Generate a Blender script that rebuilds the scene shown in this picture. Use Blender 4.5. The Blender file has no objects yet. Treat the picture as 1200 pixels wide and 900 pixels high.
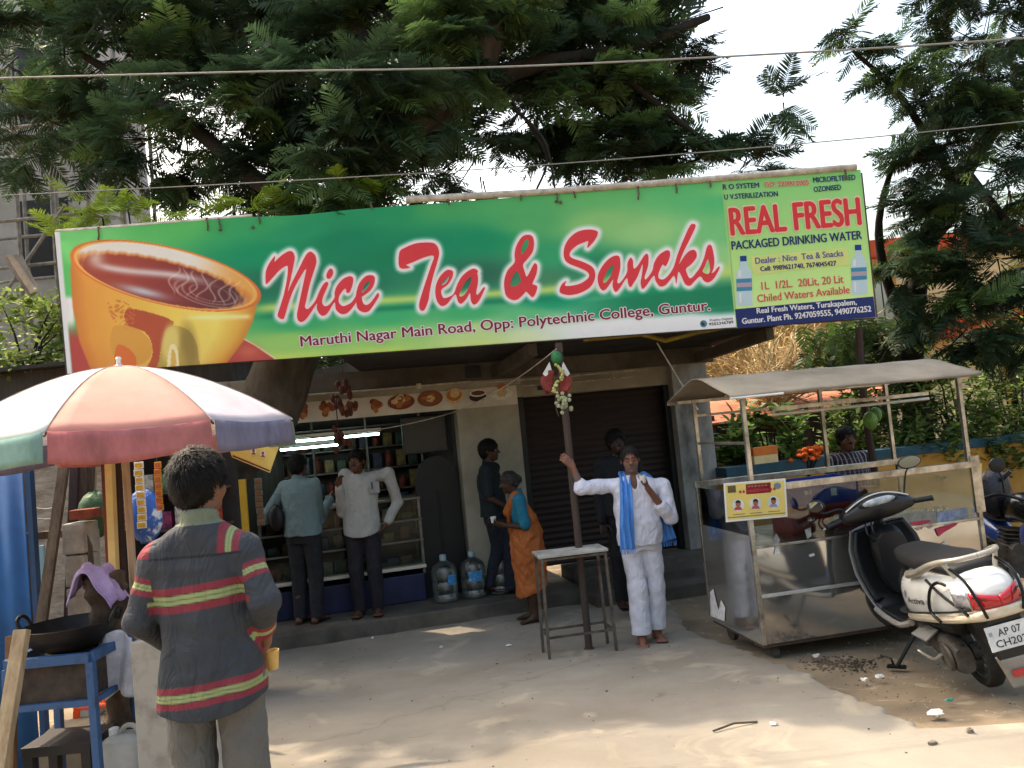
import bpy, bmesh, math, random, mathutils
import numpy as np
R = math.radians
rng = np.random.default_rng(7)
random.seed(7)
SC = bpy.context.scene
COL = SC.collection

# ------------------------------------------------------------------ camera, sky, sun, exposure
CH, FPX, PITCH, ROLL = 1.68, 933.0, R(3.37), R(5.5)
_cd = bpy.data.cameras.new('camera')
_cd.sensor_width = 36.0
_cd.lens = FPX / 1200 * 36
_cd.clip_end = 2000
cam = bpy.data.objects.new('camera', _cd)
COL.objects.link(cam)
cam.location = (0, 0, CH)
cam.rotation_euler = (mathutils.Matrix.Rotation(math.pi / 2 + PITCH, 3, 'X') @ mathutils.Matrix.Rotation(-ROLL, 3, 'Z')).to_euler()
SC.camera = cam

SUN_EL, SUN_AZ = R(54), R(-50)          # azimuth from +Y, clockwise; behind the shop, to the left
world = bpy.data.worlds.new('World')
SC.world = world
world.use_nodes = True
_nt = world.node_tree
_nt.nodes.clear()
_sky = _nt.nodes.new('ShaderNodeTexSky')
_sky.sky_type = 'NISHITA'
_sky.sun_disc = False
_sky.sun_elevation = SUN_EL
_sky.sun_rotation = SUN_AZ
_sky.air_density = 1.6
_sky.dust_density = 8.0
_sky.ozone_density = 0.0
_bg = _nt.nodes.new('ShaderNodeBackground')
_bg.inputs['Strength'].default_value = 0.15
_wo = _nt.nodes.new('ShaderNodeOutputWorld')
_nt.links.new(_sky.outputs[0], _bg.inputs[0])
_nt.links.new(_bg.outputs[0], _wo.inputs[0])
_ld = bpy.data.lights.new('sun', 'SUN')
_ld.energy = 2.0
_ld.angle = R(0.6)
_ld.color = (1.0, 0.83, 0.64)
sun = bpy.data.objects.new('sun', _ld)
COL.objects.link(sun)
_sd = mathutils.Vector((math.sin(SUN_AZ) * math.cos(SUN_EL), math.cos(SUN_AZ) * math.cos(SUN_EL), math.sin(SUN_EL)))
sun.rotation_euler = _sd.to_track_quat('Z', 'Y').to_euler()
sun.location = (0, 0, 30)
SC.view_settings.view_transform = 'Standard'
SC.view_settings.look = 'None'
SC.view_settings.gamma = 1.0
SC.view_settings.exposure = 1.6
SC.render.engine = 'CYCLES'
SC.cycles.max_bounces = 6
SC.cycles.transparent_max_bounces = 8
SC.cycles.use_denoising = True
SC.cycles.caustics_reflective = False
SC.cycles.caustics_refractive = False

# ------------------------------------------------------------------ where a line of sight meets the place
def _rx(a):
    c, s = math.cos(a), math.sin(a)
    return np.array([[1, 0, 0], [0, c, -s], [0, s, c]])
def _rz(a):
    c, s = math.cos(a), math.sin(a)
    return np.array([[c, -s, 0], [s, c, 0], [0, 0, 1]])
CM = _rx(math.pi / 2 + PITCH) @ _rz(-ROLL)
EYE = np.array([0, 0, CH])
def rays(p):
    p = np.atleast_2d(np.asarray(p, float))
    return np.stack([(p[:, 0] - 600) / FPX, (450 - p[:, 1]) / FPX, -np.ones(len(p))], 1) @ CM.T
def at(px, py, Y):
    d = rays((px, py))[0]
    return EYE + d * (Y / d[1])
def atz(px, py, z):
    d = rays((px, py))[0]
    return EYE + d * ((z - CH) / d[2])
def onplane(p, p0, n):
    d = rays(p)
    t = ((np.asarray(p0) - EYE) @ n) / (d @ n)
    return EYE + d * t[:, None]
def topx(P):
    q = (np.atleast_2d(P) - EYE) @ CM
    return np.stack([600 + FPX * q[:, 0] / -q[:, 2], 450 - FPX * q[:, 1] / -q[:, 2]], 1)
def gz(Y):                                   # the ground dips from the road to the shop
    return -0.265 * np.clip((np.asarray(Y, float) - 3.2) / 3.8, 0, 1)

def gpt(px, py):
    z = -0.2
    for _ in range(12):
        p = atz(px, py, z)
        z = float(gz(p[1]))
    return p

# ------------------------------------------------------------------ materials
def lin(h):
    if not isinstance(h, str):
        return tuple(h)
    c = [int(h[i:i + 2], 16) / 255 for i in (0, 2, 4)]
    return tuple(x / 12.92 if x <= 0.04045 else ((x + 0.055) / 1.055) ** 2.4 for x in c)
def linarr(a):
    a = np.asarray(a, float) / 255
    return np.where(a <= 0.04045, a / 12.92, ((a + 0.055) / 1.055) ** 2.4)
MATS = {}
def mat(name, c='808080', rough=0.7, metal=0.0, c2=None, scale=6.0, var=0.25, bump=0.15, bscale=None, spec=0.4,
        emit=0.0, trans=0.0, attr=None, stretch=None, coat=0.0, detail=6.0, alpha=None, rvar=0.12, band=(0.35, 0.65)):
    """A noise-mottled Principled material: c and c2 mixed by fractal noise in object space, finer noise for bump and gloss."""
    if name in MATS:
        return MATS[name]
    m = bpy.data.materials.new(name)
    MATS[name] = m
    m.use_nodes = True
    nt = m.node_tree
    N, L = nt.nodes, nt.links
    b = N['Principled BSDF']
    b.inputs['Roughness'].default_value = rough
    b.inputs['Metallic'].default_value = metal
    b.inputs['Specular IOR Level'].default_value = spec
    b.inputs['Coat Weight'].default_value = coat
    b.inputs['Coat Roughness'].default_value = 0.08
    c = lin(c)
    c2 = lin(c2) if c2 is not None else tuple(x * (1 - var) for x in c)
    tc = N.new('ShaderNodeTexCoord')
    mp = N.new('ShaderNodeMapping')
    L.new(tc.outputs['Object'], mp.inputs[0])
    if stretch:
        mp.inputs['Scale'].default_value = stretch
    n1 = N.new('ShaderNodeTexNoise')
    n1.inputs['Scale'].default_value = scale
    n1.inputs['Detail'].default_value = detail
    n1.inputs['Roughness'].default_value = 0.65
    L.new(mp.outputs[0], n1.inputs['Vector'])
    rp = N.new('ShaderNodeMapRange')
    rp.inputs[1].default_value, rp.inputs[2].default_value = band
    L.new(n1.outputs['Fac'], rp.inputs[0])
    mx = N.new('ShaderNodeMix')
    mx.data_type = 'RGBA'
    L.new(rp.outputs[0], mx.inputs['Factor'])
    if attr:
        at_ = N.new('ShaderNodeVertexColor')
        at_.layer_name = attr
        hs = N.new('ShaderNodeHueSaturation')
        hs.inputs['Value'].default_value = 1 - var
        L.new(at_.outputs[0], hs.inputs['Color'])
        L.new(at_.outputs[0], mx.inputs['A'])
        L.new(hs.outputs[0], mx.inputs['B'])
    else:
        mx.inputs['A'].default_value = (*c, 1)
        mx.inputs['B'].default_value = (*c2, 1)
    L.new(mx.outputs['Result'], b.inputs['Base Color'])
    n2 = N.new('ShaderNodeTexNoise')
    n2.inputs['Scale'].default_value = bscale or scale * 6
    n2.inputs['Detail'].default_value = 4
    L.new(mp.outputs[0], n2.inputs['Vector'])
    if bump:
        bp = N.new('ShaderNodeBump')
        bp.inputs['Strength'].default_value = bump
        bp.inputs['Distance'].default_value = 0.01
        L.new(n2.outputs['Fac'], bp.inputs['Height'])
        L.new(bp.outputs[0], b.inputs['Normal'])
    if rvar:
        rr = N.new('ShaderNodeMapRange')
        rr.inputs[3].default_value = max(0.02, rough - rvar)
        rr.inputs[4].default_value = min(1.0, rough + rvar)
        L.new(n1.outputs['Fac'], rr.inputs[0])
        L.new(rr.outputs[0], b.inputs['Roughness'])
    if emit:
        b.inputs['Emission Color'].default_value = (*c, 1)
        b.inputs['Emission Strength'].default_value = emit
    if trans:                                    # thin cloth, leaf or flex that lets light through
        out = N['Material Output']
        tr = N.new('ShaderNodeBsdfTranslucent')
        L.new(mx.outputs['Result'], tr.inputs['Color'])
        ms = N.new('ShaderNodeMixShader')
        ms.inputs[0].default_value = trans
        L.new(b.outputs[0], ms.inputs[1])
        L.new(tr.outputs[0], ms.inputs[2])
        L.new(ms.outputs[0], out.inputs[0])
    return m
def glass(name, tint='e8efe9', rough=0.03, clear=0.8, ior=1.5):
    """Thin pane: mostly clear, with a real mirror-like sheen at glancing angles."""
    if name in MATS:
        return MATS[name]
    m = bpy.data.materials.new(name)
    MATS[name] = m
    m.use_nodes = True
    N, L = m.node_tree.nodes, m.node_tree.links
    N.clear()
    out = N.new('ShaderNodeOutputMaterial')
    tr = N.new('ShaderNodeBsdfTransparent')
    tr.inputs[0].default_value = (*lin(tint), 1)
    gl = N.new('ShaderNodeBsdfGlossy')
    gl.inputs['Roughness'].default_value = rough
    fr = N.new('ShaderNodeFresnel')
    fr.inputs[0].default_value = ior
    mr = N.new('ShaderNodeMapRange')
    mr.inputs[1].default_value, mr.inputs[2].default_value = 0.0, 1.0
    mr.inputs[3].default_value, mr.inputs[4].default_value = max(0.0, 0.9 - clear), 1.0
    L.new(fr.outputs[0], mr.inputs[0])
    ms = N.new('ShaderNodeMixShader')
    L.new(mr.outputs[0], ms.inputs[0])
    L.new(tr.outputs[0], ms.inputs[1])
    L.new(gl.outputs[0], ms.inputs[2])
    L.new(ms.outputs[0], out.inputs[0])
    return m

# ------------------------------------------------------------------ objects
def tag(o, label=None, cat=None, group=None, kind=None):
    if label:
        o['label'] = label
        if len(label.split()) > 16: print('LONG', len(label.split()), label)
    if cat: o['category'] = cat
    if group: o['group'] = group
    if kind: o['kind'] = kind
    return o
def thing(name, label, cat, loc, group=None):
    o = bpy.data.objects.new(name, None)
    o.empty_display_size = 0.1
    COL.objects.link(o)
    o.location = tuple(float(v) for v in loc)
    return tag(o, label, cat, group)
def wloc(o):
    v = mathutils.Vector((0, 0, 0))
    while o is not None:
        v = v + o.location
        o = o.parent
    return v
def link(name, me, m=None, parent=None, smooth=False):
    """Links mesh data given in world coordinates, as a child of parent or with its origin at its own base."""
    if m is not None and not me.materials:
        me.materials.append(m)
    if smooth:
        me.polygons.foreach_set('use_smooth', np.ones(len(me.polygons), bool))
    o = bpy.data.objects.new(name, me)
    COL.objects.link(o)
    n = len(me.vertices)
    v = np.empty(n * 3, np.float32)
    me.vertices.foreach_get('co', v)
    v = v.reshape(-1, 3)
    if parent is not None:
        o.parent = parent
        pw = wloc(parent)
        off = np.array(pw)
        if parent.type == 'EMPTY' or True:
            v = v - off
    else:
        off = np.array([(v[:, 0].min() + v[:, 0].max()) / 2, (v[:, 1].min() + v[:, 1].max()) / 2, v[:, 2].min()])
        v = v - off
        o.location = tuple(float(x) for x in off)
    me.vertices.foreach_set('co', v.astype(np.float32).ravel())
    me.update()
    return o
def mesh_np(name, V, Q, col=None, tris=False):
    """A mesh from numpy vertices and quads (or tris), with an optional colour per vertex."""
    V = np.asarray(V, np.float32)
    Q = np.asarray(Q, np.int32)
    me = bpy.data.meshes.new(name)
    me.vertices.add(len(V))
    me.vertices.foreach_set('co', V.ravel())
    k = Q.shape[1]
    me.loops.add(Q.size)
    me.loops.foreach_set('vertex_index', Q.ravel())
    me.polygons.add(len(Q))
    me.polygons.foreach_set('loop_start', np.arange(len(Q), dtype=np.int32) * k)
    me.polygons.foreach_set('loop_total', np.full(len(Q), k, np.int32))
    me.update(calc_edges=True)
    if col is not None:
        a = me.color_attributes.new('Col', 'FLOAT_COLOR', 'POINT')
        c = np.ones((len(V), 4), np.float32)
        c[:, :3] = col
        a.data.foreach_set('color', c.ravel())
    return me
def nrm(v):
    v = np.asarray(v, float)
    return v / (np.linalg.norm(v) + 1e-12)
def frame(d, up=(0, 0, 1)):
    d = nrm(d)
    s = np.cross(d, up)
    if np.linalg.norm(s) < 1e-4:
        s = np.cross(d, (0, 1, 0))
    s = nrm(s)
    return d, s, np.cross(s, d)
class MB:
    """Collects shapes in world coordinates and links them as one mesh."""
    def __init__(self):
        self.v, self.f, self.mi = [], [], []
        self.cur = 0
    def add(self, V, F):
        b = len(self.v)
        self.v += [tuple(float(x) for x in p) for p in V]
        self.f += [tuple(i + b for i in f) for f in F]
        self.mi += [self.cur] * len(F)
        return self
    def hexa(self, P):                      # 8 corners: bottom 4 ccw, top 4 ccw
        return self.add(P, [(0, 3, 2, 1), (4, 5, 6, 7), (0, 1, 5, 4), (1, 2, 6, 5), (2, 3, 7, 6), (3, 0, 4, 7)])
    def box(self, c, s, yaw=0.0, ax=None):
        c = np.asarray(c, float)
        if ax is None:
            ux, uy, uz = np.array([math.cos(yaw), math.sin(yaw), 0]), np.array([-math.sin(yaw), math.cos(yaw), 0]), np.array([0, 0, 1.])
        else:
            ux, uy, uz = [np.asarray(a, float) for a in ax]
        P = [c + ux * s[0] / 2 * i + uy * s[1] / 2 * j + uz * s[2] / 2 * k for k in (-1, 1) for i, j in ((-1, -1), (1, -1), (1, 1), (-1, 1))]
        return self.hexa(P)
    def bar(self, a, b, w, h=None, up=(0, 0, 1)):
        a, b = np.asarray(a, float), np.asarray(b, float)
        d, s, u = frame(b - a, up)
        return self.box((a + b) / 2, (np.linalg.norm(b - a), w, h or w), ax=(d, s, u))
    def tube(self, pts, r, n=8, cap=True, close=False):
        pts = [np.asarray(p, float) for p in pts]
        m = len(pts)
        r = [r] * m if np.isscalar(r) else list(r)
        V, F = [], []
        prev = None
        for i, p in enumerate(pts):
            if close:
                d = pts[(i + 1) % m] - pts[i - 1]
            else:
                d = pts[min(i + 1, m - 1)] - pts[max(i - 1, 0)]
            d = nrm(d)
            if prev is None:
                _, s, u = frame(d)
            else:
                s = nrm(prev - d * (prev @ d))
                u = np.cross(s, d)
            prev = s
            for k in range(n):
                a = 2 * math.pi * k / n
                V.append(p + (s * math.cos(a) + u * math.sin(a)) * r[i])
        last = m if close else m - 1
        for i in range(last):
            for k in range(n):
                a, b = i * n + k, i * n + (k + 1) % n
                c, d_ = ((i + 1) % m) * n + (k + 1) % n, ((i + 1) % m) * n + k
                F.append((a, b, c, d_))
        if cap and not close:
            F.append(tuple(range(n))[::-1])
            F.append(tuple((m - 1) * n + k for k in range(n)))
        return self.add(V, F)
    def lathe(self, o, prof, n=20, ax=None, cap=True):
        """prof: (radius, height) pairs along the axis ax from o."""
        o = np.asarray(o, float)
        d = nrm(ax if ax is not None else (0, 0, 1))
        _, s, u = frame(d, (0, 1, 0) if abs(d[2]) > 0.9 else (0, 0, 1))
        V, F = [], []
        for (r, h) in prof:
            for k in range(n):
                a = 2 * math.pi * k / n
                V.append(o + d * h + (s * math.cos(a) + u * math.sin(a)) * r)
        for i in range(len(prof) - 1):
            for k in range(n):
                F.append((i * n + k, i * n + (k + 1) % n, (i + 1) * n + (k + 1) % n, (i + 1) * n + k))
        if cap:
            F.append(tuple(range(n))[::-1])
            F.append(tuple((len(prof) - 1) * n + k for k in range(n)))
        return self.add(V, F)
    def prism(self, poly, d):
        """A flat outline (3D points) pushed along d."""
        P = [np.asarray(p, float) for p in poly]
        n = len(P)
        d = np.asarray(d, float)
        V = P + [p + d for p in P]
        F = [tuple(range(n))[::-1], tuple(range(n, 2 * n))] + [(i, (i + 1) % n, n + (i + 1) % n, n + i) for i in range(n)]
        return self.add(V, F)
    def blob(self, c, r, n=10, m=7, noise=0.0, ax=None):
        c = np.asarray(c, float)
        r = np.asarray(r if not np.isscalar(r) else (r, r, r), float)
        V, F = [], []
        for i in range(m + 1):
            t = math.pi * i / m
            for k in range(n):
                a = 2 * math.pi * k / n
                p = np.array([math.sin(t) * math.cos(a), math.sin(t) * math.sin(a), math.cos(t)]) * r * (1 + noise * rng.normal())
                if ax is not None:
                    p = ax[0] * p[0] + ax[1] * p[1] + ax[2] * p[2]
                V.append(c + p)
        for i in range(m):
            for k in range(n):
                F.append((i * n + k, (i + 1) * n + k, (i + 1) * n + (k + 1) % n, i * n + (k + 1) % n))
        return self.add(V, F)
    def grid(self, P, closed=False):
        """P: rows of 3D points."""
        P = np.asarray(P, float)
        a, b = P.shape[:2]
        F = []
        for i in range(a - 1):
            for k in range(b if closed else b - 1):
                F.append((i * b + k, i * b + (k + 1) % b, (i + 1) * b + (k + 1) % b, (i + 1) * b + k))
        return self.add(P.reshape(-1, 3), F)
    def loft(self, rings, cap=True):
        P = np.asarray(rings, float)
        self.grid(P, True)
        if cap:
            a, b = P.shape[:2]
            base = len(self.v) - a * b
            self.f += [tuple(base + k for k in range(b))[::-1], tuple(base + (a - 1) * b + k for k in range(b))]
            self.mi += [self.cur] * 2
        return self
    def mesh(self, name):
        me = bpy.data.meshes.new(name)
        me.from_pydata(self.v, [], self.f)
        if any(self.mi):
            me.polygons.foreach_set('material_index', self.mi)
        me.update()
        return me
    def build(self, name, m, parent=None, smooth=False, bevel=0.0, fix=True, solid=0.0):
        me = self.mesh(name)
        ms = m if isinstance(m, (list, tuple)) else [m]
        for x in ms:
            me.materials.append(x)
        if fix or bevel:
            bm = bmesh.new()
            bm.from_mesh(me)
            bmesh.ops.recalc_face_normals(bm, faces=bm.faces)
            if bevel:
                bmesh.ops.bevel(bm, geom=[e for e in bm.edges if len(e.link_faces) == 2 and e.calc_face_angle(0) > 0.6], offset=bevel, segments=2, affect='EDGES', profile=0.6, clamp_overlap=True)
            bm.to_mesh(me)
            bm.free()
        o = link(name, me, None, parent, smooth)
        if smooth:
            try:
                me.set_sharp_from_angle(angle=R(40))
            except Exception:
                pass
        if solid:
            md = o.modifiers.new('solid', 'SOLIDIFY')
            md.thickness = solid
        return o
def cp_tree(o, parent=None):
    c = o.copy()
    COL.objects.link(c)
    c.parent = parent
    for ch in list(o.children):
        cp_tree(ch, c)
    return c
def crom(P, k=3, closed=True):
    P = np.asarray(P, float)
    n = len(P)
    out = []
    for i in range(n if closed else n - 1):
        g = lambda j: P[j % n] if closed else P[min(max(j, 0), n - 1)]
        a, b, c, d = g(i - 1), g(i), g(i + 1), g(i + 2)
        for t in np.arange(k) / k:
            out.append(0.5 * (2 * b + (c - a) * t + (2 * a - 5 * b + 4 * c - d) * t * t + (3 * b - a - 3 * c + d) * t ** 3))
    if not closed:
        out.append(P[-1])
    return np.array(out)
def sag(a, b, s, n=16):
    a, b = np.asarray(a, float), np.asarray(b, float)
    return [a + (b - a) * t - np.array([0, 0, 4 * s * t * (1 - t)]) for t in np.linspace(0, 1, n)]

# lettering: glyph outlines as flat meshes laid on a plane, placed by two baseline points and the cap height
def curve_mesh(cu):
    o = bpy.data.objects.new('tmp', cu)
    COL.objects.link(o)
    dg = bpy.context.evaluated_depsgraph_get()
    me = bpy.data.meshes.new_from_object(o.evaluated_get(dg))
    bpy.data.objects.remove(o)
    V = np.array([v.co[:2] for v in me.vertices]).reshape(-1, 2)
    Fs = [tuple(p.vertices) for p in me.polygons]
    bpy.data.meshes.remove(me)
    bpy.data.curves.remove(cu)
    return V, Fs
def glyphs(s, bold=0.0, res=3):
    cu = bpy.data.curves.new('txt', 'FONT')
    cu.body = s
    cu.offset = bold
    cu.resolution_u = res
    return curve_mesh(cu)
def outline_mesh(loops):
    cu = bpy.data.curves.new('outl', 'CURVE')
    cu.dimensions = '2D'
    cu.fill_mode = 'BOTH'
    for lp in loops:
        sp = cu.splines.new('POLY')
        sp.points.add(len(lp) - 1)
        for p, q in zip(sp.points, lp):
            p.co = (q[0], q[1], 0, 1)
        sp.use_cyclic_u = True
    return curve_mesh(cu)
class Plane:
    """A flat face of something in the place; pix() finds the point of it that a line of sight meets, lifted off it by e."""
    def __init__(self, p0, n):
        self.p0, self.n = np.asarray(p0, float), nrm(n)
        if (EYE - self.p0) @ self.n < 0:
            self.n = -self.n
    def pix(self, P, e=0.0):
        return onplane(P, self.p0 + self.n * e, self.n)
    def poly(self, mb, P, e=0.002):
        V = self.pix(P, e)
        mb.add(V, [tuple(range(len(V)))])
        return mb
    def text(self, mb, s, a, b, h, e=0.002, bold=0.0, res=3, lean=(-0.096, -0.995), halo=False):
        """bold: stroke weight added all round, as a fraction of the cap height (copies side by side, each a hair above the last)."""
        V, Fs = glyphs(s, 0.0, res)
        x0, x1 = V[:, 0].min(), V[:, 0].max()
        a, b, ln = np.array(a, float), np.array(b, float), np.array(lean)
        ux = (b - a) / np.linalg.norm(b - a)
        U = a + (b - a) * ((V[:, :1] - x0) / (x1 - x0)) + ln * (V[:, 1:2] / 0.727 * h)
        w = bold * h
        if halo: sh = [(math.cos(t) * w, math.sin(t) * w) for t in np.arange(10) * math.pi / 5]
        elif bold: sh = [(-w, 0), (w, 0), (0, w * .6), (0, -w * .6), (0, 0)]
        else: sh = [(0, 0)]
        for i, (dx, dy) in enumerate(sh):
            mb.add(self.pix(U + ux * dx + ln * dy, e + i * .00012), Fs)
        return mb

# ------------------------------------------------------------------ implicit bodies and cloth, meshed with surface nets
class SDF:
    def __init__(self, lo, hi, h):
        self.lo = np.asarray(lo, np.float32)
        self.h = np.float32(h)
        self.n = np.ceil((np.asarray(hi) - np.asarray(lo)) / h).astype(int) + 1
        self.f = np.full(self.n, 0.09, np.float32)
    def _sub(self, lo, hi):
        i0 = np.clip(np.floor((np.asarray(lo) - self.lo) / self.h).astype(int), 0, self.n)
        i1 = np.clip(np.ceil((np.asarray(hi) - self.lo) / self.h).astype(int) + 1, 0, self.n)
        if (i1 <= i0).any():
            return None, None
        ax = [self.lo[k] + self.h * np.arange(i0[k], i1[k], dtype=np.float32) for k in range(3)]
        X, Y, Z = ax[0][:, None, None], ax[1][None, :, None], ax[2][None, None, :]
        return tuple(slice(a, b) for a, b in zip(i0, i1)), (X, Y, Z)
    def put(self, fn, lo, hi, k=0.03, mode='u'):
        m = 0.1
        sl, P = self._sub(np.asarray(lo) - m, np.asarray(hi) + m)
        if sl is None:
            return self
        d = fn(*P)
        f = self.f[sl]
        if mode == 's':                        # carve d out of f
            hh = np.clip(0.5 + 0.5 * (d + f) / max(k, 1e-6), 0, 1)
            self.f[sl] = -(d * (1 - hh) - f * hh - k * hh * (1 - hh)) if k > 0 else np.maximum(f, -d)
            return self
        if k > 0:
            hh = np.clip(0.5 + 0.5 * (d - f) / k, 0, 1)
            self.f[sl] = d * (1 - hh) + f * hh - k * hh * (1 - hh)
        else:
            self.f[sl] = np.minimum(f, d)
        return self
    def cone(self, a, b, r1, r2, k=0.03, mode='u', flat=None):
        a, b = np.asarray(a, np.float32), np.asarray(b, np.float32)
        ba = b - a
        L = max(float(ba @ ba), 1e-9)
        def fn(X, Y, Z):
            x, y, z = X - a[0], Y - a[1], Z - a[2]
            t = np.clip((x * ba[0] + y * ba[1] + z * ba[2]) / L, 0, 1)
            x, y, z = x - t * ba[0], y - t * ba[1], z - t * ba[2]
            if flat is not None:               # squash along flat (unit vector) by factor
                w, q = flat
                s = (x * w[0] + y * w[1] + z * w[2])
                return np.sqrt(np.maximum(x * x + y * y + z * z - s * s, 0) + (s * q) ** 2) - (r1 + (r2 - r1) * t)
            return np.sqrt(x * x + y * y + z * z) - (r1 + (r2 - r1) * t)
        r = max(r1, r2)
        return self.put(fn, np.minimum(a, b) - r, np.maximum(a, b) + r, k, mode)
    def ell(self, c, r, k=0.02, mode='u', M=None):
        c = np.asarray(c, np.float32)
        r = np.asarray(r, np.float32)
        def fn(X, Y, Z):
            x, y, z = X - c[0], Y - c[1], Z - c[2]
            if M is not None:
                x, y, z = [x * M[0, i] + y * M[1, i] + z * M[2, i] for i in range(3)]
            k0 = np.sqrt((x / r[0]) ** 2 + (y / r[1]) ** 2 + (z / r[2]) ** 2)
            k1 = np.sqrt((x / r[0] ** 2) ** 2 + (y / r[1] ** 2) ** 2 + (z / r[2] ** 2) ** 2)
            return k0 * (k0 - 1) / np.maximum(k1, 1e-6)
        m = float(r.max())
        return self.put(fn, c - m, c + m, k, mode)
    def loft(self, T, k=0.03, mode='u', p=2.0):
        """T rows: z, cx, cy, half width, half depth."""
        T = np.asarray(sorted(T), np.float32)
        z0, z1 = T[0, 0], T[-1, 0]
        def fn(X, Y, Z):
            g = [np.interp(Z.ravel(), T[:, 0], T[:, i]).astype(np.float32).reshape(Z.shape) for i in range(1, 5)]
            x, y = np.abs(X - g[0]) / g[2], np.abs(Y - g[1]) / g[3]
            d = ((x ** p + y ** p) ** (1 / p) - 1) * np.minimum(g[2], g[3])
            return np.maximum(d, np.maximum(z0 - Z, Z - z1))
        lo = [(T[:, 1] - T[:, 3]).min(), (T[:, 2] - T[:, 4]).min(), z0]
        hi = [(T[:, 1] + T[:, 3]).max(), (T[:, 2] + T[:, 4]).max(), z1]
        return self.put(fn, lo, hi, k, mode)
    def half(self, p, n, keep=True):
        """Keeps the side of the plane that n points to."""
        p, n = np.asarray(p, np.float32), nrm(n).astype(np.float32)
        sl, (X, Y, Z) = self._sub(self.lo, self.lo + self.h * (self.n - 1))
        d = -((X - p[0]) * n[0] + (Y - p[1]) * n[1] + (Z - p[2]) * n[2])
        self.f[sl] = np.maximum(self.f[sl], d)
        return self
    def wave(self, amp, terms, seed=0):
        """Folds: sums of slow sines, amplitude in metres."""
        r = np.random.default_rng(seed)
        sl, (X, Y, Z) = self._sub(self.lo, self.lo + self.h * (self.n - 1))
        w = 0
        for (fx, fy, fz, a) in terms:
            ph = r.uniform(0, 6.28)
            w = w + a * np.sin(fx * X + fy * Y + fz * Z + ph + 1.3 * np.sin(3.1 * fy * 0.3 * Z + 5 * X + ph))
        self.f = (self.f + amp * w).astype(np.float32)
        return self
    def mesh(self, name, colfn=None, relax=1):
        f = self.f
        s = f < 0
        c = np.zeros(tuple(np.array(f.shape) - 1), np.int8)
        off = [(i, j, k) for i in (0, 1) for j in (0, 1) for k in (0, 1)]
        n = f.shape
        cut = lambda A, o: A[o[0]:n[0] - 1 + o[0], o[1]:n[1] - 1 + o[1], o[2]:n[2] - 1 + o[2]]
        for o in off:
            c += cut(s, o)
        act = (c > 0) & (c < 8)
        I, J, K = np.nonzero(act)
        idx = np.full(act.shape, -1, np.int32)
        idx[I, J, K] = np.arange(len(I))
        val = {o: f[I + o[0], J + o[1], K + o[2]] for o in off}
        acc = np.zeros((len(I), 3), np.float32)
        cnt = np.zeros(len(I), np.float32)
        for a in off:
            for ax in range(3):
                if a[ax]:
                    continue
                b = tuple(v + (1 if q == ax else 0) for q, v in enumerate(a))
                fa, fb = val[a], val[b]
                x = (fa < 0) != (fb < 0)
                t = np.where(x, fa / np.where(x, fa - fb, 1), 0)
                p = np.array(a, np.float32)[None, :].repeat(len(I), 0)
                p[:, ax] += t
                acc += p * x[:, None]
                cnt += x
        V = (np.stack([I, J, K], 1) + acc / cnt[:, None]) * self.h + self.lo
        Qs = []
        for ax in range(3):
            sl0 = [slice(None)] * 3
            sl1 = [slice(None)] * 3
            sl0[ax], sl1[ax] = slice(0, -1), slice(1, None)
            e = s[tuple(sl0)] != s[tuple(sl1)]
            u, w = (ax + 1) % 3, (ax + 2) % 3
            G = np.stack(np.nonzero(e), 1)
            G = G[(G[:, u] > 0) & (G[:, w] > 0) & (G[:, u] < n[u] - 1) & (G[:, w] < n[w] - 1)]
            if not len(G):
                continue
            def cell(du, dw):
                H = G.copy()
                H[:, u] += du
                H[:, w] += dw
                return idx[H[:, 0], H[:, 1], H[:, 2]]
            q = np.stack([cell(-1, -1), cell(0, -1), cell(0, 0), cell(-1, 0)], 1)
            ins = s[G[:, 0], G[:, 1], G[:, 2]]
            q[~ins] = q[~ins][:, ::-1]
            Qs.append(q)
        Q = np.concatenate(Qs)
        Q = Q[(Q >= 0).all(1)]
        for _ in range(relax):                    # light smoothing takes the grid's steps out
            A = np.zeros_like(V)
            w = np.zeros(len(V), np.float32)
            for i in range(4):
                np.add.at(A, Q[:, i], V[Q[:, (i + 1) % 4]])
                np.add.at(w, Q[:, i], 1)
                np.add.at(A, Q[:, i], V[Q[:, (i - 1) % 4]])
                np.add.at(w, Q[:, i], 1)
            V = (0.5 * V + 0.5 * A / np.maximum(w, 1)[:, None]).astype(np.float32)
        col = colfn(V) if colfn is not None else None
        return V, Q, col
# ================================================================== SETTING: ground, apron, shop, wall, houses behind
M_dirt = mat('dirt', '8a7a62', 0.95, c2='706350', scale=1.3, bump=0.5, bscale=45)
M_conc = mat('apron concrete', '908a7d', 0.9, c2='7a7368', scale=0.9, bump=0.25, bscale=60, band=(0.3, 0.7), detail=9)
M_cem = mat('bare cement', '635e54', 0.9, c2='453f38', scale=2.2, bump=0.35, bscale=40)
M_wall = mat('dull white paint', 'a09a8a', 0.8, c2='7d776a', scale=1.6, bump=0.1, bscale=30, band=(0.45, 0.75))
M_pil = mat('stained pillar paint', '9a9a96', 0.85, c2='4e4e4b', scale=2.6, bump=0.2, stretch=(1, 1, 0.5), band=(0.42, 0.7))
M_mottle = mat('dark mottle', '3a3835', 0.9, c2='201f1d', scale=2, bump=0.3)  # dark mottled base colour
M_shut = mat('brown shutter paint', '2c1c19', 0.65, c2='1d1312', scale=3, bump=0.1, stretch=(0.4, 0.4, 3))
M_dark = mat('dark paint', '1b1b1c', 0.55, c2='101011')
M_steel = mat('worn steel', 'b9b6b0', 0.3, 1.0, c2='8f8c86', scale=5, bump=0.05, rvar=0.15)
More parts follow.
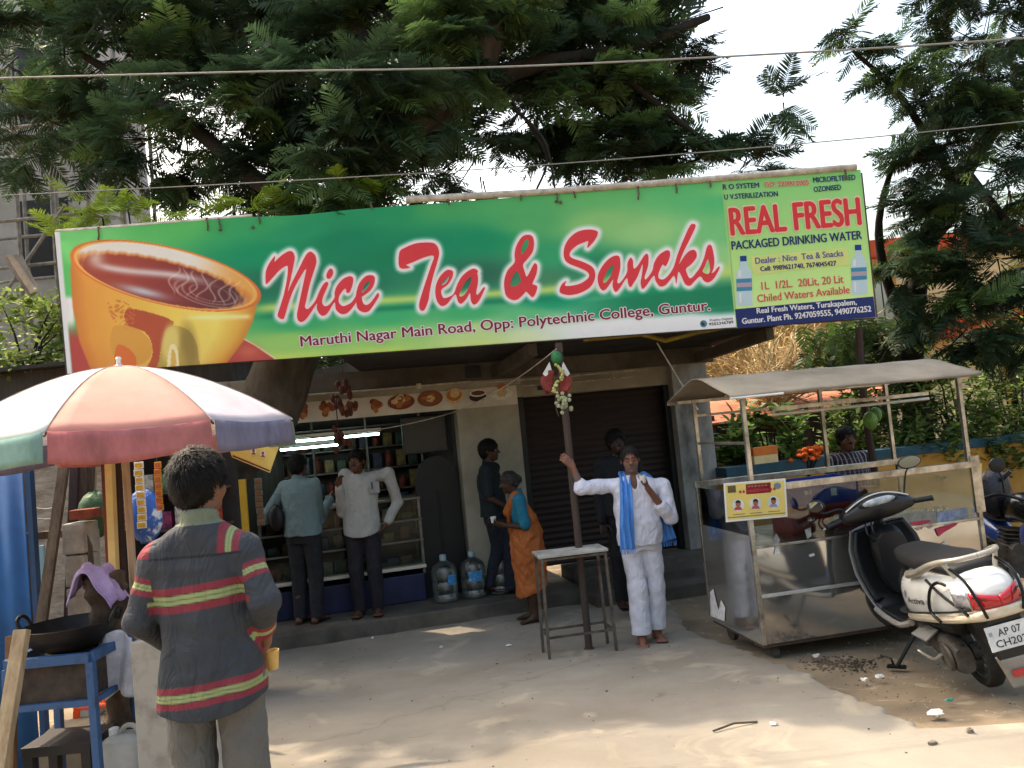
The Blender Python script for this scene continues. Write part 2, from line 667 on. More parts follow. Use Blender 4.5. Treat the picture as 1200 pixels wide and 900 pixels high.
M_blk = mat('black plastic', '17181a', 0.42, c2='0e0f10', scale=20, bump=0.05)
M_white = mat('white enamel', 'd8d8d4', 0.4, c2='bcbcb6', scale=7, bump=0.03)
M_rust = mat('rusty iron', '574236', 0.75, c2='3b322c', scale=9, bump=0.3)
M_grime = mat('grimy pale pipe', 'c3bcae', 0.6, c2='8f8678', scale=12, bump=0.1)

def stains(m, c, scale=.55, lo=.56, hi=.72, amt=.55):
    N, L = m.node_tree.nodes, m.node_tree.links
    b = N['Principled BSDF']
    src = b.inputs['Base Color'].links[0].from_socket
    tc = next(n for n in N if n.type == 'TEX_COORD')
    n1 = N.new('ShaderNodeTexNoise'); n1.inputs['Scale'].default_value = scale; n1.inputs['Detail'].default_value = 9; n1.inputs['Distortion'].default_value = .8
    L.new(tc.outputs['Object'], n1.inputs['Vector'])
    r = N.new('ShaderNodeMapRange'); r.inputs[1].default_value, r.inputs[2].default_value, r.inputs[4].default_value = lo, hi, amt
    L.new(n1.outputs['Fac'], r.inputs[0])
    x = N.new('ShaderNodeMix'); x.data_type = 'RGBA'; x.inputs['B'].default_value = (*lin(c), 1)
    L.new(r.outputs[0], x.inputs['Factor']); L.new(src, x.inputs['A']); L.new(x.outputs['Result'], b.inputs['Base Color'])
def cracks(m, c, scale=.8):
    N, L = m.node_tree.nodes, m.node_tree.links
    b = N['Principled BSDF']
    src = b.inputs['Base Color'].links[0].from_socket
    tc = next(n for n in N if n.type == 'TEX_COORD')
    n1 = N.new('ShaderNodeTexNoise'); n1.inputs['Scale'].default_value = 3; n1.inputs['Detail'].default_value = 5
    L.new(tc.outputs['Object'], n1.inputs['Vector'])
    ad = N.new('ShaderNodeVectorMath'); ad.operation = 'MULTIPLY_ADD'; ad.inputs[1].default_value = (.35, .35, .35)
    L.new(n1.outputs['Color'], ad.inputs[0]); L.new(tc.outputs['Object'], ad.inputs[2])
    v = N.new('ShaderNodeTexVoronoi'); v.feature = 'DISTANCE_TO_EDGE'; v.inputs['Scale'].default_value = scale
    L.new(ad.outputs[0], v.inputs['Vector'])
    r = N.new('ShaderNodeMapRange'); r.inputs[1].default_value, r.inputs[2].default_value, r.inputs[3].default_value, r.inputs[4].default_value = .0, .004, .35, 0
    L.new(v.outputs['Distance'], r.inputs[0])
    x = N.new('ShaderNodeMix'); x.data_type = 'RGBA'; x.inputs['B'].default_value = (*lin(c), 1)
    L.new(r.outputs[0], x.inputs['Factor']); L.new(src, x.inputs['A']); L.new(x.outputs['Result'], b.inputs['Base Color'])
stains(M_conc, '6e6453', .8, .52, .70, .45); stains(M_conc, 'b3a890', 2.2, .58, .68, .4); stains(M_conc, '5a5145', 5.5, .66, .74, .5); cracks(M_conc, '6a6050', .16)
stains(M_dirt, '5a5042', 1.1, .5, .66, .7); stains(M_dirt, 'a59a86', 6, .6, .68, .5)
stains(M_wall, '6d675a', 1.1, .5, .75, .6); stains(M_cem, '2f2b27', 1.6, .5, .7, .6)
# ground
def ground_sheet():
    xs = np.concatenate([np.linspace(-220, -9, 9), np.linspace(-8, 9, 120), np.linspace(10, 220, 9)])
    ys = np.concatenate([np.linspace(-120, -2, 6), np.linspace(-1, 11, 130), np.linspace(12, 340, 10)])
    X, Y = np.meshgrid(xs, ys, indexing='ij')
    near = np.clip(1 - np.abs(X) / 9, 0, 1) * np.clip(1 - np.abs(Y - 5) / 6, 0, 1)
    bumps = 0
    for f, a in ((1.1, .014), (2.3, .008), (5.1, .004), (9.7, .002)):
        ph = rng.uniform(0, 6.3, 4)
        bumps = bumps + a * np.sin(f * X + ph[0] + 1.7 * np.sin(.6 * f * Y + ph[1])) * np.sin(f * Y + ph[2])
    Z = gz(Y) + bumps * np.clip(near * 3, 0, 1) - 0.016
    V = np.stack([X, Y, Z], -1).reshape(-1, 3)
    a, b = X.shape
    i, j = np.meshgrid(np.arange(a - 1), np.arange(b - 1), indexing='ij')
    Q = np.stack([i * b + j, (i + 1) * b + j, (i + 1) * b + j + 1, i * b + j + 1], -1).reshape(-1, 4)
    tag(link('ground', mesh_np('ground', V, Q), M_dirt, smooth=True), kind='structure')
ground_sheet()
# concrete apron: rows across it, right edge wandering and rounded down
_re = np.array([gpt(*p)[:2] for p in ((795, 722), (800, 738), (830, 748), (880, 765), (930, 785), (975, 806), (1030, 832), (1090, 856))])
_re = np.concatenate([_re, [[3.2, _re[-1, 1] - .10], [4.6, _re[-1, 1] - .16], [9, _re[-1, 1] - .2]]])
def apron():
    rows = []
    for Y in np.concatenate([np.linspace(1.0, 3.2, 8), np.linspace(3.3, 8.75, 170)]):
        o = np.argsort(_re[:, 1])
        xr = np.interp(Y, _re[o, 1], _re[o, 0], left=9, right=_re[0, 0]) if Y > _re[-1, 1] else 9.0
        xr += .02 * math.sin(7 * Y) + .014 * math.sin(23 * Y) + rng.normal(0, .014)
        xl = -2.75 + .03 * math.sin(5 * Y)
        z = float(gz(Y))
        r = [(xl - .05, Y, z - .04)] + [(xl + (xr - .03 - xl) * t, Y, z + .012 + .003 * math.sin(4 * t * 9 + Y * 3)) for t in np.linspace(0, 1, 40)] + [(xr, Y, z - .0), (xr + .03, Y, z - .04)]
        rows.append(r)
    tag(MB().grid(rows).build('concrete_apron', M_conc, smooth=True), kind='structure')
apron()

# the shop's own frame: s along the front, d towards the road, z up
FO, FU, FN = np.array([-0.5, 9.2, 0.0]), np.array([math.cos(R(15)), math.sin(R(15)), 0]), np.array([math.sin(R(15)), -math.cos(R(15)), 0])
def fp(s, d, z):
    return FO + FU * s + FN * d + np.array([0, 0, z])
FAX = (FU, -FN, np.array([0, 0, 1.0]))
def fbox(mb, s0, s1, d0, d1, z0, z1):
    return mb.box(fp((s0 + s1) / 2, (d0 + d1) / 2, (z0 + z1) / 2), (s1 - s0, abs(d1 - d0), z1 - z0), ax=FAX)
GF = -0.265
shop = thing('tea_shop', 'single storey tea shop with dark open front, white wall and brown shutter', 'shop', fp(0, 0, GF))
b = MB()
fbox(b, -0.17, 0.57, -0.22, 0.0, -0.3, 2.07)
fbox(b, -2.75, 2.55, -0.221, 0.004, 2.07, 2.50)
fbox(b, -3.0, -2.62, -2.6, 0.02, -0.3, 2.5)
b.build('front_wall', M_wall, shop, bevel=0.008)
b = MB()
fbox(b, 2.52, 3.0, -0.25, 0.10, -0.3, 2.42)
b.build('pillar', M_pil, shop, bevel=0.015)
b = MB()
fbox(b, -2.6, -0.2, -2.62, -2.5, -0.3, 2.5)
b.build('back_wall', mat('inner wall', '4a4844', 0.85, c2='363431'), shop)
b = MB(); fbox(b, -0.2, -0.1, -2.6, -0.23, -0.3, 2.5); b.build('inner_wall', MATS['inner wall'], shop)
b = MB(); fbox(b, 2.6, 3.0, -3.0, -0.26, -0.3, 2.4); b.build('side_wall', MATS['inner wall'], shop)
b = MB()
fbox(b, -2.95, 0.95, 0.66, -2.5, -0.45, -0.10)
b.build('plinth', M_cem, shop, bevel=0.02)
b = MB()
for i, (d1, z1) in enumerate(((0.98, -0.155), (0.64, -0.05), (0.30, 0.045))):
    fbox(b, 0.952, 3.05, d1, -0.2, -0.45 + 0.002 * i, z1)
b.build('steps', M_cem, shop, bevel=0.018)
# canopy slab: the front edge runs just behind the banner
def quad_slab(mb, pts, z0, z1):
    return mb.hexa([(p[0], p[1], z0) for p in pts] + [(p[0], p[1], z1) for p in pts])
b = MB()
_c = [(-1.55, 7.22), (1.2, 7.28), (2.9, 7.75), tuple(fp(3.2, 0.0, 0)[:2]), tuple(fp(3.2, -3.0, 0)[:2]), tuple(fp(-3.0, -3.0, 0)[:2]), tuple(fp(-1.2, -0.1, 0)[:2])]
b.prism([(x, y, 2.505) for x, y in _c], (0, 0, 0.14))
b.build('roof_slab', M_mottle, shop)
b = MB()
for s in (0.3, 2.9):
    b.bar(fp(s, 0.05, 2.36), fp(s, 1.7, 2.44), 0.09, 0.12)
fbox(b, -2.4, 3.1, 0.12, 0.006, 2.30, 2.498)
b.build('roof_beam', M_cem, shop)
b = MB()
z = 0.05
zs = np.arange(0.05, 2.07, 0.012)
prof = [(-0.14 + 0.008 * math.cos(2 * math.pi * zz / 0.075), zz) for zz in zs]
b.grid([[fp(0.572, d, zz), fp(2.515, d, zz)] for d, zz in prof])
sh = b.build('rolling_shutter', M_shut, shop)
for s0, s1 in ((0.574, 0.64), (2.45, 2.516)):
    b = MB(); fbox(b, s0, s1, -0.12, -0.02, 0.05, 2.068); b.build('shutter_rail', M_dark, shop)
# yellow sagging conduit and painted patches on the slab's front edge
b = MB()
b.tube([np.array(p) for p in ((0.7, 7.35, 2.46), (1.25, 7.45, 2.47), (1.5, 7.6, 2.40), (1.8, 7.5, 2.44), (2.25, 7.6, 2.49))], 0.022, 8)
b.build('yellow_pipe', mat('yellow pvc', '9a7f1c', 0.6, c2='6e5a18'), shop, smooth=True)
b = MB()
for s0, s1, z in ((0.05, 2.2, 2.265), (-2.2, 0.0, 2.285), (0.6, 2.0, 2.19)):
    b.tube([fp(s0, 0.135, z), fp((s0 + s1) / 2, 0.137, z - .006), fp(s1, 0.135, z + .004)], 0.011, 6)
for s, z in ((0.55, 2.25), (0.9, 2.22), (1.75, 2.2), (-1.4, 2.28), (-0.6, 2.28), (-2.0, 2.28)):
    b.box(fp(s, 0.14, z), (0.05, 0.03, 0.06), ax=FAX)
b.build('conduit', M_grime, shop)
b = MB()
fbox(b, 0.82, 1.02, 0.03, 0.0045, 2.13, 2.19)
fbox(b, -0.05, 0.12, 0.16, 0.125, 2.33, 2.46)
b.build('junction_box', M_blk, shop)

# menu strip: a printed board over the opening, the dishes as flat printed shapes
def menu_strip():
    pl = Plane(fp(0, 0.02, 2.1), FN)
    th = thing('menu_strip', 'long white strip sign with printed pictures of snacks and tea over the shop opening', 'sign', fp(-1.1, 0.02, 2.02))
    b = MB()
    fbox(b, -2.35, 0.56, 0.02, 0.005, 1.99, 2.21)
    b.build('board', mat('menu board', 'cfc8ba', 0.6, c2='b3ab9c', scale=3), th)
    cols = {'fry': '8a4d1c', 'fry2': 'b5702c', 'red': '7a2f18', 'plate': '7d4a2b', 'cream': 'd8b98a', 'cup': 'e8e4da', 'tea': '6a3412', 'blk': '241a15'}
    for k in cols:
        mat('menu ' + k, cols[k], 0.6, var=0.3, scale=40)
    def ell(c, rx, ry, m, e, n=18, rough=0.0):
        P = [(c[0] + rx * math.cos(a) * (1 + rough * rng.normal()), c[1] + ry * math.sin(a) * (1 + rough * rng.normal()) - .07 * rx * math.cos(a)) for a in np.linspace(0, 2 * math.pi, n, endpoint=False)]
        pl.poly(bd.setdefault(m, MB()), P, e)
    bd = {}
    e = [0.003]
    def lump(c, rx, ry, mats, n):
        for i in range(n):
            a, q = rng.uniform(0, 6.28), rng.uniform(0, 0.75)
            e[0] += 0.00012
            ell((c[0] + rx * q * math.cos(a), c[1] + ry * q * math.sin(a)), rx * .34, ry * .4, mats[i % len(mats)], e[0], 7, .12)
    lump((357, 482), 9, 9, ('fry', 'fry2', 'red'), 14)
    lump((382, 478), 11, 10, ('fry', 'red', 'fry2'), 16)
    lump((412, 478), 10, 8, ('fry2', 'cream', 'fry'), 12)
    lump((441, 474), 11, 9, ('fry', 'red', 'fry2'), 16)
    ell((470, 471), 16, 9, 'red', e[0] + .0003); e[0] += .0005
    lump((470, 469), 13, 8, ('fry2', 'cream', 'fry'), 14)
    ell((504, 467), 15, 9.5, 'plate', e[0] + .0003); ell((504, 466.5), 13, 7.5, 'fry', e[0] + .0006); e[0] += .0008
    lump((504, 466), 10, 5, ('fry2', 'cream'), 10)
    ell((532, 464), 10.5, 9.5, 'cream', e[0] + .0003); ell((532, 463), 9, 7, 'fry2', e[0] + .0006); ell((533, 461), 5.5, 5, 'cream', e[0] + .0009)
    ell((560, 463), 10, 7, 'cup', e[0] + .0003); ell((560, 465), 10, 5.5, 'blk', e[0] + .0006); ell((560, 461), 9.5, 4, 'cup', e[0] + .0009); ell((560, 460.5), 8, 2.8, 'tea', e[0] + .0012)
    ell((588, 462), 13, 6.5, 'cup', e[0] + .0003); ell((588, 460), 6, 5, 'cream', e[0] + .0006); ell((588, 453), 6, 3, 'fry2', e[0] + .0006)
    for k, q in bd.items():
        q.build('snack_print', MATS['menu ' + k], th, fix=False)
menu_strip()

# compound wall with a teal coping, right of the shop
M_yel = mat('ochre wash', 'b88a3c', 0.9, c2='93692c', scale=1.2, bump=0.15, bscale=25)
M_teal = mat('teal paint', '1d4a5a', 0.7, c2='163843', scale=4)
cw = thing('compound_wall', 'low ochre compound wall with dark teal coping right of the shop', 'wall', (5, 10.2, GF))
W0, W1 = np.array([2.42, 9.72, 0]), np.array([9.5, 11.7, 0])
wd = nrm(W1 - W0)
b = MB(); b.bar(W0 + (0, 0, .30), W1 + (0, 0, .30), 0.2, 1.15); b.build('wall_body', M_yel, cw)
b = MB(); b.bar(W0 + (0, 0, .935), W1 + (0, 0, .935), 0.26, 0.12); b.build('coping', M_teal, cw, bevel=.01)

# houses behind
def house(name, label, x0, x1, y0, y1, z1, m, band=None, openings=(), yaw=0.0):
    th = thing(name, label, 'building', ((x0 + x1) / 2, y0, GF))
    b = MB(); b.box(((x0 + x1) / 2, (y0 + y1) / 2, (z1 + GF) / 2), (x1 - x0, y1 - y0, z1 - GF)); b.build('wall', m, th)
    if band:
        for (za, zb, mm, out) in band:
            b = MB(); b.box(((x0 + x1) / 2, (y0 + y1) / 2, (za + zb) / 2), (x1 - x0 + 2 * out, y1 - y0 + 2 * out, zb - za)); b.build('roof_band', mm, th)
    for (xa, xb, za, zb) in openings:
        b = MB(); b.box(((xa + xb) / 2, y0 - .03, (za + zb) / 2), (xb - xa + .16, .06, zb - za + .16)); f = b.build('window', M_yel, th)
        b = MB(); b.box(((xa + xb) / 2, y0 - .062, (za + zb) / 2), (xb - xa, .02, zb - za)); b.build('pane', glass('dark pane', '30383a', .05, .5), f)
        b = MB()
        for t in np.linspace(xa, xb, 5)[1:-1]:
            b.bar((t, y0 - .08, za), (t, y0 - .08, zb), .02)
        b.build('grille', M_dark, f)
    return th
M_orng = mat('orange paint', 'c2502a', 0.8, c2='a13f20', scale=2)
M_cream = mat('cream wash', 'd9c79a', 0.9, c2='bfa877', scale=1.1, bump=.1)
house('yellow_house', 'wide cream and yellow house with orange roof bands behind the hedge', 6.6, 24, 21, 29, 5.3, M_cream,
      [(5.3, 5.75, M_orng, .35), (3.0, 3.45, M_orng, .7)], [(9, 10.5, .6, 2.2), (13, 14.5, .6, 2.2), (9, 10.3, 3.6, 4.7), (13.5, 15, 3.6, 4.7)])
house('ochre_house', 'plain ochre house beside the shop, half hidden behind the dry bush', 2.6, 6.4, 15.5, 20, 3.4, mat('ochre wash deep', 'b5934a', 0.9, c2='9a7838', scale=1.3), None, [(3.6, 4.6, .5, 1.7)])
# lean-to shed with an orange sheet awning by the ochre house
sd = thing('lean_to_shed', 'lean-to shed with a sloping orange and pink awning behind the food cart', 'shed', (4.0, 12.6, GF))
for x in (2.9, 4.3, 5.6):
    b = MB(); b.bar((x, 11.9, GF), (x, 11.9, 1.62), .09); b.build('post', M_rust, sd)
b = MB(); b.hexa([(2.6, 11.7, 1.48), (6.0, 11.7, 1.55), (6.0, 14.2, 2.05), (2.6, 14.2, 2.05), (2.6, 11.7, 1.51), (6.0, 11.7, 1.58), (6.0, 14.2, 2.08), (2.6, 14.2, 2.08)])
b.build('awning', mat('faded orange sheet', 'b9714e', 0.8, c2='8f5a45', scale=2), sd)
b = MB(); b.box((4.3, 14.25, .8), (3.6, .1, 2.2)); b.build('back_panel', mat('shed back', '3a4038', .9, c2='2a2622', scale=3), sd)
b = MB(); b.box((3.2, 12.6, .75), (.9, .5, 1.0)); b.build('red_cupboard', mat('shed cupboard', '7a3522', .7, c2='4e2a20'), sd)
# orange and cream tin box on the wall, orange flowers are built with the plants
tb = MB(); tb.box(fp(0, 0, 0) * 0 + np.array([2.98, 9.83, 1.09]), (.33, .14, .20), yaw=.27)
tbx = thing('painted_box', 'small orange and cream box standing on the wall coping by the plants', 'box', (2.98, 9.83, .995))
tb = MB(); tb.box((2.98, 9.83, 1.045), (.33, .14, .10), yaw=.27); tb.build('lower_half', mat('box cream', 'e8cf98', .6), tbx)
tb = MB(); tb.box((2.98, 9.83, 1.145), (.34, .15, .10), yaw=.27); tb.build('upper_half', mat('box orange', 'd8742a', .6), tbx)

# dark block added left of the shop to close a bright gap
ns = thing('dark_backdrop', 'dark low shed with a tin roof between the tree trunk and the left bush', 'shed', (-4.6, 9.2, GF))
b = MB(); b.box((-4.75, 9.7, 1.3), (3.3, 1.6, 3.15)); b.build('wall', mat('backdrop boards', '3f3a34', .9, c2='2a2622', scale=3, stretch=(4, 4, .5)), ns)
b = MB(); b.hexa([(-6.5, 8.75, 2.88), (-2.95, 8.75, 2.88), (-2.95, 10.7, 2.88), (-6.5, 10.7, 2.88), (-6.5, 8.75, 2.92), (-2.95, 8.75, 2.92), (-2.95, 10.7, 2.92), (-6.5, 10.7, 2.92)]); b.build('roof', M_mottle, ns)

# building under scaffolding, far left
bl = thing('scaffolded_building', 'grey unfinished building wrapped in pole scaffolding, far left behind the tree', 'building', (-10, 14, GF))
M_gp = mat('grey plaster', 'b4b3ae', .9, c2='94928c', scale=.8)
b = MB(); b.box((-11.2, 16.5, 5.5), (6.6, 3.0, 12)); b.build('wall', M_gp, bl)
b = MB(); b.box((-9.3, 14.985, 2.6), (2.6, .05, 2.3)); b.build('opening_shade', M_mottle, bl)  # flat dark panel on the wall, painted as the shade inside an opening
for z in (2.6, 5.6, 8.6):
    b = MB(); b.box((-8.6, 14.98, z + .6), (.9, .05, 1.5)); w = b.build('window', M_dark, bl)
    b = MB(); b.box((-10.9, 14.98, z + .6), (1.1, .05, 1.5)); w = b.build('window', M_dark, bl)
sc = thing('scaffolding', 'grey pole scaffolding with a hanging pale sheet, far left', 'scaffolding', (-9.5, 13.6, GF))
M_sp = mat('scaffold pole', '8f8d86', .7, 0, c2='6a6862', scale=8)
for y in (13.3, 14.5):
    for x in (-13.2, -12.0, -10.9, -9.7, -8.7, -8.1, -7.5, -6.9, -6.3):
        b = MB(); b.tube([(x, y, GF), (x + .02, y, 9.5)], .035, 6); b.build('upright', M_sp, sc)
for z in (2.3, 3.1, 3.8, 4.5, 5.2, 6.0, 7.6):
    b = MB()
    b.tube([(-13.4, 13.25, z), (-6.3, 13.25, z + .05)], .032, 6)
    b.tube([(-13.4, 14.45, z + .1), (-6.3, 14.45, z + .1)], .032, 6)
    b.build('ledger', M_sp, sc)
b = MB()
for (xa, za, xb, zb) in ((-12.4, 2.4, -9.4, 6), (-10.2, 2.4, -7.2, 6.2), (-8.4, 6.2, -10.6, 3.4), (-9.2, 6.0, -6.8, 8.2)):
    b.tube([(xa, 13.18, za), (xb, 13.18, zb)], .03, 6)
b.build('brace', M_sp, sc)
b = MB()
for i in range(9):
    a = np.array([-9.6 + .14 * i, 12.7, 1.9 + .02 * i]); b.tube([a, a + (-2.4 - .1 * i, .3, 2.9 - .12 * i)], .04, 6)
b.build('leaning_poles', mat('old bamboo', '6f6552', .8, c2='4d463a', scale=6), sc)
b = MB()
rows = []
for t in np.linspace(0, 1, 12):
    w = .34 * (1 - .45 * t)
    rows.append([np.array([-8.05 + .95 * t + w * (u - .5) + .04 * math.sin(9 * u + 5 * t), 12.95 + .06 * math.sin(7 * u), 5.35 - 1.75 * t]) for u in np.linspace(0, 1, 8)])
b.grid(rows); b.build('hanging_sheet', mat('pale dust sheet', 'b9aea0', .9, c2='8f8478', scale=4, trans=.2), sc, smooth=True)
# ================================================================== THE LONG BANNER
def banner():
    A, B = at(64, 272, 6.9), at(1008, 200, 7.1)
    n = np.cross(nrm((B - A) * (1, 1, 0)), (0, 0, 1))
    pl = Plane(A, n)
    th = thing('shop_banner', 'long green printed banner with big teacup and red script above the shop', 'banner', (-0.3, 7.0, 2.4))
    # printed sheet: a fine grid coloured per vertex like the print itself
    TL, TR, BR, BL = np.array([(64, 272), (1008.5, 199), (1026.5, 372), (79, 438)], float)
    nu, nv = 900, 165
    u, v = np.meshgrid(np.linspace(0, 1, nu), np.linspace(0, 1, nv), indexing='ij')
    u, v = u[..., None], v[..., None]
    top = TL + (TR - TL) * u + np.concatenate([0 * u, -1.5 * np.sin(u * 9.0) * 0.6 + 5 * np.exp(-((u - .30) / .05) ** 2) * 0.5], -1) * (1 - v)
    P = (top * (1 - v) + (BL + (BR - BL) * u) * v).reshape(-1, 2)
    anc = np.array([
        (70, 280, 112, 212, 112), (70, 330, 92, 200, 100), (80, 272, 120, 214, 118), (200, 262, 84, 192, 92), (300, 262, 44, 162, 90), (350, 272, 22, 150, 95), (400, 282, 0, 130, 85), (460, 300, 0, 125, 80),
        (320, 300, 0, 142, 90), (310, 332, 20, 112, 80), (400, 335, 16, 108, 80), (450, 250, 20, 150, 90), (520, 242, 60, 165, 90), (600, 237, 72, 176, 96), (700, 227, 92, 186, 100), (800, 221, 84, 192, 110),
        (845, 235, 74, 188, 112), (500, 290, 0, 135, 90), (560, 282, 0, 140, 90), (620, 262, 72, 170, 95), (700, 262, 132, 196, 110), (760, 272, 148, 206, 125), (830, 272, 112, 200, 120), (845, 300, 142, 206, 130),
        (560, 322, 30, 102, 76), (640, 330, 60, 132, 90), (700, 310, 20, 130, 90), (650, 300, 40, 160, 100), (780, 310, 120, 195, 120), (350, 378, 45, 170, 100), (450, 371, 50, 175, 105), (550, 366, 55, 175, 105),
        (650, 352, 0, 150, 100), (760, 350, 0, 136, 86), (850, 350, 10, 118, 76), (850, 366, 12, 122, 80), (780, 362, 20, 140, 95), (700, 362, 60, 175, 125), (620, 372, 90, 190, 120), (340, 400, 150, 206, 100), (335, 428, 204, 226, 100),
        (450, 396, 150, 206, 105), (450, 418, 198, 226, 98), (560, 388, 192, 220, 140), (560, 406, 205, 228, 130), (620, 396, 216, 232, 160), (650, 380, 205, 228, 195), (700, 388, 236, 241, 236), (800, 378, 240, 243, 241), (856, 378, 242, 244, 243),
        (740, 382, 240, 243, 241), (860, 225, 120, 208, 116), (1005, 205, 132, 208, 120), (870, 300, 168, 220, 124), (1010, 290, 176, 222, 126), (880, 350, 196, 230, 136), (1015, 345, 196, 230, 134)], float)
    W = np.zeros(len(P)); C = np.zeros((len(P), 3))
    for a in anc:
        if a[0] > 862 and a[1] < 360: continue
        w = 1 / ((((P[:, 0] - a[0]) * .34) ** 2 + (P[:, 1] + P[:, 0] * .06 - a[1] - a[0] * .06) ** 2) + 30) ** 1.8
        W += w; C += w[:, None] * a[2:]
    C /= W[:, None]
    sst = lambda x, a, b: np.clip((x - a) / (b - a), 0, 1) ** 2 * (3 - 2 * np.clip((x - a) / (b - a), 0, 1))
    def over(col, m):
        nonlocal C
        C = C * (1 - m[:, None]) + np.asarray(col, float) * m[:, None]
    x, y = P[:, 0], P[:, 1]
    st = np.interp(x, [300, 400, 520, 640, 760, 860], [362, 355, 348, 340, 327, 317])
    hw = np.interp(x, [300, 420, 560, 700, 860], [5, 5, 4, 6, 9])
    over((196, 220, 106), .9 * np.exp(-((y - st) / hw) ** 2) * sst(x, 280, 320))
    over((0, 118, 82), .8 * np.exp(-((y - st - hw - 5) / 3.5) ** 2) * sst(x, 280, 330) * (1 - sst(x, 560, 760)))
    # band edges of the sweep at the right
    over((10, 122, 80), .9 * (sst(y, st + 16, st + 21) - sst(y, st + 38, st + 42)) * sst(x, 640, 760))
    over((242, 244, 243), .95 * sst(y + (x - 860) * .05, 362, 372) * sst(x, 560, 720))
    # saucer and white margin
    over((236, 238, 236), (1 - sst(x - y * .09, 44, 47)) * 1.0)
    over((240, 240, 236), sst(y, 344, 352) * (1 - sst(y, 372, 392)) * (1 - sst(x, 84, 90)))
    over((176, 66, 58), sst(y, 376, 400) * (1 - sst(x, 100, 120)) * sst(x - y * .09, 44, 47))
    sx = np.interp(y, [396, 405, 420, 436], [284, 300, 322, 336])
    ins = (1 - sst(x, sx - 3, sx)) * sst(y, 396, 400) * sst(x, 180, 190)
    over((238, 214, 190), (1 - sst(x, sx, sx + 2.5)) * sst(y, 394, 398) * sst(x, 180, 190)); over((178, 66, 56), ins)
    over((216, 110, 84), .6 * np.exp(-(((x - 292) / 14) ** 2 + ((y - 412) / 9) ** 2)))
    # cup body
    xl = np.interp(y, [290, 320, 360, 400, 440], [84, 82.5, 85, 93, 109])
    xr = np.interp(y, [340, 352, 375, 400, 425, 442], [303, 302, 297, 285, 266, 246])
    ca, sa = math.cos(R(13)), math.sin(R(13))
    ex, ey = (x - 194) * ca + (y - 323) * sa, -(x - 194) * sa + (y - 323) * ca
    el = np.sqrt((ex / 110) ** 2 + (ey / 33) ** 2)
    below = sst(ey + np.sqrt(np.clip(1 - (ex / 110) ** 2, 0, 1)) * 0, -3, 1)
    body = sst(x, xl - 1, xl + 1) * (1 - sst(x, xr - 1, xr + 1)) * np.maximum(below, 0)
    t = np.clip((x - xl) / (xr - xl), 0, 1)
    bc = np.stack([np.interp(t, [0, .08, .3, .55, .8, .93, 1], c) for c in ([205, 224, 232, 236, 240, 226, 205], [120, 150, 176, 204, 218, 175, 130], [50, 58, 70, 84, 100, 66, 46])], 1)
    dk = sst(y, 385, 445)[:, None]
    bc = bc * (1 - .18 * dk) + np.array([190, 80, 50]) * .18 * dk
    C = C * (1 - body[:, None]) + bc * body[:, None]
    def blob(cx, cy, rx, ry, rot, col, soft=.25, a=1.0):
        c_, s_ = math.cos(R(rot)), math.sin(R(rot))
        q = np.sqrt((((x - cx) * c_ + (y - cy) * s_) / rx) ** 2 + ((-(x - cx) * s_ + (y - cy) * c_) / ry) ** 2)
        over(col, a * (1 - sst(q, 1 - soft, 1 + soft)) * (body > .5))
    def poly_mask(pts):
        pts = crom(pts, 4)
        m = np.zeros(len(P), bool)
        for i in range(len(pts)):
            (x1, y1), (x2, y2) = pts[i], pts[(i + 1) % len(pts)]
            cond = ((y1 > y) != (y2 > y)) & (x < (x2 - x1) * (y - y1) / ((y2 - y1) or 1e-9) + x1)
            m ^= cond
        return m.astype(float)
    over((172, 66, 44), .92 * poly_mask([(150, 362), (175, 366), (203, 377), (194, 392), (188, 412), (184, 440), (168, 440), (178, 418), (177, 400), (168, 388), (152, 383), (146, 372)]) * (body > .5))
    n1 = np.sin(x * .55 + 2 * np.sin(y * .4)) * np.sin(y * .63 + 1.5 * np.sin(x * .31))
    over((196, 104, 44), .7 * (n1 > .1) * poly_mask([(128, 350), (150, 356), (160, 372), (150, 386), (138, 380), (128, 366)]) * (body > .5))
    over((214, 150, 60), .9 * poly_mask([(132, 384), (150, 382), (168, 390), (178, 405), (175, 420), (160, 428), (140, 424), (130, 408)]) * (body > .5))
    over((214, 96, 44), .8 * poly_mask([(138, 404), (150, 408), (160, 420), (156, 434), (140, 436), (134, 420)]) * (body > .5))
    hp = poly_mask([(192, 392), (197, 384), (208, 382), (222, 388), (230, 402), (233, 420), (232, 444), (184, 444), (187, 420)])
    over((176, 150, 66), .95 * hp); blob(200, 402, 10, 22, 6, (226, 204, 110), .4, .9); blob(222, 405, 9, 26, -8, (120, 96, 46), .6, .55)
    over((240, 226, 170), .95 * poly_mask([(199, 406), (205, 404), (209, 416), (209, 444), (196, 444), (196, 424)])); over((218, 170, 70), .9 * poly_mask([(201, 412), (204, 411), (206, 420), (206, 444), (200, 444)]))
    over((252, 244, 170), .75 * np.exp(-((y - 372 + (x - 240) * .02) / 3) ** 2) * sst(x, 205, 240) * (1 - sst(x, 288, 298)))
    # rim, inside, tea
    over((222, 110, 50), 1 - sst(el, 1.035, 1.05)); over((236, 178, 84), 1 - sst(el, .99, 1.01))
    ins = 1 - sst(el, .955, .975)
    over((232, 228, 218), ins)
    over((226, 160, 70), ins * sst(ex, 20, 90) * .95); over((222, 140, 60), ins * sst(ey + ex * .0, -8, 6) * sst(ex, -110, -20) * .55)
    q = np.sqrt(((ex + 4) / 101) ** 2 + ((ey - 8) / 24.5) ** 2)
    edge = .02 * np.sin(ex * .37) + .012 * np.sin(ex * .9 + 1)
    tea = (1 - sst(q + edge, .93, 1.02)) * ins
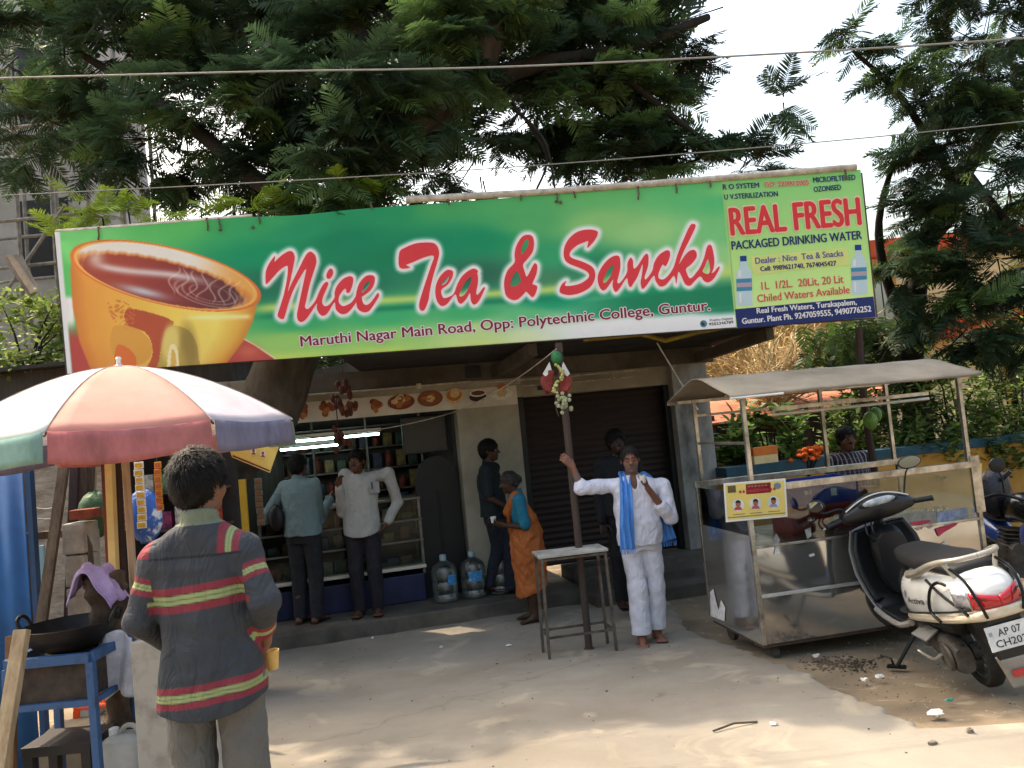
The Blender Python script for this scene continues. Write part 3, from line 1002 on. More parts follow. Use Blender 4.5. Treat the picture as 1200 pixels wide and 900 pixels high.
    tc = np.stack([np.interp(ex, [-100, -40, 20, 70, 100], c) for c in ([160, 158, 128, 92, 70], [66, 62, 48, 42, 40], [46, 48, 44, 42, 46])], 1)
    over((214, 128, 52), (1 - sst(q + edge, 1.0, 1.16)) * ins * .9)
    C = C * (1 - tea[:, None]) + tc * tea[:, None]
    s1 = np.exp(-((ey - 1 + 5 * np.sin(ex * .03 + .6)) / 4.2) ** 2) * sst(ex, -92, -66) * (1 - sst(ex, 10, 70))
    over((226, 222, 222), .8 * s1 * ins)
    over((196, 214, 226), .85 * np.exp(-(((ex + 22) / 26) ** 2 + ((ey - 24) / 4.5) ** 2)) * tea)
    over((240, 236, 230), .6 * np.exp(-(((ex + 84) / 9) ** 2 + ((ey + 1) / 9) ** 2)) * ins)
    for k in range(7):
        cx, ph = 10 + 12 * k, rng.uniform(0, 6)
        over((236, 226, 214), .5 * np.exp(-((ex - cx - 5 * np.sin(ey * .22 + ph)) / 1.1) ** 2) * sst(ey, -18, -8) * (1 - sst(ey, 12, 22)) * ins)
    for k in range(3):
        rr = np.sqrt(((ex - 55) / (24 + 9 * k)) ** 2 + ((ey - 8) / (9 + 3 * k)) ** 2)
        over((214, 190, 176), .45 * np.exp(-((rr - 1) / .05) ** 2) * sst(ey, -4, 6) * ins)
    # water panel ground
    xp = np.interp(y, [198, 385], [843.5, 862.5])
    g = np.clip((y + (x - 860) * .08 - 200) / 170, 0, 1)
    pc = np.stack([np.interp(g, [0, .15, .5, 1], c) for c in ([118, 136, 168, 204], [204, 210, 220, 232], [112, 118, 124, 142])], 1)
    m = sst(x, xp - .6, xp + .6)
    C = C * (1 - m[:, None]) + pc * m[:, None]
    # script lettering: pale glow in the print round each letter
    def cr(sc, ox, oy, pts): return [(ox + a / sc, oy + b_ / sc) for a, b_ in pts]
    nice = cr(7.5, 300, 270, [(165, 225), (110, 300), (85, 370), (85, 460), (100, 465), (150, 410), (210, 345), (270, 310), (280, 340), (270, 440), (245, 560), (215, 660), (190, 740), (205, 770), (235, 780), (250, 760), (285, 640), (330, 520), (400, 390), (440, 340), (430, 400), (400, 540), (375, 660), (360, 740), (370, 790), (400, 805), (440, 780), (490, 710), (535, 640), (535, 690), (560, 735), (590, 750), (630, 725), (690, 630), (700, 690), (730, 725), (765, 735), (810, 720), (870, 650), (880, 630), (890, 680), (920, 710), (960, 720), (1000, 700), (1050, 630), (1080, 575), (1070, 550), (1040, 590), (1000, 640), (965, 655), (940, 635), (930, 590), (935, 580), (990, 540), (1030, 490), (1045, 430), (1035, 400), (1000, 393), (960, 405), (910, 460), (885, 530), (875, 580), (840, 630), (800, 655), (765, 665), (735, 645), (725, 610), (735, 570), (770, 520), (790, 515), (795, 545), (820, 545), (845, 490), (855, 430), (840, 405), (810, 405), (760, 430), (710, 490), (690, 550), (690, 590), (650, 645), (620, 665), (595, 660), (580, 630), (590, 580), (620, 510), (635, 465), (620, 452), (590, 475), (555, 540), (520, 620), (470, 680), (445, 690), (430, 670), (440, 620), (470, 480), (520, 320), (530, 270), (520, 220), (490, 190), (465, 190), (430, 230), (370, 350), (310, 470), (285, 530), (283, 520), (310, 400), (330, 300), (340, 240), (330, 200), (310, 182), (280, 185), (230, 215), (185, 255), (163, 275)])
    nice_h = cr(7.5, 300, 270, [(995, 445), (960, 470), (935, 520), (932, 548), (965, 520), (990, 485)])
    dot = cr(7.5, 300, 270, [(655, 335), (630, 360), (618, 400), (630, 425), (655, 420), (675, 385), (675, 350)])
    T = cr(6, 450, 260, [(185, 320), (110, 322), (108, 215), (150, 180), (230, 150), (330, 145), (370, 165), (388, 215), (375, 280), (340, 400), (318, 510), (315, 540), (290, 610), (270, 625), (250, 610), (250, 560), (290, 430), (330, 310), (350, 240), (280, 250), (200, 285), (155, 303)])
    ea = cr(6, 450, 260, [(440, 340), (400, 375), (370, 430), (360, 490), (370, 550), (400, 590), (440, 580), (480, 530), (505, 510), (520, 560), (545, 575), (580, 540), (605, 500), (610, 550), (630, 582), (665, 560), (700, 490), (710, 460), (695, 465), (670, 500), (655, 512), (648, 495), (660, 430), (660, 375), (655, 365), (660, 345), (635, 328), (600, 340), (550, 380), (515, 440), (490, 505), (450, 530), (420, 535), (405, 510), (405, 475), (450, 440), (480, 390), (485, 350), (465, 338)])
    ea_h = [cr(6, 450, 260, q) for q in ([(455, 385), (425, 410), (405, 445), (430, 435), (450, 410)], [(615, 385), (575, 420), (545, 470), (530, 515), (545, 525), (575, 500), (605, 440)])]
    amp = cr(6, 450, 260, [(1015, 90), (970, 105), (930, 170), (918, 230), (918, 285), (870, 340), (848, 400), (845, 460), (860, 520), (900, 548), (940, 545), (980, 510), (1000, 490), (1020, 510), (1045, 530), (1065, 505), (1078, 455), (1050, 440), (1045, 430), (1070, 370), (1078, 310), (1060, 290), (1040, 320), (1005, 385), (990, 350), (978, 300), (1010, 260), (1045, 210), (1055, 150), (1045, 105)])
    amp_h = [cr(6, 450, 260, q) for q in ([(1000, 125), (980, 150), (965, 200), (965, 230), (990, 205), (1015, 160), (1015, 130)], [(935, 345), (905, 385), (890, 425), (890, 450), (925, 452), (960, 425), (960, 400)])]
    S = cr(5.4545, 640, 245, [(325, 140), (270, 130), (200, 145), (145, 190), (115, 250), (115, 310), (140, 345), (200, 370), (255, 395), (275, 420), (265, 445), (220, 475), (160, 490), (120, 488), (130, 460), (100, 480), (85, 520), (100, 540), (150, 550), (220, 535), (280, 500), (310, 450), (312, 400), (290, 365), (230, 335), (170, 315), (150, 295), (160, 265), (200, 230), (250, 210), (270, 205), (262, 245), (275, 240), (310, 200), (328, 165)])
    anck = cr(5.4545, 640, 245, [(465, 300), (420, 305), (370, 350), (335, 410), (330, 460), (345, 505), (370, 520), (400, 490), (428, 450), (425, 495), (445, 530), (475, 500), (515, 440), (525, 480), (540, 500), (557, 476), (584, 432), (617, 350), (612, 420), (604, 470), (615, 510), (640, 490), (688, 425), (700, 460), (730, 495), (770, 480), (818, 425), (832, 480), (845, 400), (870, 440), (890, 480), (920, 490), (950, 460), (985, 430), (1010, 460), (1040, 468), (1075, 440), (1110, 375), (1100, 370), (1075, 400), (1057, 408), (1070, 380), (1075, 320), (1060, 240), (1040, 228), (1025, 250), (1010, 310), (985, 370), (960, 405), (935, 435), (915, 440), (900, 410), (895, 380), (930, 350), (960, 310), (960, 275), (940, 260), (905, 275), (870, 320), (850, 350), (880, 270), (930, 170), (955, 110), (945, 95), (920, 105), (880, 190), (840, 290), (815, 370), (780, 425), (745, 450), (718, 438), (722, 400), (745, 355), (765, 365), (790, 310), (790, 270), (765, 265), (720, 295), (690, 345), (680, 390), (655, 430), (635, 450), (630, 430), (650, 370), (655, 310), (645, 285), (625, 300), (592, 352), (574, 374), (561, 380), (556, 362), (555, 330), (540, 310), (520, 345), (518, 400), (490, 450), (465, 475), (455, 460), (470, 400), (475, 350)])
    anck_h = [cr(5.4545, 640, 245, q) for q in ([(430, 355), (395, 390), (370, 440), (365, 470), (385, 465), (415, 420)], [(1035, 320), (1015, 365), (1000, 400), (1035, 415), (1048, 385)])]
    loops = [crom(q, 3) for q in [nice, nice_h, dot, T, ea, *ea_h, amp, *amp_h, S, anck, *anck_h]]
    E = np.concatenate([np.concatenate([crom(q, 6), (crom(q, 6) + np.roll(crom(q, 6), -1, 0)) / 2]) for q in [nice, dot, T, ea, amp, S, anck]])
    d = np.full(len(P), 99.)
    sel = np.nonzero((x > 295) & (x < 856) & (y > 248) & (y < 392))[0]
    for ch in np.array_split(sel, 60):
        near = E[(E[:, 0] > P[ch, 0].min() - 12) & (E[:, 0] < P[ch, 0].max() + 12)]
        if len(near):
            d[ch] = np.sqrt(((P[ch][:, None, :] - near[None]) ** 2).sum(-1)).min(1)
    over((238, 226, 226), 1 - sst(d, 2.6, 4.2)); over((205, 232, 222), .7 * (1 - sst(d, 2.5, 8)))
    over((240, 228, 228), 1 - sst(d, 2.0, 3.4))
    V = pl.pix(P)
    wob = .012 * np.sin(V[:, 0] * 2.1) + .006 * np.sin(V[:, 0] * 6.3 + V[:, 2] * 2)
    i, j = np.meshgrid(np.arange(nu - 1), np.arange(nv - 1), indexing='ij')
    Q = np.stack([i * nv + j, i * nv + j + 1, (i + 1) * nv + j + 1, (i + 1) * nv + j], -1).reshape(-1, 4)
    M_b = mat('printed flex', attr='Col', rough=0.45, var=.05, scale=3, bump=.03, trans=0.22, spec=.3)
    o = link('sheet', mesh_np('sheet', V, Q, np.clip(linarr(C * .93 + 15) * 1.06, 0, .9)), M_b, th, smooth=True)
    ink = lambda n_, c: mat('ink ' + n_, c, 0.5, var=.06, scale=4, bump=0, trans=.18, spec=.25)
    # script letters
    OV, OF = outline_mesh(loops)
    b = MB(); b.add(pl.pix(OV, .004), OF); b.build('script_lettering', ink('script red', 'e2434a'), th, fix=False)
    b = MB(); pl.text(b, 'Maruthi Nagar Main Road, Opp: Polytechnic College, Guntur.', (352.8, 406), (832.3, 363.4), 12.6, .003, .10, halo=True); b.build('address_outline', ink('white', 'e9e6e4'), th, fix=False)
    b = MB(); pl.text(b, 'Maruthi Nagar Main Road, Opp: Polytechnic College, Guntur.', (352.8, 406), (832.3, 363.4), 12.6, .005, .03); b.build('address_lettering', ink('maroon', '8a2440'), th, fix=False)
    b = MB(); pl.text(b, 'Prabhu Digitals', (832, 376.6), (859, 374), 2.6, .003, .02); pl.text(b, '9502346789', (831, 381.6), (859.5, 378.8), 3.4, .003, .03)
    b.build('printer_lettering', ink('grey', '3a3f46'), th, fix=False)
    b = MB(); pl.poly(b, [(824.5 + 4.2 * math.cos(a), 379.4 + 4.2 * math.sin(a)) for a in np.linspace(0, 6.28, 17)[:-1]], .003); e1 = b.build('printer_emblem', ink('emblem', '5f8aa0'), th, fix=False)
    b = MB(); pl.poly(b, [(824 + 2.4 * math.cos(a), 378.6 + 3.2 * math.sin(a)) for a in np.linspace(0.3, 3.9, 12)], .004); b.build('emblem_mark', ink('emblem dark', '2b4a3a'), e1, fix=False)
    navy, red = ink('navy', '26336e'), ink('red', 'dc3d40')
    p = []
    for s, a, c, h, bo in (('R O SYSTEM', (847.4, 222), (889.7, 219.6), 6.2, .04), ('U V.STERILIZATION', (848.9, 233.8), (911.7, 229.8), 6.2, .04), ('MICROFILTERED', (953.3, 213.9), (1002.6, 210.6), 6.4, .04), ('OZONISED', (954, 225), (985.8, 222.2), 6.4, .04),
                           ('PACKAGED DRINKING WATER', (857.9, 292.6), (1010.2, 279.9), 10.3, .035), ('Cell: 9989621740, 7674045427', (891.4, 317.8), (980.1, 310.9), 5.7, .045)):
        b = MB(); pl.text(b, s, a, c, h, .006, bo); b.build('navy_lettering', navy, th, fix=False)
    b = MB(); pl.text(b, 'ISO :22000:2005', (896.8, 218.8), (947.9, 216.4), 5.8, .0055, .10, halo=True); b.build('standard_outline', ink('cream', 'e6d2b4'), th, fix=False)
    b = MB(); pl.text(b, 'ISO :22000:2005', (896.8, 218.8), (947.9, 216.4), 5.8, .0075, .03); b.build('standard_lettering', ink('soft red', 'c85a4a'), th, fix=False)
    b = MB(); pl.text(b, 'REAL FRESH', (857.4, 275.6), (1009, 262.8), 33.4, .004, .075, 4, halo=True); b.build('headline_outline', ink('cream', 'e6d2b4'), th, fix=False)
    b = MB(); pl.text(b, 'REAL FRESH', (857.4, 275.6), (1009, 262.8), 33.4, .0065, .038, 4); b.build('headline_lettering', red, th, fix=False)
    ov = crom([(881, 302), (886, 299.6), (940, 295), (988, 290.6), (992, 291.4), (994, 296), (994.6, 306), (992, 310.6), (940, 315.6), (890, 321.6), (884, 321), (881.6, 315)], 3)
    b = MB(); pl.poly(b, ov, .003); b.build('dealer_oval', ink('oval', 'd9e08a'), th, fix=False)
    b = MB(); pl.text(b, 'Dealer : Nice  Tea & Snacks', (885.5, 309.2), (988.2, 300), 7.6, .005, .03); b.build('dealer_lettering', ink('violet', '5a5ea0'), th, fix=False)
    b = MB(); pl.text(b, '1L  1/2L.  20Lit, 20 Lit', (892.9, 339.6), (988.7, 331.2), 9.4, .005, .025); b.build('sizes_lettering', ink('coral', 'd8545c'), th, fix=False); b = MB(); pl.text(b, 'Chiled Waters Available', (888, 354.2), (996, 343.5), 9.2, .005, .025); b.build('sizes_lettering', ink('coral', 'd8545c'), th, fix=False)
    b = MB(); pl.poly(b, [(861.2, 362.4), (1023.6, 347.4), (1026.3, 371.6), (864, 384.6)], .003); st_ = b.build('navy_strip', navy, th, fix=False)
    b = MB(); pl.text(b, 'Real Fresh Waters, Turakapalem,', (887.2, 367.3), (1003.9, 356.8), 6.6, .006, .045); pl.text(b, 'Guntur. Plant Ph. 9247059555, 9490776252', (870, 379.6), (1021, 364.9), 7, .006, .045); b.build('strip_lettering', ink('white', 'e9e6e4'), st_, fix=False)
    for ox, oy, sc in ((872, 330, 1.0), (1006.5, 317, 1.0)):
        bt = lambda pts: [(ox + a * sc - .096 * -b_ * 0 + b_ * .03, oy + b_ * sc) for a, b_ in pts]
        b = MB(); pl.poly(b, crom(bt([(-3.4, -24), (3.4, -24), (4, -20), (8.5, -12), (9.2, -4), (9, 12), (9.2, 24), (8, 27.5), (-8, 28.5), (-9.4, 25), (-9.2, 10), (-9, -4), (-8.2, -11), (-4, -19)]), 3), .003); w = b.build('printed_bottle', ink('bottle', 'c3d8e2'), th, fix=False)
        b = MB(); pl.poly(b, bt([(-4, -30), (3.6, -30.4), (3.8, -24), (-3.8, -23.6)]), .004); b.build('bottle_cap', ink('cap', '23408c'), w, fix=False)
        b = MB(); pl.poly(b, bt([(-9.1, -3), (9.1, -4), (9.1, 10.4), (-9.1, 11.4)]), .004); b.build('bottle_label', ink('label', '4a8fb0'), w, fix=False)
        b = MB(); pl.poly(b, bt([(-8.8, 1.6), (8.8, .8), (8.8, 6), (-8.8, 6.8)]), .005); b.build('label_band', ink('label band', 'b9a7b4'), w, fix=False)
        b = MB(); pl.poly(b, bt([(-6.2, -12), (-3.6, -14), (-3.4, -5), (-6.4, -5)]), .004); pl.poly(b, bt([(-6.4, 13), (-3.6, 13), (-3.8, 25), (-6.2, 25)]), .004); b.build('bottle_glint', ink('white', 'e9e6e4'), w, fix=False)
    b = MB(); pl.poly(b, [(846.6, 213), (848.4, 212.8), (865, 384.4), (863.2, 384.6)], .0025); b.build('panel_edge', ink('panel edge', 'a6cc7c'), th, fix=False)
    # hanging pipes and ties
    b = MB(); b.tube([p_ for p_ in pl.pix([(66, 272), (150, 265.5), (296, 253.5)], -.02)], .022, 8); b.build('top_pipe', M_grime, th, smooth=True)
    b = MB(); b.tube([p_ for p_ in pl.pix([(476, 234), (640, 225), (820, 211), (1003, 196)], .0)], .031, 10); b.build('top_pipe', M_grime, th, smooth=True)
    b = MB()
    for q in ((115, 269), (242, 258), (256, 259), (302, 252), (434, 240), (524, 232), (610, 229), (652, 227), (672, 226), (748, 221), (792, 217), (832, 213), (990, 199)):
        a = pl.pix([q], .02)[0]; bb = pl.pix([(q[0] + rng.uniform(0, 3), q[1] + rng.uniform(5, 13))], .012)[0]
        b.tube([a + (0, .06, .03), a + (0, 0, .02), (a + bb) / 2 + (0.006, 0, 0), bb], .008, 5)
    for q in ((258, 269), (296, 266), (652, 236), (657, 237)):
        b.blob(pl.pix([q], .01)[0], .016, 6, 4)
    b.build('tie', mat('old jute', '6d6253', .9, c2='463f36', scale=20), th)
    b = MB()
    for (q0, q1, e) in (((66, 275), (80, 438), -.02), ((1008, 203), (1026, 372), -.02), ((80, 437), (1025, 372), -.025)):
        b.bar(pl.pix([q0], e)[0], pl.pix([q1], e)[0], .028)
    b.build('back_frame', M_rust, th)
banner()

# cables across the street
for lab, pts, r, Y, c in (('upper thick grey cable strung above the banner and across the treetops', ((-60, 93), (300, 84), (600, 78), (1000, 58), (1290, 38)), .0075, 6.2, '8a8a86'),
                    ('lower thin grey cable passing just above the banner edge', ((-60, 232), (300, 214), (640, 193), (1020, 161), (1290, 132)), .0045, 6.5, '7d7d7a')):
    b = MB(); b.tube(list(crom([at(*p, Y) for p in pts], 6, False)), r, 6)
    tag(b.build('overhead_cable', mat('cable ' + c, c, .6, var=.2, scale=10), smooth=True), lab, 'cable')
b = MB(); b.tube(sag(at(652, 409, 6.95), fp(-0.25, .03, 1.95), .06), .006, 5); b.tube(sag(fp(-.25, .03, 1.95), fp(-1.9, .03, 1.83), .05), .006, 5)
tag(b.build('hanging_wire', M_grime), 'thin pale wire drooping from the iron pole across the shop opening', 'wire')
b = MB(); b.tube(crom([at(770, 402, 7.4), at(788, 432, 7.6), at(800, 452, 7.3), at(812, 470, 7.0), at(818, 480, 6.6)], 5, False), .007, 5)
tag(b.build('hanging_wire', M_grime), 'thin pale wire looping from the roof slab down to the food cart roof', 'wire')

# ================================================================== INSIDE THE SHOP
def interior():
    M_case = mat('case frame', '6f6d68', .4, .5, c2='4b4a46', scale=6)
    M_ledge = mat('pale ledge', 'd9cfbb', .4, var=.1)  # plain pale colour of the lowest shelf
    th = thing('display_counter', 'wide glass fronted display counter with pale ledges and a dark blue base inside the shop', 'counter', fp(-1.5, -.2, -.1))
    s0, s1 = -2.42, -.70
    b = MB(); fbox(b, s0, s1, .02, -.52, -.097, .2); b.build('base', mat('counter blue', '1a2350', .5, c2='121a3c'), th, bevel=.01)
    for z, h, d in ((.30, .035, .06), (.58, .02, .03), (.81, .02, .03), (1.05, .025, .04)):
        b = MB(); fbox(b, s0, s1 + .02, d, -.5, z - h, z); b.build('shelf', M_ledge if z < .4 else M_case, th, bevel=.004)
    b = MB()
    for s in (s0, -1.28, s1):
        b.bar(fp(s, .0, .2), fp(s, -.02, 1.03), .03)
    for s in (s0, s1):
        b.bar(fp(s, -.48, .2), fp(s, -.48, 1.03), .03)
    b.build('frame', M_case, th)
    b = MB(); fbox(b, s0 + .02, s1 - .02, -.485, -.50, .2, 1.04); b.build('back_panel', M_dark, th)
    b = MB(); fbox(b, s0 + .02, s1 - .02, .004, -.002, .31, 1.02); b.build('pane', glass('case glass', 'dfe8e4', .02, .9, 1.25), th)
    fams = [('packet', '7a3a30', 'red'), ('packet', '8a7440', 'yellow'), ('packet', '3a5240', 'green'), ('packet', '8a877e', 'white'), ('packet', '553a26', 'brown'), ('packet', '344460', 'blue')]
    for i, z in enumerate((.305, .582, .812)):
        lv = ('lowest', 'middle', 'top')[i]
        for k in range(9):
            kind, c, cn = fams[(k * 5 + i * 2) % 6]
            s = s0 + .12 + k * .18 + rng.uniform(-.02, .02)
            h, w = rng.uniform(.07, .15), rng.uniform(.09, .15)
            b = MB(); b.box(fp(s, -.16, z + h / 2), (w, .10, h), yaw=R(15) + rng.uniform(-.2, .2))
            o = b.build('snack_packet', mat('packet ' + cn, c, .45, var=.5, scale=14, band=(.45, .55)), bevel=.012)
            tag(o, f'small {cn} snack packet on the {lv} display counter shelf, place {k + 1} from the left', 'snack packet', 'snack packets in the display counter')
    # shelving on the back wall
    rk = thing('wall_shelf', 'dark shelving full of packets and jars on the back wall of the shop', 'shelving', fp(-1.4, -2.3, .6))
    for z in (.75, 1.05, 1.35, 1.65, 1.95):
        b = MB(); fbox(b, -2.5, -.3, -2.2, -2.49, z - .02, z); b.build('shelf', M_case, rk)
    b = MB()
    for s in (-2.5, -1.77, -1.05, -.3):
        b.bar(fp(s, -2.19, .5), fp(s, -2.19, 2.2), .03)
    b.build('upright', M_case, rk)
    for i, z in enumerate((.752, 1.052, 1.352, 1.652)):
        for k in range(13):
            kind, c, cn = fams[(k * 7 + i) % 6]
            s = -2.4 + k * .165
            h, w = rng.uniform(.14, .24), rng.uniform(.10, .14)
            b = MB()
            jar = (k + i) % 3 == 0
            if jar: b.lathe(fp(s, -2.32, z), [(.055, 0), (.06, .02), (.06, h * .8), (.04, h * .88), (.042, h)], 12)
            else: b.box(fp(s, -2.32, z + h / 2), (w, .1, h), yaw=R(15))
            o = b.build('jar' if jar else 'snack_packet', MATS['packet ' + cn], smooth=jar, bevel=0 if jar else .01)
            tag(o, f'{cn} {"jar" if jar else "packet"} on wall shelf row {("one", "two", "three", "four")[i]} from the bottom behind the counter, place {k + 1} along', 'jar' if jar else 'snack packet', 'goods on the back wall shelves')
    for lab, sa, sb, d, z in (('long lit tube light hung across the shop opening', -2.15, -1.0, -.55, 1.80), ('shorter lit tube light deeper inside the shop', -2.2, -1.45, -1.4, 1.72)):
        t = thing('tube_light', lab, 'tube light', fp((sa + sb) / 2, d, z))
        b = MB(); fbox(b, sa, sb, d - .03, d + .03, z + .03, z + .07); b.build('batten', M_white, t)
        b = MB(); b.tube([fp(sa + .02, d, z), fp(sb - .02, d, z)], .014, 10); b.build('tube', mat('lit tube', 'cfeee6', .4, emit=7.0, var=.02), t)
    tv = thing('wall_screen', 'switched off flat screen fixed high in the right corner of the shop opening', 'screen', fp(-.5, -.3, 1.5))
    b = MB(); fbox(b, -.78, -.25, -.30, -.38, 1.52, 1.96); b.build('housing', M_blk, tv, bevel=.012)
    b = MB(); fbox(b, -.755, -.275, -.294, -.299, 1.55, 1.935); b.build('panel', mat('dark screen', '0a0c0d', .3, var=.1, bump=0), tv)
    ap = thing('arched_panel', 'tall dark round-topped panel standing between counter and white wall', 'panel', fp(-.44, -.1, -.1))
    pts = [fp(-.70, -.08, -.095), fp(-.215, -.08, -.095), fp(-.215, -.08, 1.2)] + [fp(-.455 + .24 * math.cos(a) - .002, -.08, 1.2 + .28 * math.sin(a)) for a in np.linspace(.05, math.pi - .1, 14)] + [fp(-.70, -.08, 1.12)]
    b = MB(); b.prism(pts, -FN * .09); b.build('board', mat('dark board', '151414', .6, c2='161615'), ap)
    b = MB(); b.tube([fp(-.46, -.07, -.09), fp(-.46, -.07, 1.1)], .012, 6); b.build('centre_strip', M_blk, ap)
    # menu bundle hanging
    for lab, q, Y, n, rr in (('reddish brown bundle of packets hanging in front of the menu strip', (404, 470), 8.3, 26, .055), ('small red bundle hanging under the long tube light', (397, 512), 8.5, 14, .045)):
        c = at(*q, Y); b = MB()
        for k in range(n):
            b.blob(c + rng.normal(0, 1, 3) * (rr, rr * .8, rr * 1.5), (.03, .02, .045), 6, 4)
        b.tube([c + (0, 0, .12), c + (0, 0, .42)], .006, 5)
        tag(b.build('hanging_bundle', mat('dried bundle', '5b2a20', .8, c2='33201a', scale=14)), lab, 'bundle')
    # water cans on the plinth
    M_can = glass('can plastic', 'c6d0ce', .35, .80)
    for i, (s, lab) in enumerate(((-.52, 'leftmost of three clear water cans, beside the display counter'), (-.20, 'middle clear water can with a blue label, before the white wall'), (.12, 'rightmost clear water can, beside the standing young man'))):
        t = thing('water_can', lab, 'water can', fp(s, .24, -.1), 'water cans on the plinth')
        b = MB(); b.lathe(fp(s, .24, -.098), [(.10, 0), (.135, .01), (.138, .07), (.128, .09), (.138, .11), (.138, .2), (.128, .22), (.138, .24), (.137, .33), (.12, .38), (.05, .43), (.035, .44)], 20); b.build('bottle', M_can, t, smooth=True)
        b = MB(); b.lathe(fp(s, .24, .343), [(.036, 0), (.038, .03), (.036, .06), (.02, .066)], 14); b.build('cap', mat('can cap', '9fb3bb', .5), t, smooth=True)
        if i < 2:
            b = MB()
            a0 = math.atan2(FN[1], FN[0])
            rr = [[fp(s, .24, z) + .142 * np.array([math.cos(a), math.sin(a), 0]) for a in np.linspace(a0 + (.1 if i == 0 else -.55), a0 + (.9 if i == 0 else .55), 8)] for z in (.09, .2)]
            b.grid(rr); b.build('label', mat('can label', '2f7fb8', .5, c2='9cc4d8', scale=30, band=(.55, .6)), t, smooth=True)
interior()
# ================================================================== PEOPLE
def rot3(yaw=0, pitch=0, roll=0):
    return np.array(mathutils.Euler((pitch, roll, yaw), 'XYZ').to_matrix())
M_skin = mat('skin', attr='Col', rough=.55, var=.12, scale=12, bump=.06, bscale=120, spec=.35)
M_cloth = mat('cloth', attr='Col', rough=.78, var=.16, scale=7, bump=.22, bscale=220, spec=.3)
def wrinkles(m, scale=7.0, dist=.02, strength=.4):
    N, L = m.node_tree.nodes, m.node_tree.links
    b = N['Principled BSDF']
    old = b.inputs['Normal'].links[0].from_node
    tc = next(n for n in N if n.type == 'TEX_COORD')
    n1 = N.new('ShaderNodeTexNoise'); n1.inputs['Scale'].default_value = scale; n1.inputs['Detail'].default_value = 3; n1.inputs['Distortion'].default_value = 1.6
    mp = N.new('ShaderNodeMapping'); mp.inputs['Scale'].default_value = (1.6, 1.6, .8); mp.inputs['Rotation'].default_value = (.5, .4, .2)
    L.new(tc.outputs['Object'], mp.inputs[0]); L.new(mp.outputs[0], n1.inputs['Vector'])
    w = N.new('ShaderNodeMath'); w.operation = 'PINGPONG'; w.inputs[1].default_value = .22; L.new(n1.outputs['Fac'], w.inputs[0])
    bp = N.new('ShaderNodeBump'); bp.inputs['Strength'].default_value = strength; bp.inputs['Distance'].default_value = dist * 4
    L.new(w.outputs[0], bp.inputs['Height']); L.new(old.outputs[0], bp.inputs['Normal']); L.new(bp.outputs[0], b.inputs['Normal'])
wrinkles(M_cloth)
M_hair = mat('hair', attr='Col', rough=.62, var=.4, scale=40, bump=.9, bscale=150, stretch=(1, 1, .25), spec=.22)
SK = '7a4e3a'
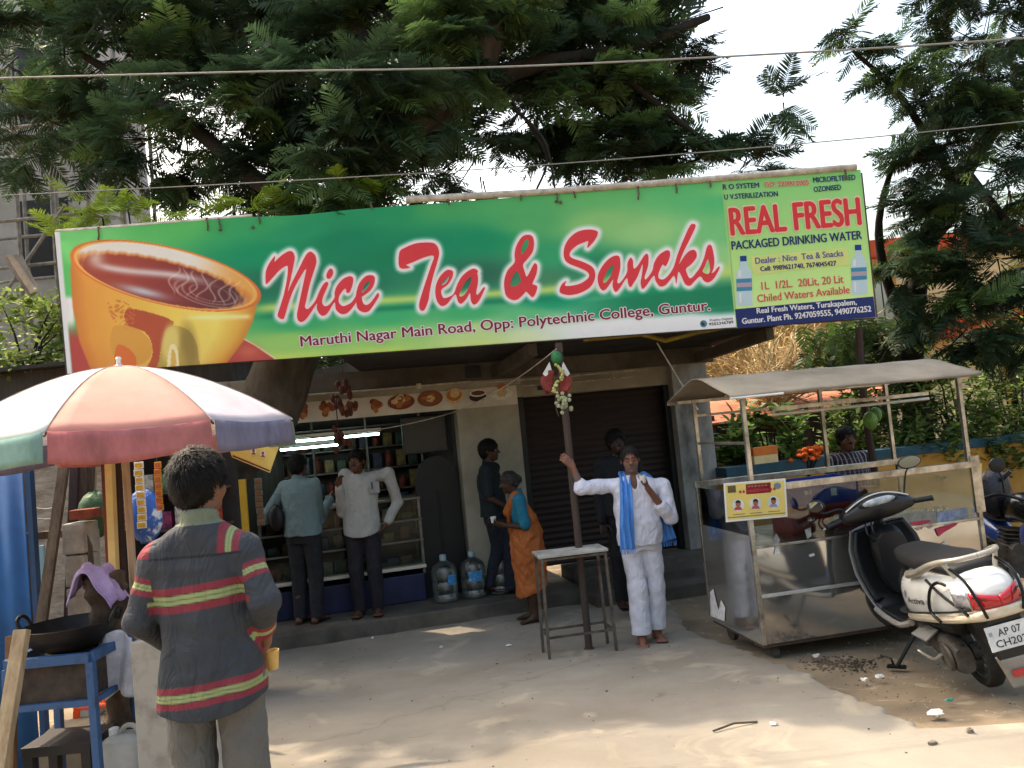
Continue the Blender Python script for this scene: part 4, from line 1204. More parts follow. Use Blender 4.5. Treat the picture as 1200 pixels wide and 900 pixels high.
class Person:
    """Local frame: faces -Y, its left is +X, feet at z = 0."""
    def __init__(self, label, base, yaw, H=1.7, skin=SK, h=.010, sandals='2a211c'):
        self.base, self.yaw, self.H = np.asarray(base, float), R(yaw), H
        self.M = _rz(self.yaw)
        self.t = thing('person', label, 'person', self.base)
        self.skin, self.h, k = lin(skin), h, H / 1.7
        self.k = k
        self.sandal = sandals
        J = dict(pel=(0, 0, .93), waist=(0, 0, 1.05), chest=(0, .0, 1.25), neck=(0, .015, 1.44), head=(0, -.012, 1.592), shL=(.172, .005, 1.385), shR=(-.172, .005, 1.385),
                 elL=(.215, .03, 1.09), elR=(-.215, .03, 1.09), wrL=(.225, -.03, .845), wrR=(-.225, -.03, .845), hipL=(.088, 0, .90), hipR=(-.088, 0, .90),
                 knL=(.095, -.02, .49), knR=(-.095, -.02, .49), anL=(.095, .02, .085), anR=(-.095, .02, .085))
        self.J = {a: np.array(v) * k for a, v in J.items()}
        self.hr = rot3()
        self.hand = {}
        self.toe = {'L': (0.12, -1, 0), 'R': (-.12, -1, 0)}
    def L(self, p):                          # world -> local
        return self.M.T @ (np.asarray(p, float) - self.base)
    def px(self, j, x, y, Y):
        self.J[j] = self.L(at(x, y, Y))
        return self
    def W(self, V):
        return V @ self.M.T + self.base
    def put(self, name, S, m, colfn, parent=None, relax=1):
        V, Q, c = S.mesh(name, colfn, relax)
        return link(name, mesh_np(name, self.W(V), Q, c), m, parent or self.t, smooth=True)
    def bounds(self, keys, m=.14):
        P = np.array([self.J[k] for k in keys])
        return P.min(0) - m, P.max(0) + m
    def centre(self, z):
        zs = [self.J[k][2] for k in ('pel', 'waist', 'chest', 'neck')]
        return [float(np.interp(z, zs, [self.J[k][i] for k in ('pel', 'waist', 'chest', 'neck')])) for i in (0, 1)]
    def torso(self, rows, sw=1, sd=1):
        return [(z * self.k, *self.centre(z * self.k), w * sw * self.k, d * sd * self.k) for z, w, d in rows]
    TOR = [(.80, .165, .115), (.93, .172, .122), (1.05, .160, .112), (1.2, .178, .118), (1.31, .186, .110), (1.385, .150, .085), (1.43, .07, .06)]
    def fingers(self, S, w, d, n, side, curl=.35, s=1.0, spread=.1):
        d, n = nrm(d), nrm(n)
        n = nrm(n - d * (n @ d))
        t = np.cross(d, n) * side
        for i, (o, ln) in enumerate(((.030, .070), (.010, .078), (-.010, .072), (-.029, .057))):
            kn = w + (d * .088 - d * abs(i - 1) * .005 + t * o) * s
            S.cone(w + t * o * .55 * s, kn, .0165 * s, .0118 * s, .012)
            p, a = kn, curl * .6
            for f in (.45, .32, .25):
                dd = d * math.cos(a) + n * math.sin(a) + t * o / .03 * spread * .5
                q = p + nrm(dd) * ln * f * s
                S.cone(p, q, .0092 * s, .0082 * s, .004)
                p, a = q, a + curl
        p = w + (d * .022 + t * .026) * s
        for ln, a in ((.042, .8), (.034, .35), (.027, .1)):
            q = p + nrm(d * math.cos(a) + t * math.sin(a) + n * .45) * ln * s
            S.cone(p, q, .0135 * s, .0105 * s, .008)
            p = q
    def body(self, brow=True, beard=None, mous=None, grey=0.0, bare_feet=True, hand_h=None):
        J, k = self.J, self.k
        lo, hi = self.bounds(J.keys(), .17)
        lo[2], hi[2] = -.012, J['head'][2] + .15 * k
        for s in 'LR':
            if 'w' in self.hand.get(s, {}): pass
        S = SDF(lo, hi, self.h)
        S.loft(self.torso(self.TOR, .86, .84), .03)
        S.ell(J['pel'], np.array((.135, .095, .11)) * k, .04)
        for s, sg in (('L', 1), ('R', -1)):
            sh, el, wr = J['sh' + s], J['el' + s], J['wr' + s]
            S.cone(J['neck'] - (0, 0, .03), sh, .05 * k, .052 * k, .04)
            S.cone(sh, el, .050 * k, .038 * k, .03)
            S.cone(el, wr, .039 * k, .026 * k, .02)
            g = self.hand.get(s, {})
            self.fingers(S, wr + nrm(wr - el) * .008, g.get('d', wr - el), g.get('n', (0, -1, 0) if s == 'L' else (0, -1, 0)), g.get('side', sg), g.get('curl', .35), k)
            hp, kn, an = J['hip' + s], J['kn' + s], J['an' + s]
            S.cone(hp, kn, .068 * k, .050 * k, .03)
            S.cone(kn + (0, .012, 0), kn * .45 + an * .55 + (0, .014, 0), .054 * k, .05 * k, .02)
            S.cone(kn * .45 + an * .55 + (0, .012, 0), an, .05 * k, .036 * k, .03)
            td = nrm(self.toe[s])
            fz = J['an' + s][2] - .085 * k
            heel, ball = an * (1, 1, 0) + (0, 0, fz + .034) - td * .045 * k, an * (1, 1, 0) + (0, 0, fz + .028) + td * .125 * k
            S.cone(an, heel, .035 * k, .036 * k, .03)
            S.cone(an * (1, 1, .6) + td * .03, ball, .036 * k, .024 * k, .03)
            pr = np.cross(td, (0, 0, 1))
            for i in range(5):
                a = ball + pr * (i - 2) * .019 * k
                S.cone(a, a + td * (.055 - .006 * abs(i - 1)) * k, .0135 * k, .011 * k, .005)
        # head
        c, A, q = J['head'], self.hr, k
        f = lambda *p: c + A @ (np.array(p) * q)
        def e(p, r, kk=.015, mode='u'):
            S.ell(f(*p), np.array(r) * q, kk, mode, A)
        S.cone(J['neck'] - (0, 0, .04), f(0, .018, -.05), .056 * q, .052 * q, .025)
        e((0, .012, .022), (.073, .093, .086), .02)
        e((0, -.028, -.045), (.057, .058, .072), .03)
        e((0, -.066, -.096), (.026, .02, .018), .025)
        e((.038, -.05, -.035), (.024, .024, .024), .02); e((-.038, -.05, -.035), (.024, .024, .024), .02)
        S.cone(f(-.036, -.078, .02), f(.036, -.078, .02), .011 * q, .011 * q, .012)
        e((.031, -.094, -.002), (.017, .014, .010), .012, 's'); e((-.031, -.094, -.002), (.017, .014, .010), .012, 's')
        e((.031, -.075, -.002), (.014, .0125, .011), .003); e((-.031, -.075, -.002), (.014, .0125, .011), .003)
        S.cone(f(0, -.086, .010), f(0, -.109, -.030), .0085 * q, .013 * q, .012)
        e((.012, -.097, -.034), (.010, .011, .009), .008); e((-.012, -.097, -.034), (.010, .011, .009), .008)
        S.cone(f(-.019, -.083, -.059), f(.019, -.083, -.059), .0085 * q, .0085 * q, .008)
        S.cone(f(-.016, -.081, -.071), f(.016, -.081, -.071), .0085 * q, .0085 * q, .008)
        for sg in (1, -1):
            e((sg * .076, .014, -.008), (.010, .021, .031), .01); e((sg * .086, .006, -.006), (.006, .010, .018), .006, 's')
        def col(V):
            C = np.tile(np.array(self.skin), (len(V), 1))
            p = (V - c) @ A / q
            x, y, z = p.T
            fr = (y < -.05)
            def pt(m, cc, a=1.0):
                C[m] = C[m] * (1 - a) + np.array(lin(cc)) * a
            pt(fr & (np.abs(z + .0655) < .012) & (np.abs(x) < .024) & (y < -.07), '7a4038', .5)
            if brow: pt(fr & (np.abs(z - .021 + np.abs(np.abs(x) - .032) * .2) < .006) & (np.abs(np.abs(x) - .033) < .019), '17120f', .85)
            ew = fr & ((((np.abs(x) - .031) / .0135) ** 2 + ((z + .002) / .0058) ** 2) < 1)
            pt(ew, '968a84', .85)
            pt(ew & (((np.abs(x) - .031) ** 2 + (z + .002) ** 2) < .0068 ** 2), '130e0c')
            if mous: pt(fr & (np.abs(z + .048 + np.abs(x) * .12) < .0075) & (np.abs(x) < .031), mous, .9)
            if beard: pt((y < -.02) & (z < -.035) & (z > -.125) & ((np.abs(x) > .028) | (z < -.08) | (np.abs(z + .048) < .009)), beard, .62)
            return C
        self.put('body', S, M_skin, col)
        return self
    def hair(self, c='0d0b0a', vol=.016, low=-.07, back=.0, seed=1, fringe=.055, bun=False, strands=2500):
        cc, A, q = self.J['head'], self.hr, self.k
        f = lambda *p: cc + A @ (np.array(p) * q)
        S = SDF(cc - .2, cc + .2, min(self.h, .008))
        S.ell(f(0, .016, .028), np.array((.076 + vol, .094 + vol, .086 + vol)) * q, 0, 'u', A)
        S.ell(f(0, .058, -.02), np.array((.056 + vol, .042 + vol, .066 + vol * .5)) * q, .02, 'u', A)
        S.ell(f(0, -.125, fringe - .105), np.array((.088, .125, .105)) * q, .012, 's', A)
        S.half(f(0, 0, low), A @ np.array((0, .25, 1)))
        for sg in (1, -1):
            S.ell(f(sg * .09, .008, -.025), np.array((.03, .026, .036)) * q, .008, 's', A)
            S.ell(f(sg * .085, -.035, -.05), np.array((.04, .06, .05)) * q, .01, 's', A)
        if bun: S.ell(f(0, .115, .0), np.array((.045, .04, .045)) * q, .015, 'u', A)
        S.wave(.0018, [(90, 70, 40, 1), (60, -80, 70, .8), (140, 30, -60, .6)], seed)
        V, Q, _ = S.mesh('hair', None, 1)
        # short strands over the cap, flowing from the whorl
        r = np.random.default_rng(seed + 50)
        n = strands
        i = r.integers(len(V), size=n)
        p = (V[i] - f(0, .01, .02)) @ A
        nn = p / np.linalg.norm(p, axis=1)[:, None]
        w = np.array([.01, .05, .11])
        t = p - w
        t = t - nn * (t * nn).sum(1)[:, None]
        t = t / (np.linalg.norm(t, axis=1)[:, None] + 1e-6) + r.normal(0, .16, (n, 3))
        L = r.uniform(.018, .034, n)[:, None] * q
        sd = np.cross(t, nn); sd = sd / (np.linalg.norm(sd, axis=1)[:, None] + 1e-6) * .0011 * q * r.uniform(.7, 1.6, (n, 1))
        p0 = V[i] - (nn @ A.T) * .003
        p1 = p0 + (t @ A.T) * L * .55 + (nn @ A.T) * r.uniform(.001, .005, (n, 1))
        p2 = p0 + (t @ A.T) * L + (nn @ A.T) * r.uniform(-.003, .006, (n, 1))
        s_ = sd @ A.T
        SV = np.stack([p0 - s_, p0 + s_, p1 + s_, p1 - s_, p2 + s_ * .2, p2 - s_ * .2], 1).reshape(-1, 3)
        k = len(V) + np.arange(n)[:, None] * 6
        SQ = np.concatenate([k + np.array([[0, 1, 2, 3]]), k + np.array([[3, 2, 4, 5]])])
        VV = np.concatenate([V, SV])
        C = np.concatenate([np.tile(np.array(lin(c)), (len(V), 1)), np.repeat(np.array(lin(c)) * r.uniform(.7, 1.9, (n, 1)), 6, 0)])
        link('hair', mesh_np('hair', self.W(VV), np.concatenate([Q, SQ]), C), M_hair, self.t, smooth=True)
        return self
    def shirt(self, colfn, rows, sl=(.072, .060, .047), end=(1.0, 1.0), amp=.004, seed=2, collar=None, name='shirt', sd=1.0, hem=None, h=None, k=.035, waves=None, flare=0, open_neck=False):
        J, q = self.J, self.k
        lo, hi = self.bounds(('pel', 'neck', 'shL', 'shR', 'elL', 'elR', 'wrL', 'wrR'), .2)
        lo[2] = min(rows[0][0] * q, J['elL'][2], J['elR'][2], J['wrL'][2], J['wrR'][2]) - .08
        hi[2] = max(J['neck'][2] + .08, J['elL'][2] + .1, J['elR'][2] + .1, J['wrR'][2] + .08, J['wrL'][2] + .08)
        S = SDF(lo, hi, h or self.h)
        S.loft(self.torso(rows, 1, sd), .02, p=2.3)
        for s, en in (('L', end[0]), ('R', end[1])):
            sh, el, wr = J['sh' + s], J['el' + s], J['wr' + s]
            S.cone(J['neck'] - (0, 0, .04), sh, .055 * q, .062 * q, .05)
            kk = k * .45
            if en <= .5:
                S.cone(sh, sh + (el - sh) * en * 2, sl[0] * q, sl[1] * q, k)
            else:
                S.cone(sh, el, sl[0] * q, sl[1] * q, kk)
                S.cone(el, el + (wr - el) * (en - .5) * 2, sl[1] * q, sl[2] * q, .018)
        S.wave(amp * .42, waves or [(14, 6, 30, 1), (45, 30, 8, .9), (-30, 40, 22, .7), (60, 10, -50, .45)], seed)
        cn = J['neck']
        S.cone(cn + (0, -.006, -.025), cn + (0, .004, .028), .074 * q, .064 * q, .012)
        S.cone(cn + (0, -.01, .0), cn + (0, .0, .09), .054 * q, .058 * q, .004, 's')
        if open_neck: S.ell(cn + (0, -.075, -.02), np.array((.028, .06, .075)) * q, .01, 's')
        if hem is not None:                     # curved shirt-tail
            def fn(X, Y, Z):
                return hem[0] * q - hem[1] * (1 - (X / .2) ** 2) - Z + 0 * Y
            sl_, P = S._sub(lo, np.array([hi[0], hi[1], hem[0] * q + .12]))
            X, Y, Z = P
            m = (np.abs(X - J['pel'][0]) < .26)
            S.f[sl_] = np.where(m, np.maximum(S.f[sl_], fn(X - J['pel'][0], Y, Z)), S.f[sl_])
        self.put(name, S, M_cloth, colfn if callable(colfn) else (lambda V: np.tile(lin(colfn), (len(V), 1))))
        return self
    def trousers(self, c, r=(.098, .078, .066), top=1.0, bottom=.07, amp=.004, seed=5, name='trousers', flare=1.0, h=None):
        J, q = self.J, self.k
        lo, hi = self.bounds(('hipL', 'hipR', 'knL', 'knR', 'anL', 'anR'), .17)
        hi[2] = top * q + .02
        lo[2] = min(J['anL'][2], J['anR'][2]) - .08
        S = SDF(lo, hi, h or self.h)
        S.loft(self.torso([(.80, .155, .110), (.9, .166, .120), (1.0, .156, .110), (1.06, .15, .105)]), .03)
        for s in 'LR':
            hp, kn, an = J['hip' + s], J['kn' + s], J['an' + s]
            S.cone(hp, kn, r[0] * q, r[1] * q, .03)
            S.cone(kn, an + (0, 0, bottom * q - .085 * q), r[1] * q, r[2] * q * flare, .02)
        S.wave(amp * .42, [(10, 6, 26, 1), (35, 30, 14, .9), (-22, 36, 34, .7), (50, 20, -60, .4)], seed)
        S.half((0, 0, top * q), (0, 0, -1))
        for s in 'LR':
            an = J['an' + s]
            zc = an[2] + (bottom - .085) * q
            sl_, (X, Y, Z) = S._sub(an - .16, an + .16)
            S.f[sl_] = np.maximum(S.f[sl_], zc - Z + 0 * X + 0 * Y)
        self.put(name, S, M_cloth, lambda V: np.tile(lin(c), (len(V), 1)))
        return self
    def sandals(self, c):
        for s in 'LR':
            an, td = self.J['an' + s], nrm(self.toe[s])
            z = an[2] - .085 * self.k
            b = MB()
            pr = np.cross(td, (0, 0, 1))
            o = [(-.085, .03), (-.07, .036), (0, .035), (.08, .046), (.14, .046), (.185, .03)]
            P = [an * (1, 1, 0) + td * a * self.k + pr * w * self.k for a, w in o] + [an * (1, 1, 0) + td * a * self.k - pr * w * self.k for a, w in o[::-1]]
            b.prism([self.W(p + (0, 0, z - .004)) for p in P], (0, 0, .012))
            b.tube([self.W(an * (1, 1, 0) + (0, 0, z) + td * .09 * self.k + pr * .046 * math.cos(t) + np.array([0, 0, .055 * math.sin(t)])) for t in np.linspace(0, math.pi, 9)], .009, 6)
            b.build('sandal', mat('sandal ' + c, c, .6), self.t)
        return self
def flat(c):
    return lambda V: np.tile(lin(c), (len(V), 1))

SHIRT = [(.88, .194, .148), (1.0, .188, .142), (1.1, .182, .134), (1.22, .190, .130), (1.32, .192, .118), (1.39, .150, .092), (1.44, .078, .066)]

# the man in the striped dark shirt, nearest to the camera
def man_front():
    p = Person('man seen from behind in a dark shirt with red and lime stripes and grey trousers', (-1.165, 2.9, 0), 180, 1.715, '74503c', .0055)
    p.px('shR', 286, 648, 2.89).px('elR', 310, 704, 2.84).px('wrR', 310, 752, 2.99)
    p.px('shL', 182, 658, 2.90).px('elL', 164, 728, 2.87).px('wrL', 208, 760, 3.09)
    p.hr = rot3(R(-20), R(-2), R(-3))
    p.hand = {'R': dict(d=(.35, -.75, -.35), n=(.8, -.3, 0), curl=.7), 'L': dict(d=(-.3, -.8, -.1), n=(-.6, 0, .5), curl=.6)}
    p.body()
    p.hair('0d0b0a', .014, -.088, seed=3, strands=14000)
    J = p.J
    def stripes(V):
        base, red, lime, dark = np.array(lin('34383e')), np.array(lin('7a2c38')), np.array(lin('8b9764')), np.array(lin('202327'))
        C = np.tile(base, (len(V), 1))
        x, y, z = V.T
        armp = np.zeros(len(V)) - 1
        arm = np.zeros(len(V), bool)
        for s in 'LR':
            a, b = J['sh' + s], J['el' + s]
            ba = b - a
            t = ((V - a) @ ba) / (ba @ ba)
            dd = np.linalg.norm(V - a - np.clip(t, 0, 1)[:, None] * ba, axis=1)
            m = (dd < .085) & ((np.abs(x) > .165 + .02 * (z < 1.2))) & (t > -.1)
            arm |= m
            armp = np.where(m, t, armp)
        def band(m, q, c0, red_h, g_h, sw=.0035):
            d = np.abs(q - c0)
            mix = lambda col, w: C.__setitem__(slice(None), C + (col - C) * (w * m)[:, None])
            st = lambda e: np.clip((e - d) / sw + .5, 0, 1)
            mix(red, st(red_h)); mix(dark, st(g_h * 1.1)); mix(lime, st(g_h * .92)); mix(dark * 2, st(g_h * .13) * .7)
        zz = z + .010 * np.sin(x * 9)
        band(~arm & (z > .7), zz, 1.212, .044, .017)
        band(~arm & (z > .7), zz, .886, .036, .0135)
        band(arm, armp, .42, .145, .055, .012)
        sp = (~arm) & (z > 1.36) & (np.abs(x) < .19)
        band((z > 1.352), np.abs(x + .118), .0, .034, .011)
        C[(z > 1.355) & (x > .165)] = red * 1.05
        C[(z > J['neck'][2] + .004) & (np.abs(x) < .09)] = np.array(lin('6c735f'))
        we, ww = J['elR'], J['wrR']
        tt = ((V - we) @ (ww - we)) / ((ww - we) @ (ww - we))
        dw = np.linalg.norm(V - we - np.clip(tt, 0, 1)[:, None] * (ww - we), axis=1)
        cf = (dw < .075) & (x < -.15)
        C[cf & (tt > .42)] = red
        C[cf & (tt > .5) & (tt < .57)] = lime
        seam = (np.abs(z - 1.352) < .004) & (y > 0) & ~arm
        C[seam] = dark
        return C
    rows = [(.74, .186, .150), (.80, .188, .152), (.9, .180, .142), (1.05, .160, .118), (1.2, .174, .112), (1.30, .184, .102), (1.375, .150, .082), (1.44, .078, .066)]
    p.shirt(stripes, rows, (.058, .053, .042), amp=.0085, seed=12, end=(1.0, .80), h=.0045, hem=(.84, .05), waves=[(38, 6, 2.5, 1.0), (66, -10, 4, .6), (20, 4, 9, .6), (-24, 30, 44, .35), (9, 40, 70, .3)])
    p.trousers('5f5e5b', (.080, .080, .080), 1.0, .06, .005, 8)
    b = MB(); w = p.W(p.J['wrR'])
    b.lathe(w + np.array([.005, .05, -.115]), [(.022, 0), (.030, .07), (.028, .07), (.018, .004)], 14, cap=False)
    tag(b.build('paper_cup', mat('cup paper', 'd0a860', .7), smooth=True), 'small yellow paper cup in the right hand of the man in the striped shirt', 'cup')
man_front()

def man_teal():
    p = Person('man in a pale teal shirt standing with his back turned at the display counter', (-2.33, 8.42, -.1), 165, 1.75, '5f402f')
    p.px('elL', 309, 610, 8.45).px('wrL', 332, 604, 8.75).px('elR', 375, 610, 8.62).px('wrR', 386, 585, 8.85)
    p.hand = {'L': dict(d=(0, -1, -.2), n=(-1, 0, 0)), 'R': dict(d=(0, -1, .4), n=(1, 0, 0))}
    p.body(); p.hair('0b0a09', .016, -.08)
    p.shirt('6f8488', SHIRT, (.064, .056, .046), seed=4)
    p.trousers('26262b', bottom=.05); p.sandals('2a211c')
    b = MB(); c = at(324, 607, 8.36); b.blob(c, (.085, .05, .14), 12, 8); tag(b.build('bag', mat('black bag', '121214', .5), smooth=True), 'black bag under the arm of the man in the pale teal shirt', 'bag')
man_teal()

def man_white_shirt():
    p = Person('man in white shirt and dark trousers standing before the display counter, hand on hip', (-1.72, 8.47, -.1), 0, 1.735, '573827')
    p.px('elR', 401, 600, 8.45).px('wrR', 398, 572, 8.25).px('elL', 466, 588, 8.55).px('wrL', 455, 610, 8.42)
    p.px('shR', 404, 556, 8.47).px('shL', 455, 555, 8.48)
    p.hand = {'R': dict(d=(.1, -.3, .9), n=(.6, -.5, 0), curl=.5), 'L': dict(d=(-.5, -.2, -.8), n=(-1, 0, 0))}
    p.hr = rot3(R(-8))
    p.body(mous='120d0b'); p.hair('0b0a09', .014, -.06)
    p.shirt('a5a4a0', [(.80, .196, .150)] + SHIRT, (.064, .056, .046), seed=6, hem=(.86, .05), amp=.005)
    b = MB(); c = at(439, 571, 8.33); b.box(c, (.10, .01, .12)); b.build('pocket', mat('white shirt pocket', '98979a', .9), p.t, bevel=.003)
    b = MB(); c = at(436, 569, 8.32); b.box(c, (.012, .012, .07)); b.build('pen', M_blk, p.t)
    p.trousers('24222a', bottom=.05); p.sandals('3a2c22')
man_white_shirt()

def boy():
    p = Person('slim young man in dark clothes seen in profile against the white wall', (-.33, 8.82, -.1), 78, 1.70, '40291d')
    p.J['elL'] += (0, .10, 0); p.J['elR'] += (0, -.05, 0); p.J['wrL'] += (-.05, -.06, .06); p.J['wrR'] += (.05, -.22, .10)
    p.px('anR', 574, 684, 8.95).px('knR', 584, 640, 8.88)
    p.J['knL'] += (0, -.10, .02); p.J['anL'] += (0, -.10, 0)
    p.J['chest'] += (0, .03, 0)
    p.body(); p.hair('0b0a09', .022, -.08, fringe=.045)
    p.shirt('142024', SHIRT, (.066, .055, .045), end=(.45, .45), seed=7)
    p.trousers('232936', bottom=.05); p.sandals('1f1a17')
boy()

def woman():
    p = Person('elderly woman in orange sari and teal blouse holding a small cup below the step', (-.02, 8.22, -.265), -82, 1.56, '3f291c')
    J = p.J
    J['neck'] += (0, -.06, -.02); J['head'] += (0, -.10, -.03); J['chest'] += (0, -.03, 0); J['shL'] += (0, -.05, -.02); J['shR'] += (0, -.05, -.02)
    J['elL'] = J['shL'] + (.03, .04, -.27); J['wrL'] = J['elL'] + (-.09, -.20, .03); J['elR'] = J['shR'] + (-.03, .0, -.27); J['wrR'] = J['elR'] + (.10, -.21, .05)
    p.hand = {'L': dict(d=(-.4, -.8, .2), n=(-.8, .2, .5), curl=.5), 'R': dict(d=(.4, -.8, .2), n=(.8, .2, .5), curl=.5)}
    p.hr = rot3(0, R(10), 0)
    p.body(); p.hair('3d3a37', .010, -.07, bun=True)
    p.shirt('1f6f8a', [(1.05, .15, .11), (1.2, .165, .115), (1.31, .175, .105), (1.385, .14, .085), (1.44, .075, .06)], (.066, .062, .05), end=(.46, .46), amp=.002, name='blouse')
    k = p.k
    S = SDF((-.36, -.36, .05), (.36, .36, 1.5), .010)
    S.loft([(.20, .02, .03, .17, .16), (.45, .0, .02, .175, .165), (.70, 0, .02, .19, .18), (.9, 0, .01, .178, .15), (1.0, 0, -.01, .16, .13)], .03)
    S.wave(.0055, [(52, -30, 9, 1), (38, 44, 14, .8), (70, 60, -8, .5), (24, 30, 22, .5)], 3)
    # slanted lower edge of the drape and the end carried over the shoulder
    S.half((0, 0, .30), (0, -.35, 1))
    sh = J['shL']
    S.cone((-.12, -.13, .93), J['chest'] + (.0, -.115, -.02), .05, .055, .03, flat=((0, 1, 0), 2.2))
    S.cone(J['chest'] + (.0, -.115, -.02), sh + (-.04, -.03, .035), .055, .05, .03)
    S.cone(sh + (-.04, -.01, .035), sh + (-.05, .115, -.2), .05, .055, .03)
    S.cone(sh + (-.05, .115, -.2), (.02, .11, .90), .055, .08, .03)
    p.put('sari', S, M_cloth, lambda V: np.where((np.sin(V[:, 2:3] * 8 + V[:, 1:2] * 26 + V[:, 0:1] * 20) > .985), lin('9a5020'), lin('a9602f')))
    c = p.W((p.J['wrL'] + p.J['wrR']) / 2 + np.array([0, -.075, .035]))
    b = MB(); b.lathe(c + (0, 0, -.02), [(.022, 0), (.032, .062), (.030, .062), (.020, .004)], 14, cap=False); tag(b.build('tea_cup', M_white, smooth=True), 'tiny white cup in the hands of the woman in the orange sari', 'cup')
woman()

def man_pole():
    Y = 7.05
    p = Person('man in white clothes with a blue scarf leaning one hand on the iron pole', (.985, Y, -.258), 0, 1.715, '7c5340', .0062)
    p.px('shR', 704, 570, Y).px('elR', 682, 573, Y - .06).px('wrR', 671, 547, Y - .055).px('shL', 777, 569, Y + .02).px('elL', 786, 607, Y - .05).px('wrL', 759, 572, Y - .22)
    p.J['elR'] = p.L(at(681, 572, Y - .05))
    p.px('head', 738, 538, Y - .03).px('neck', 741, 561, Y)
    p.px('anR', 752, 741, Y - .06).px('anL', 769, 735, Y + .06).px('knR', 747, 687, Y - .06).px('knL', 768, 686, Y + .02)
    p.J['anR'][2], p.J['anL'][2] = .08, .085
    p.hand = {'R': dict(d=(-.62, -.12, .75), n=(-.35, .9, .1), side=-1, curl=.75), 'L': dict(d=(-.15, -.35, .9), n=(-.9, -.1, .2), curl=.75, side=1)}
    p.hr = rot3(R(-4), R(3), R(-4))
    p.body(beard='6a625c', mous='2a2220'); p.hair('24211f', .010, -.045, fringe=.078)
    def wc(V):
        return np.tile(lin('dcdbe6'), (len(V), 1))
    p.shirt(wc, [(.845, .190, .140), (.93, .196, .150), (1.05, .196, .152), (1.2, .195, .138), (1.31, .19, .12), (1.39, .15, .092), (1.44, .078, .066)], (.068, .060, .056), end=(.70, .58), amp=.006, seed=9, open_neck=True)
    p.trousers('d8d7e0', (.092, .084, .084), 1.0, .10, .005, 10, flare=1.02)
    b = MB()
    for i, z in enumerate(np.linspace(.90, 1.28, 5)):
        c = p.centre(z)
        b.lathe(p.W(np.array([c[0], c[1] - .152 + .03 * max(0, z - 1.15), z])), [(.0055, 0), (.0055, .004)], 8, ax=(0, -1, 0))
    b.build('button', M_white, p.t)
    # scarf: over both shoulders, long end in front at the viewer's left, short end behind the far arm
    def strip(path, widths, n, name, amp=.012):
        pa = crom(path, 6, False)
        wd_ = np.interp(np.linspace(0, 1, len(pa)), np.linspace(0, 1, len(widths)), widths)
        rows = []
        for i, q in enumerate(pa):
            tdir = nrm(pa[min(i + 1, len(pa) - 1)] - pa[max(i - 1, 0)])
            sd = nrm(np.cross(tdir, n[0] * (1 - i / len(pa)) + n[1] * i / len(pa)))
            nn = np.cross(sd, tdir)
            rows.append([q + sd * wd_[i] * (u - .5) + nn * amp * math.sin(u * 15 + i * .12) for u in np.linspace(0, 1, 14)])
        return rows
    J = p.J
    T = lambda *q: p.W(np.array(q))
    f = np.array([0, -1., 0]); up = np.array([0, 0, 1.])
    cx = J['chest'][0]
    b = MB()
    b.grid(strip([T(cx + .02, .085, 1.40), T(cx - .07, .06, 1.475), T(cx - .085, -.06, 1.44), T(cx - .105, -.165, 1.27), T(cx - .125, -.195, 1.08), T(cx - .13, -.19, .95), T(cx - .135, -.185, .84)], [.10, .10, .09, .10, .115, .12, .125], (up, f), 'a'))
    b.grid(strip([T(cx + .02, .090, 1.40), T(cx + .10, .055, 1.45), T(cx + .17, .07, 1.33), T(cx + .20, .085, 1.12), T(cx + .235, .05, .98), T(cx + .26, .03, .85)], [.08, .10, .12, .12, .12, .13], (up, f), 'b'))
    for s0, y0, w0 in ((-.135, -.185, .125), (.26, .03, .13)):
        for u in np.linspace(-.5, .5, 13):
            a = np.array([cx + s0 + w0 * u, y0, .845])
            b.tube([p.W(a), p.W(a + (rng.uniform(-.01, .01), rng.uniform(-.01, .01), -.045))], .003, 4)
    b.build('scarf', mat('blue scarf', '5c93d6', .9, c2='3f74b8', scale=9, stretch=(3, 3, .5), bump=.2, bscale=140), p.t, smooth=True, solid=.006)
    w, e = p.J['wrL'], p.J['elL']
    c = p.W(w + np.array([-.045, -.085, .085]))
    b = MB(); b.lathe(c - (0, 0, .03), [(.022, 0), (.031, .065), (.029, .065), (.02, .004)], 14, cap=False); tag(b.build('tea_cup', M_white, smooth=True), 'small white cup held at the mouth of the man in white', 'cup')
man_pole()

def man_dark():
    p = Person('man in dark clothes standing before the brown shutter, mostly hidden by the man in white', (.98, 8.02, -.155), 12, 1.74, '2e1c14', .011)
    p.body(); p.hair('0b0a09', .018, -.07); p.shirt('15161a', SHIRT, seed=13); p.trousers('141417', bottom=.05); p.sandals('1f1a17')
man_dark()

def vendor():
    c = at(978, 507, 7.75)
    p = Person('vendor with a moustache in a dark checked shirt standing behind the food cart', (c[0] + .10, 7.75, -.265), 14, 1.67, '5a3a29', .009)
    p.hr = rot3(R(-14))
    p.body(mous='0d0b0a'); p.hair('0b0a09', .014, -.06)
    def chk(V):
        C = np.tile(np.array(lin('231c2a')), (len(V), 1))
        C[(np.abs((V[:, 0] * 1 + 10) % .045 - .0225) < .0045)] = np.array(lin('a49aa0'))
        C[(np.abs((V[:, 2] + 10) % .06 - .03) < .003)] = np.array(lin('6a5d68'))
        return C
    p.shirt(chk, SHIRT, seed=15); p.trousers('24242a', bottom=.05); p.sandals('1f1a17')
vendor()
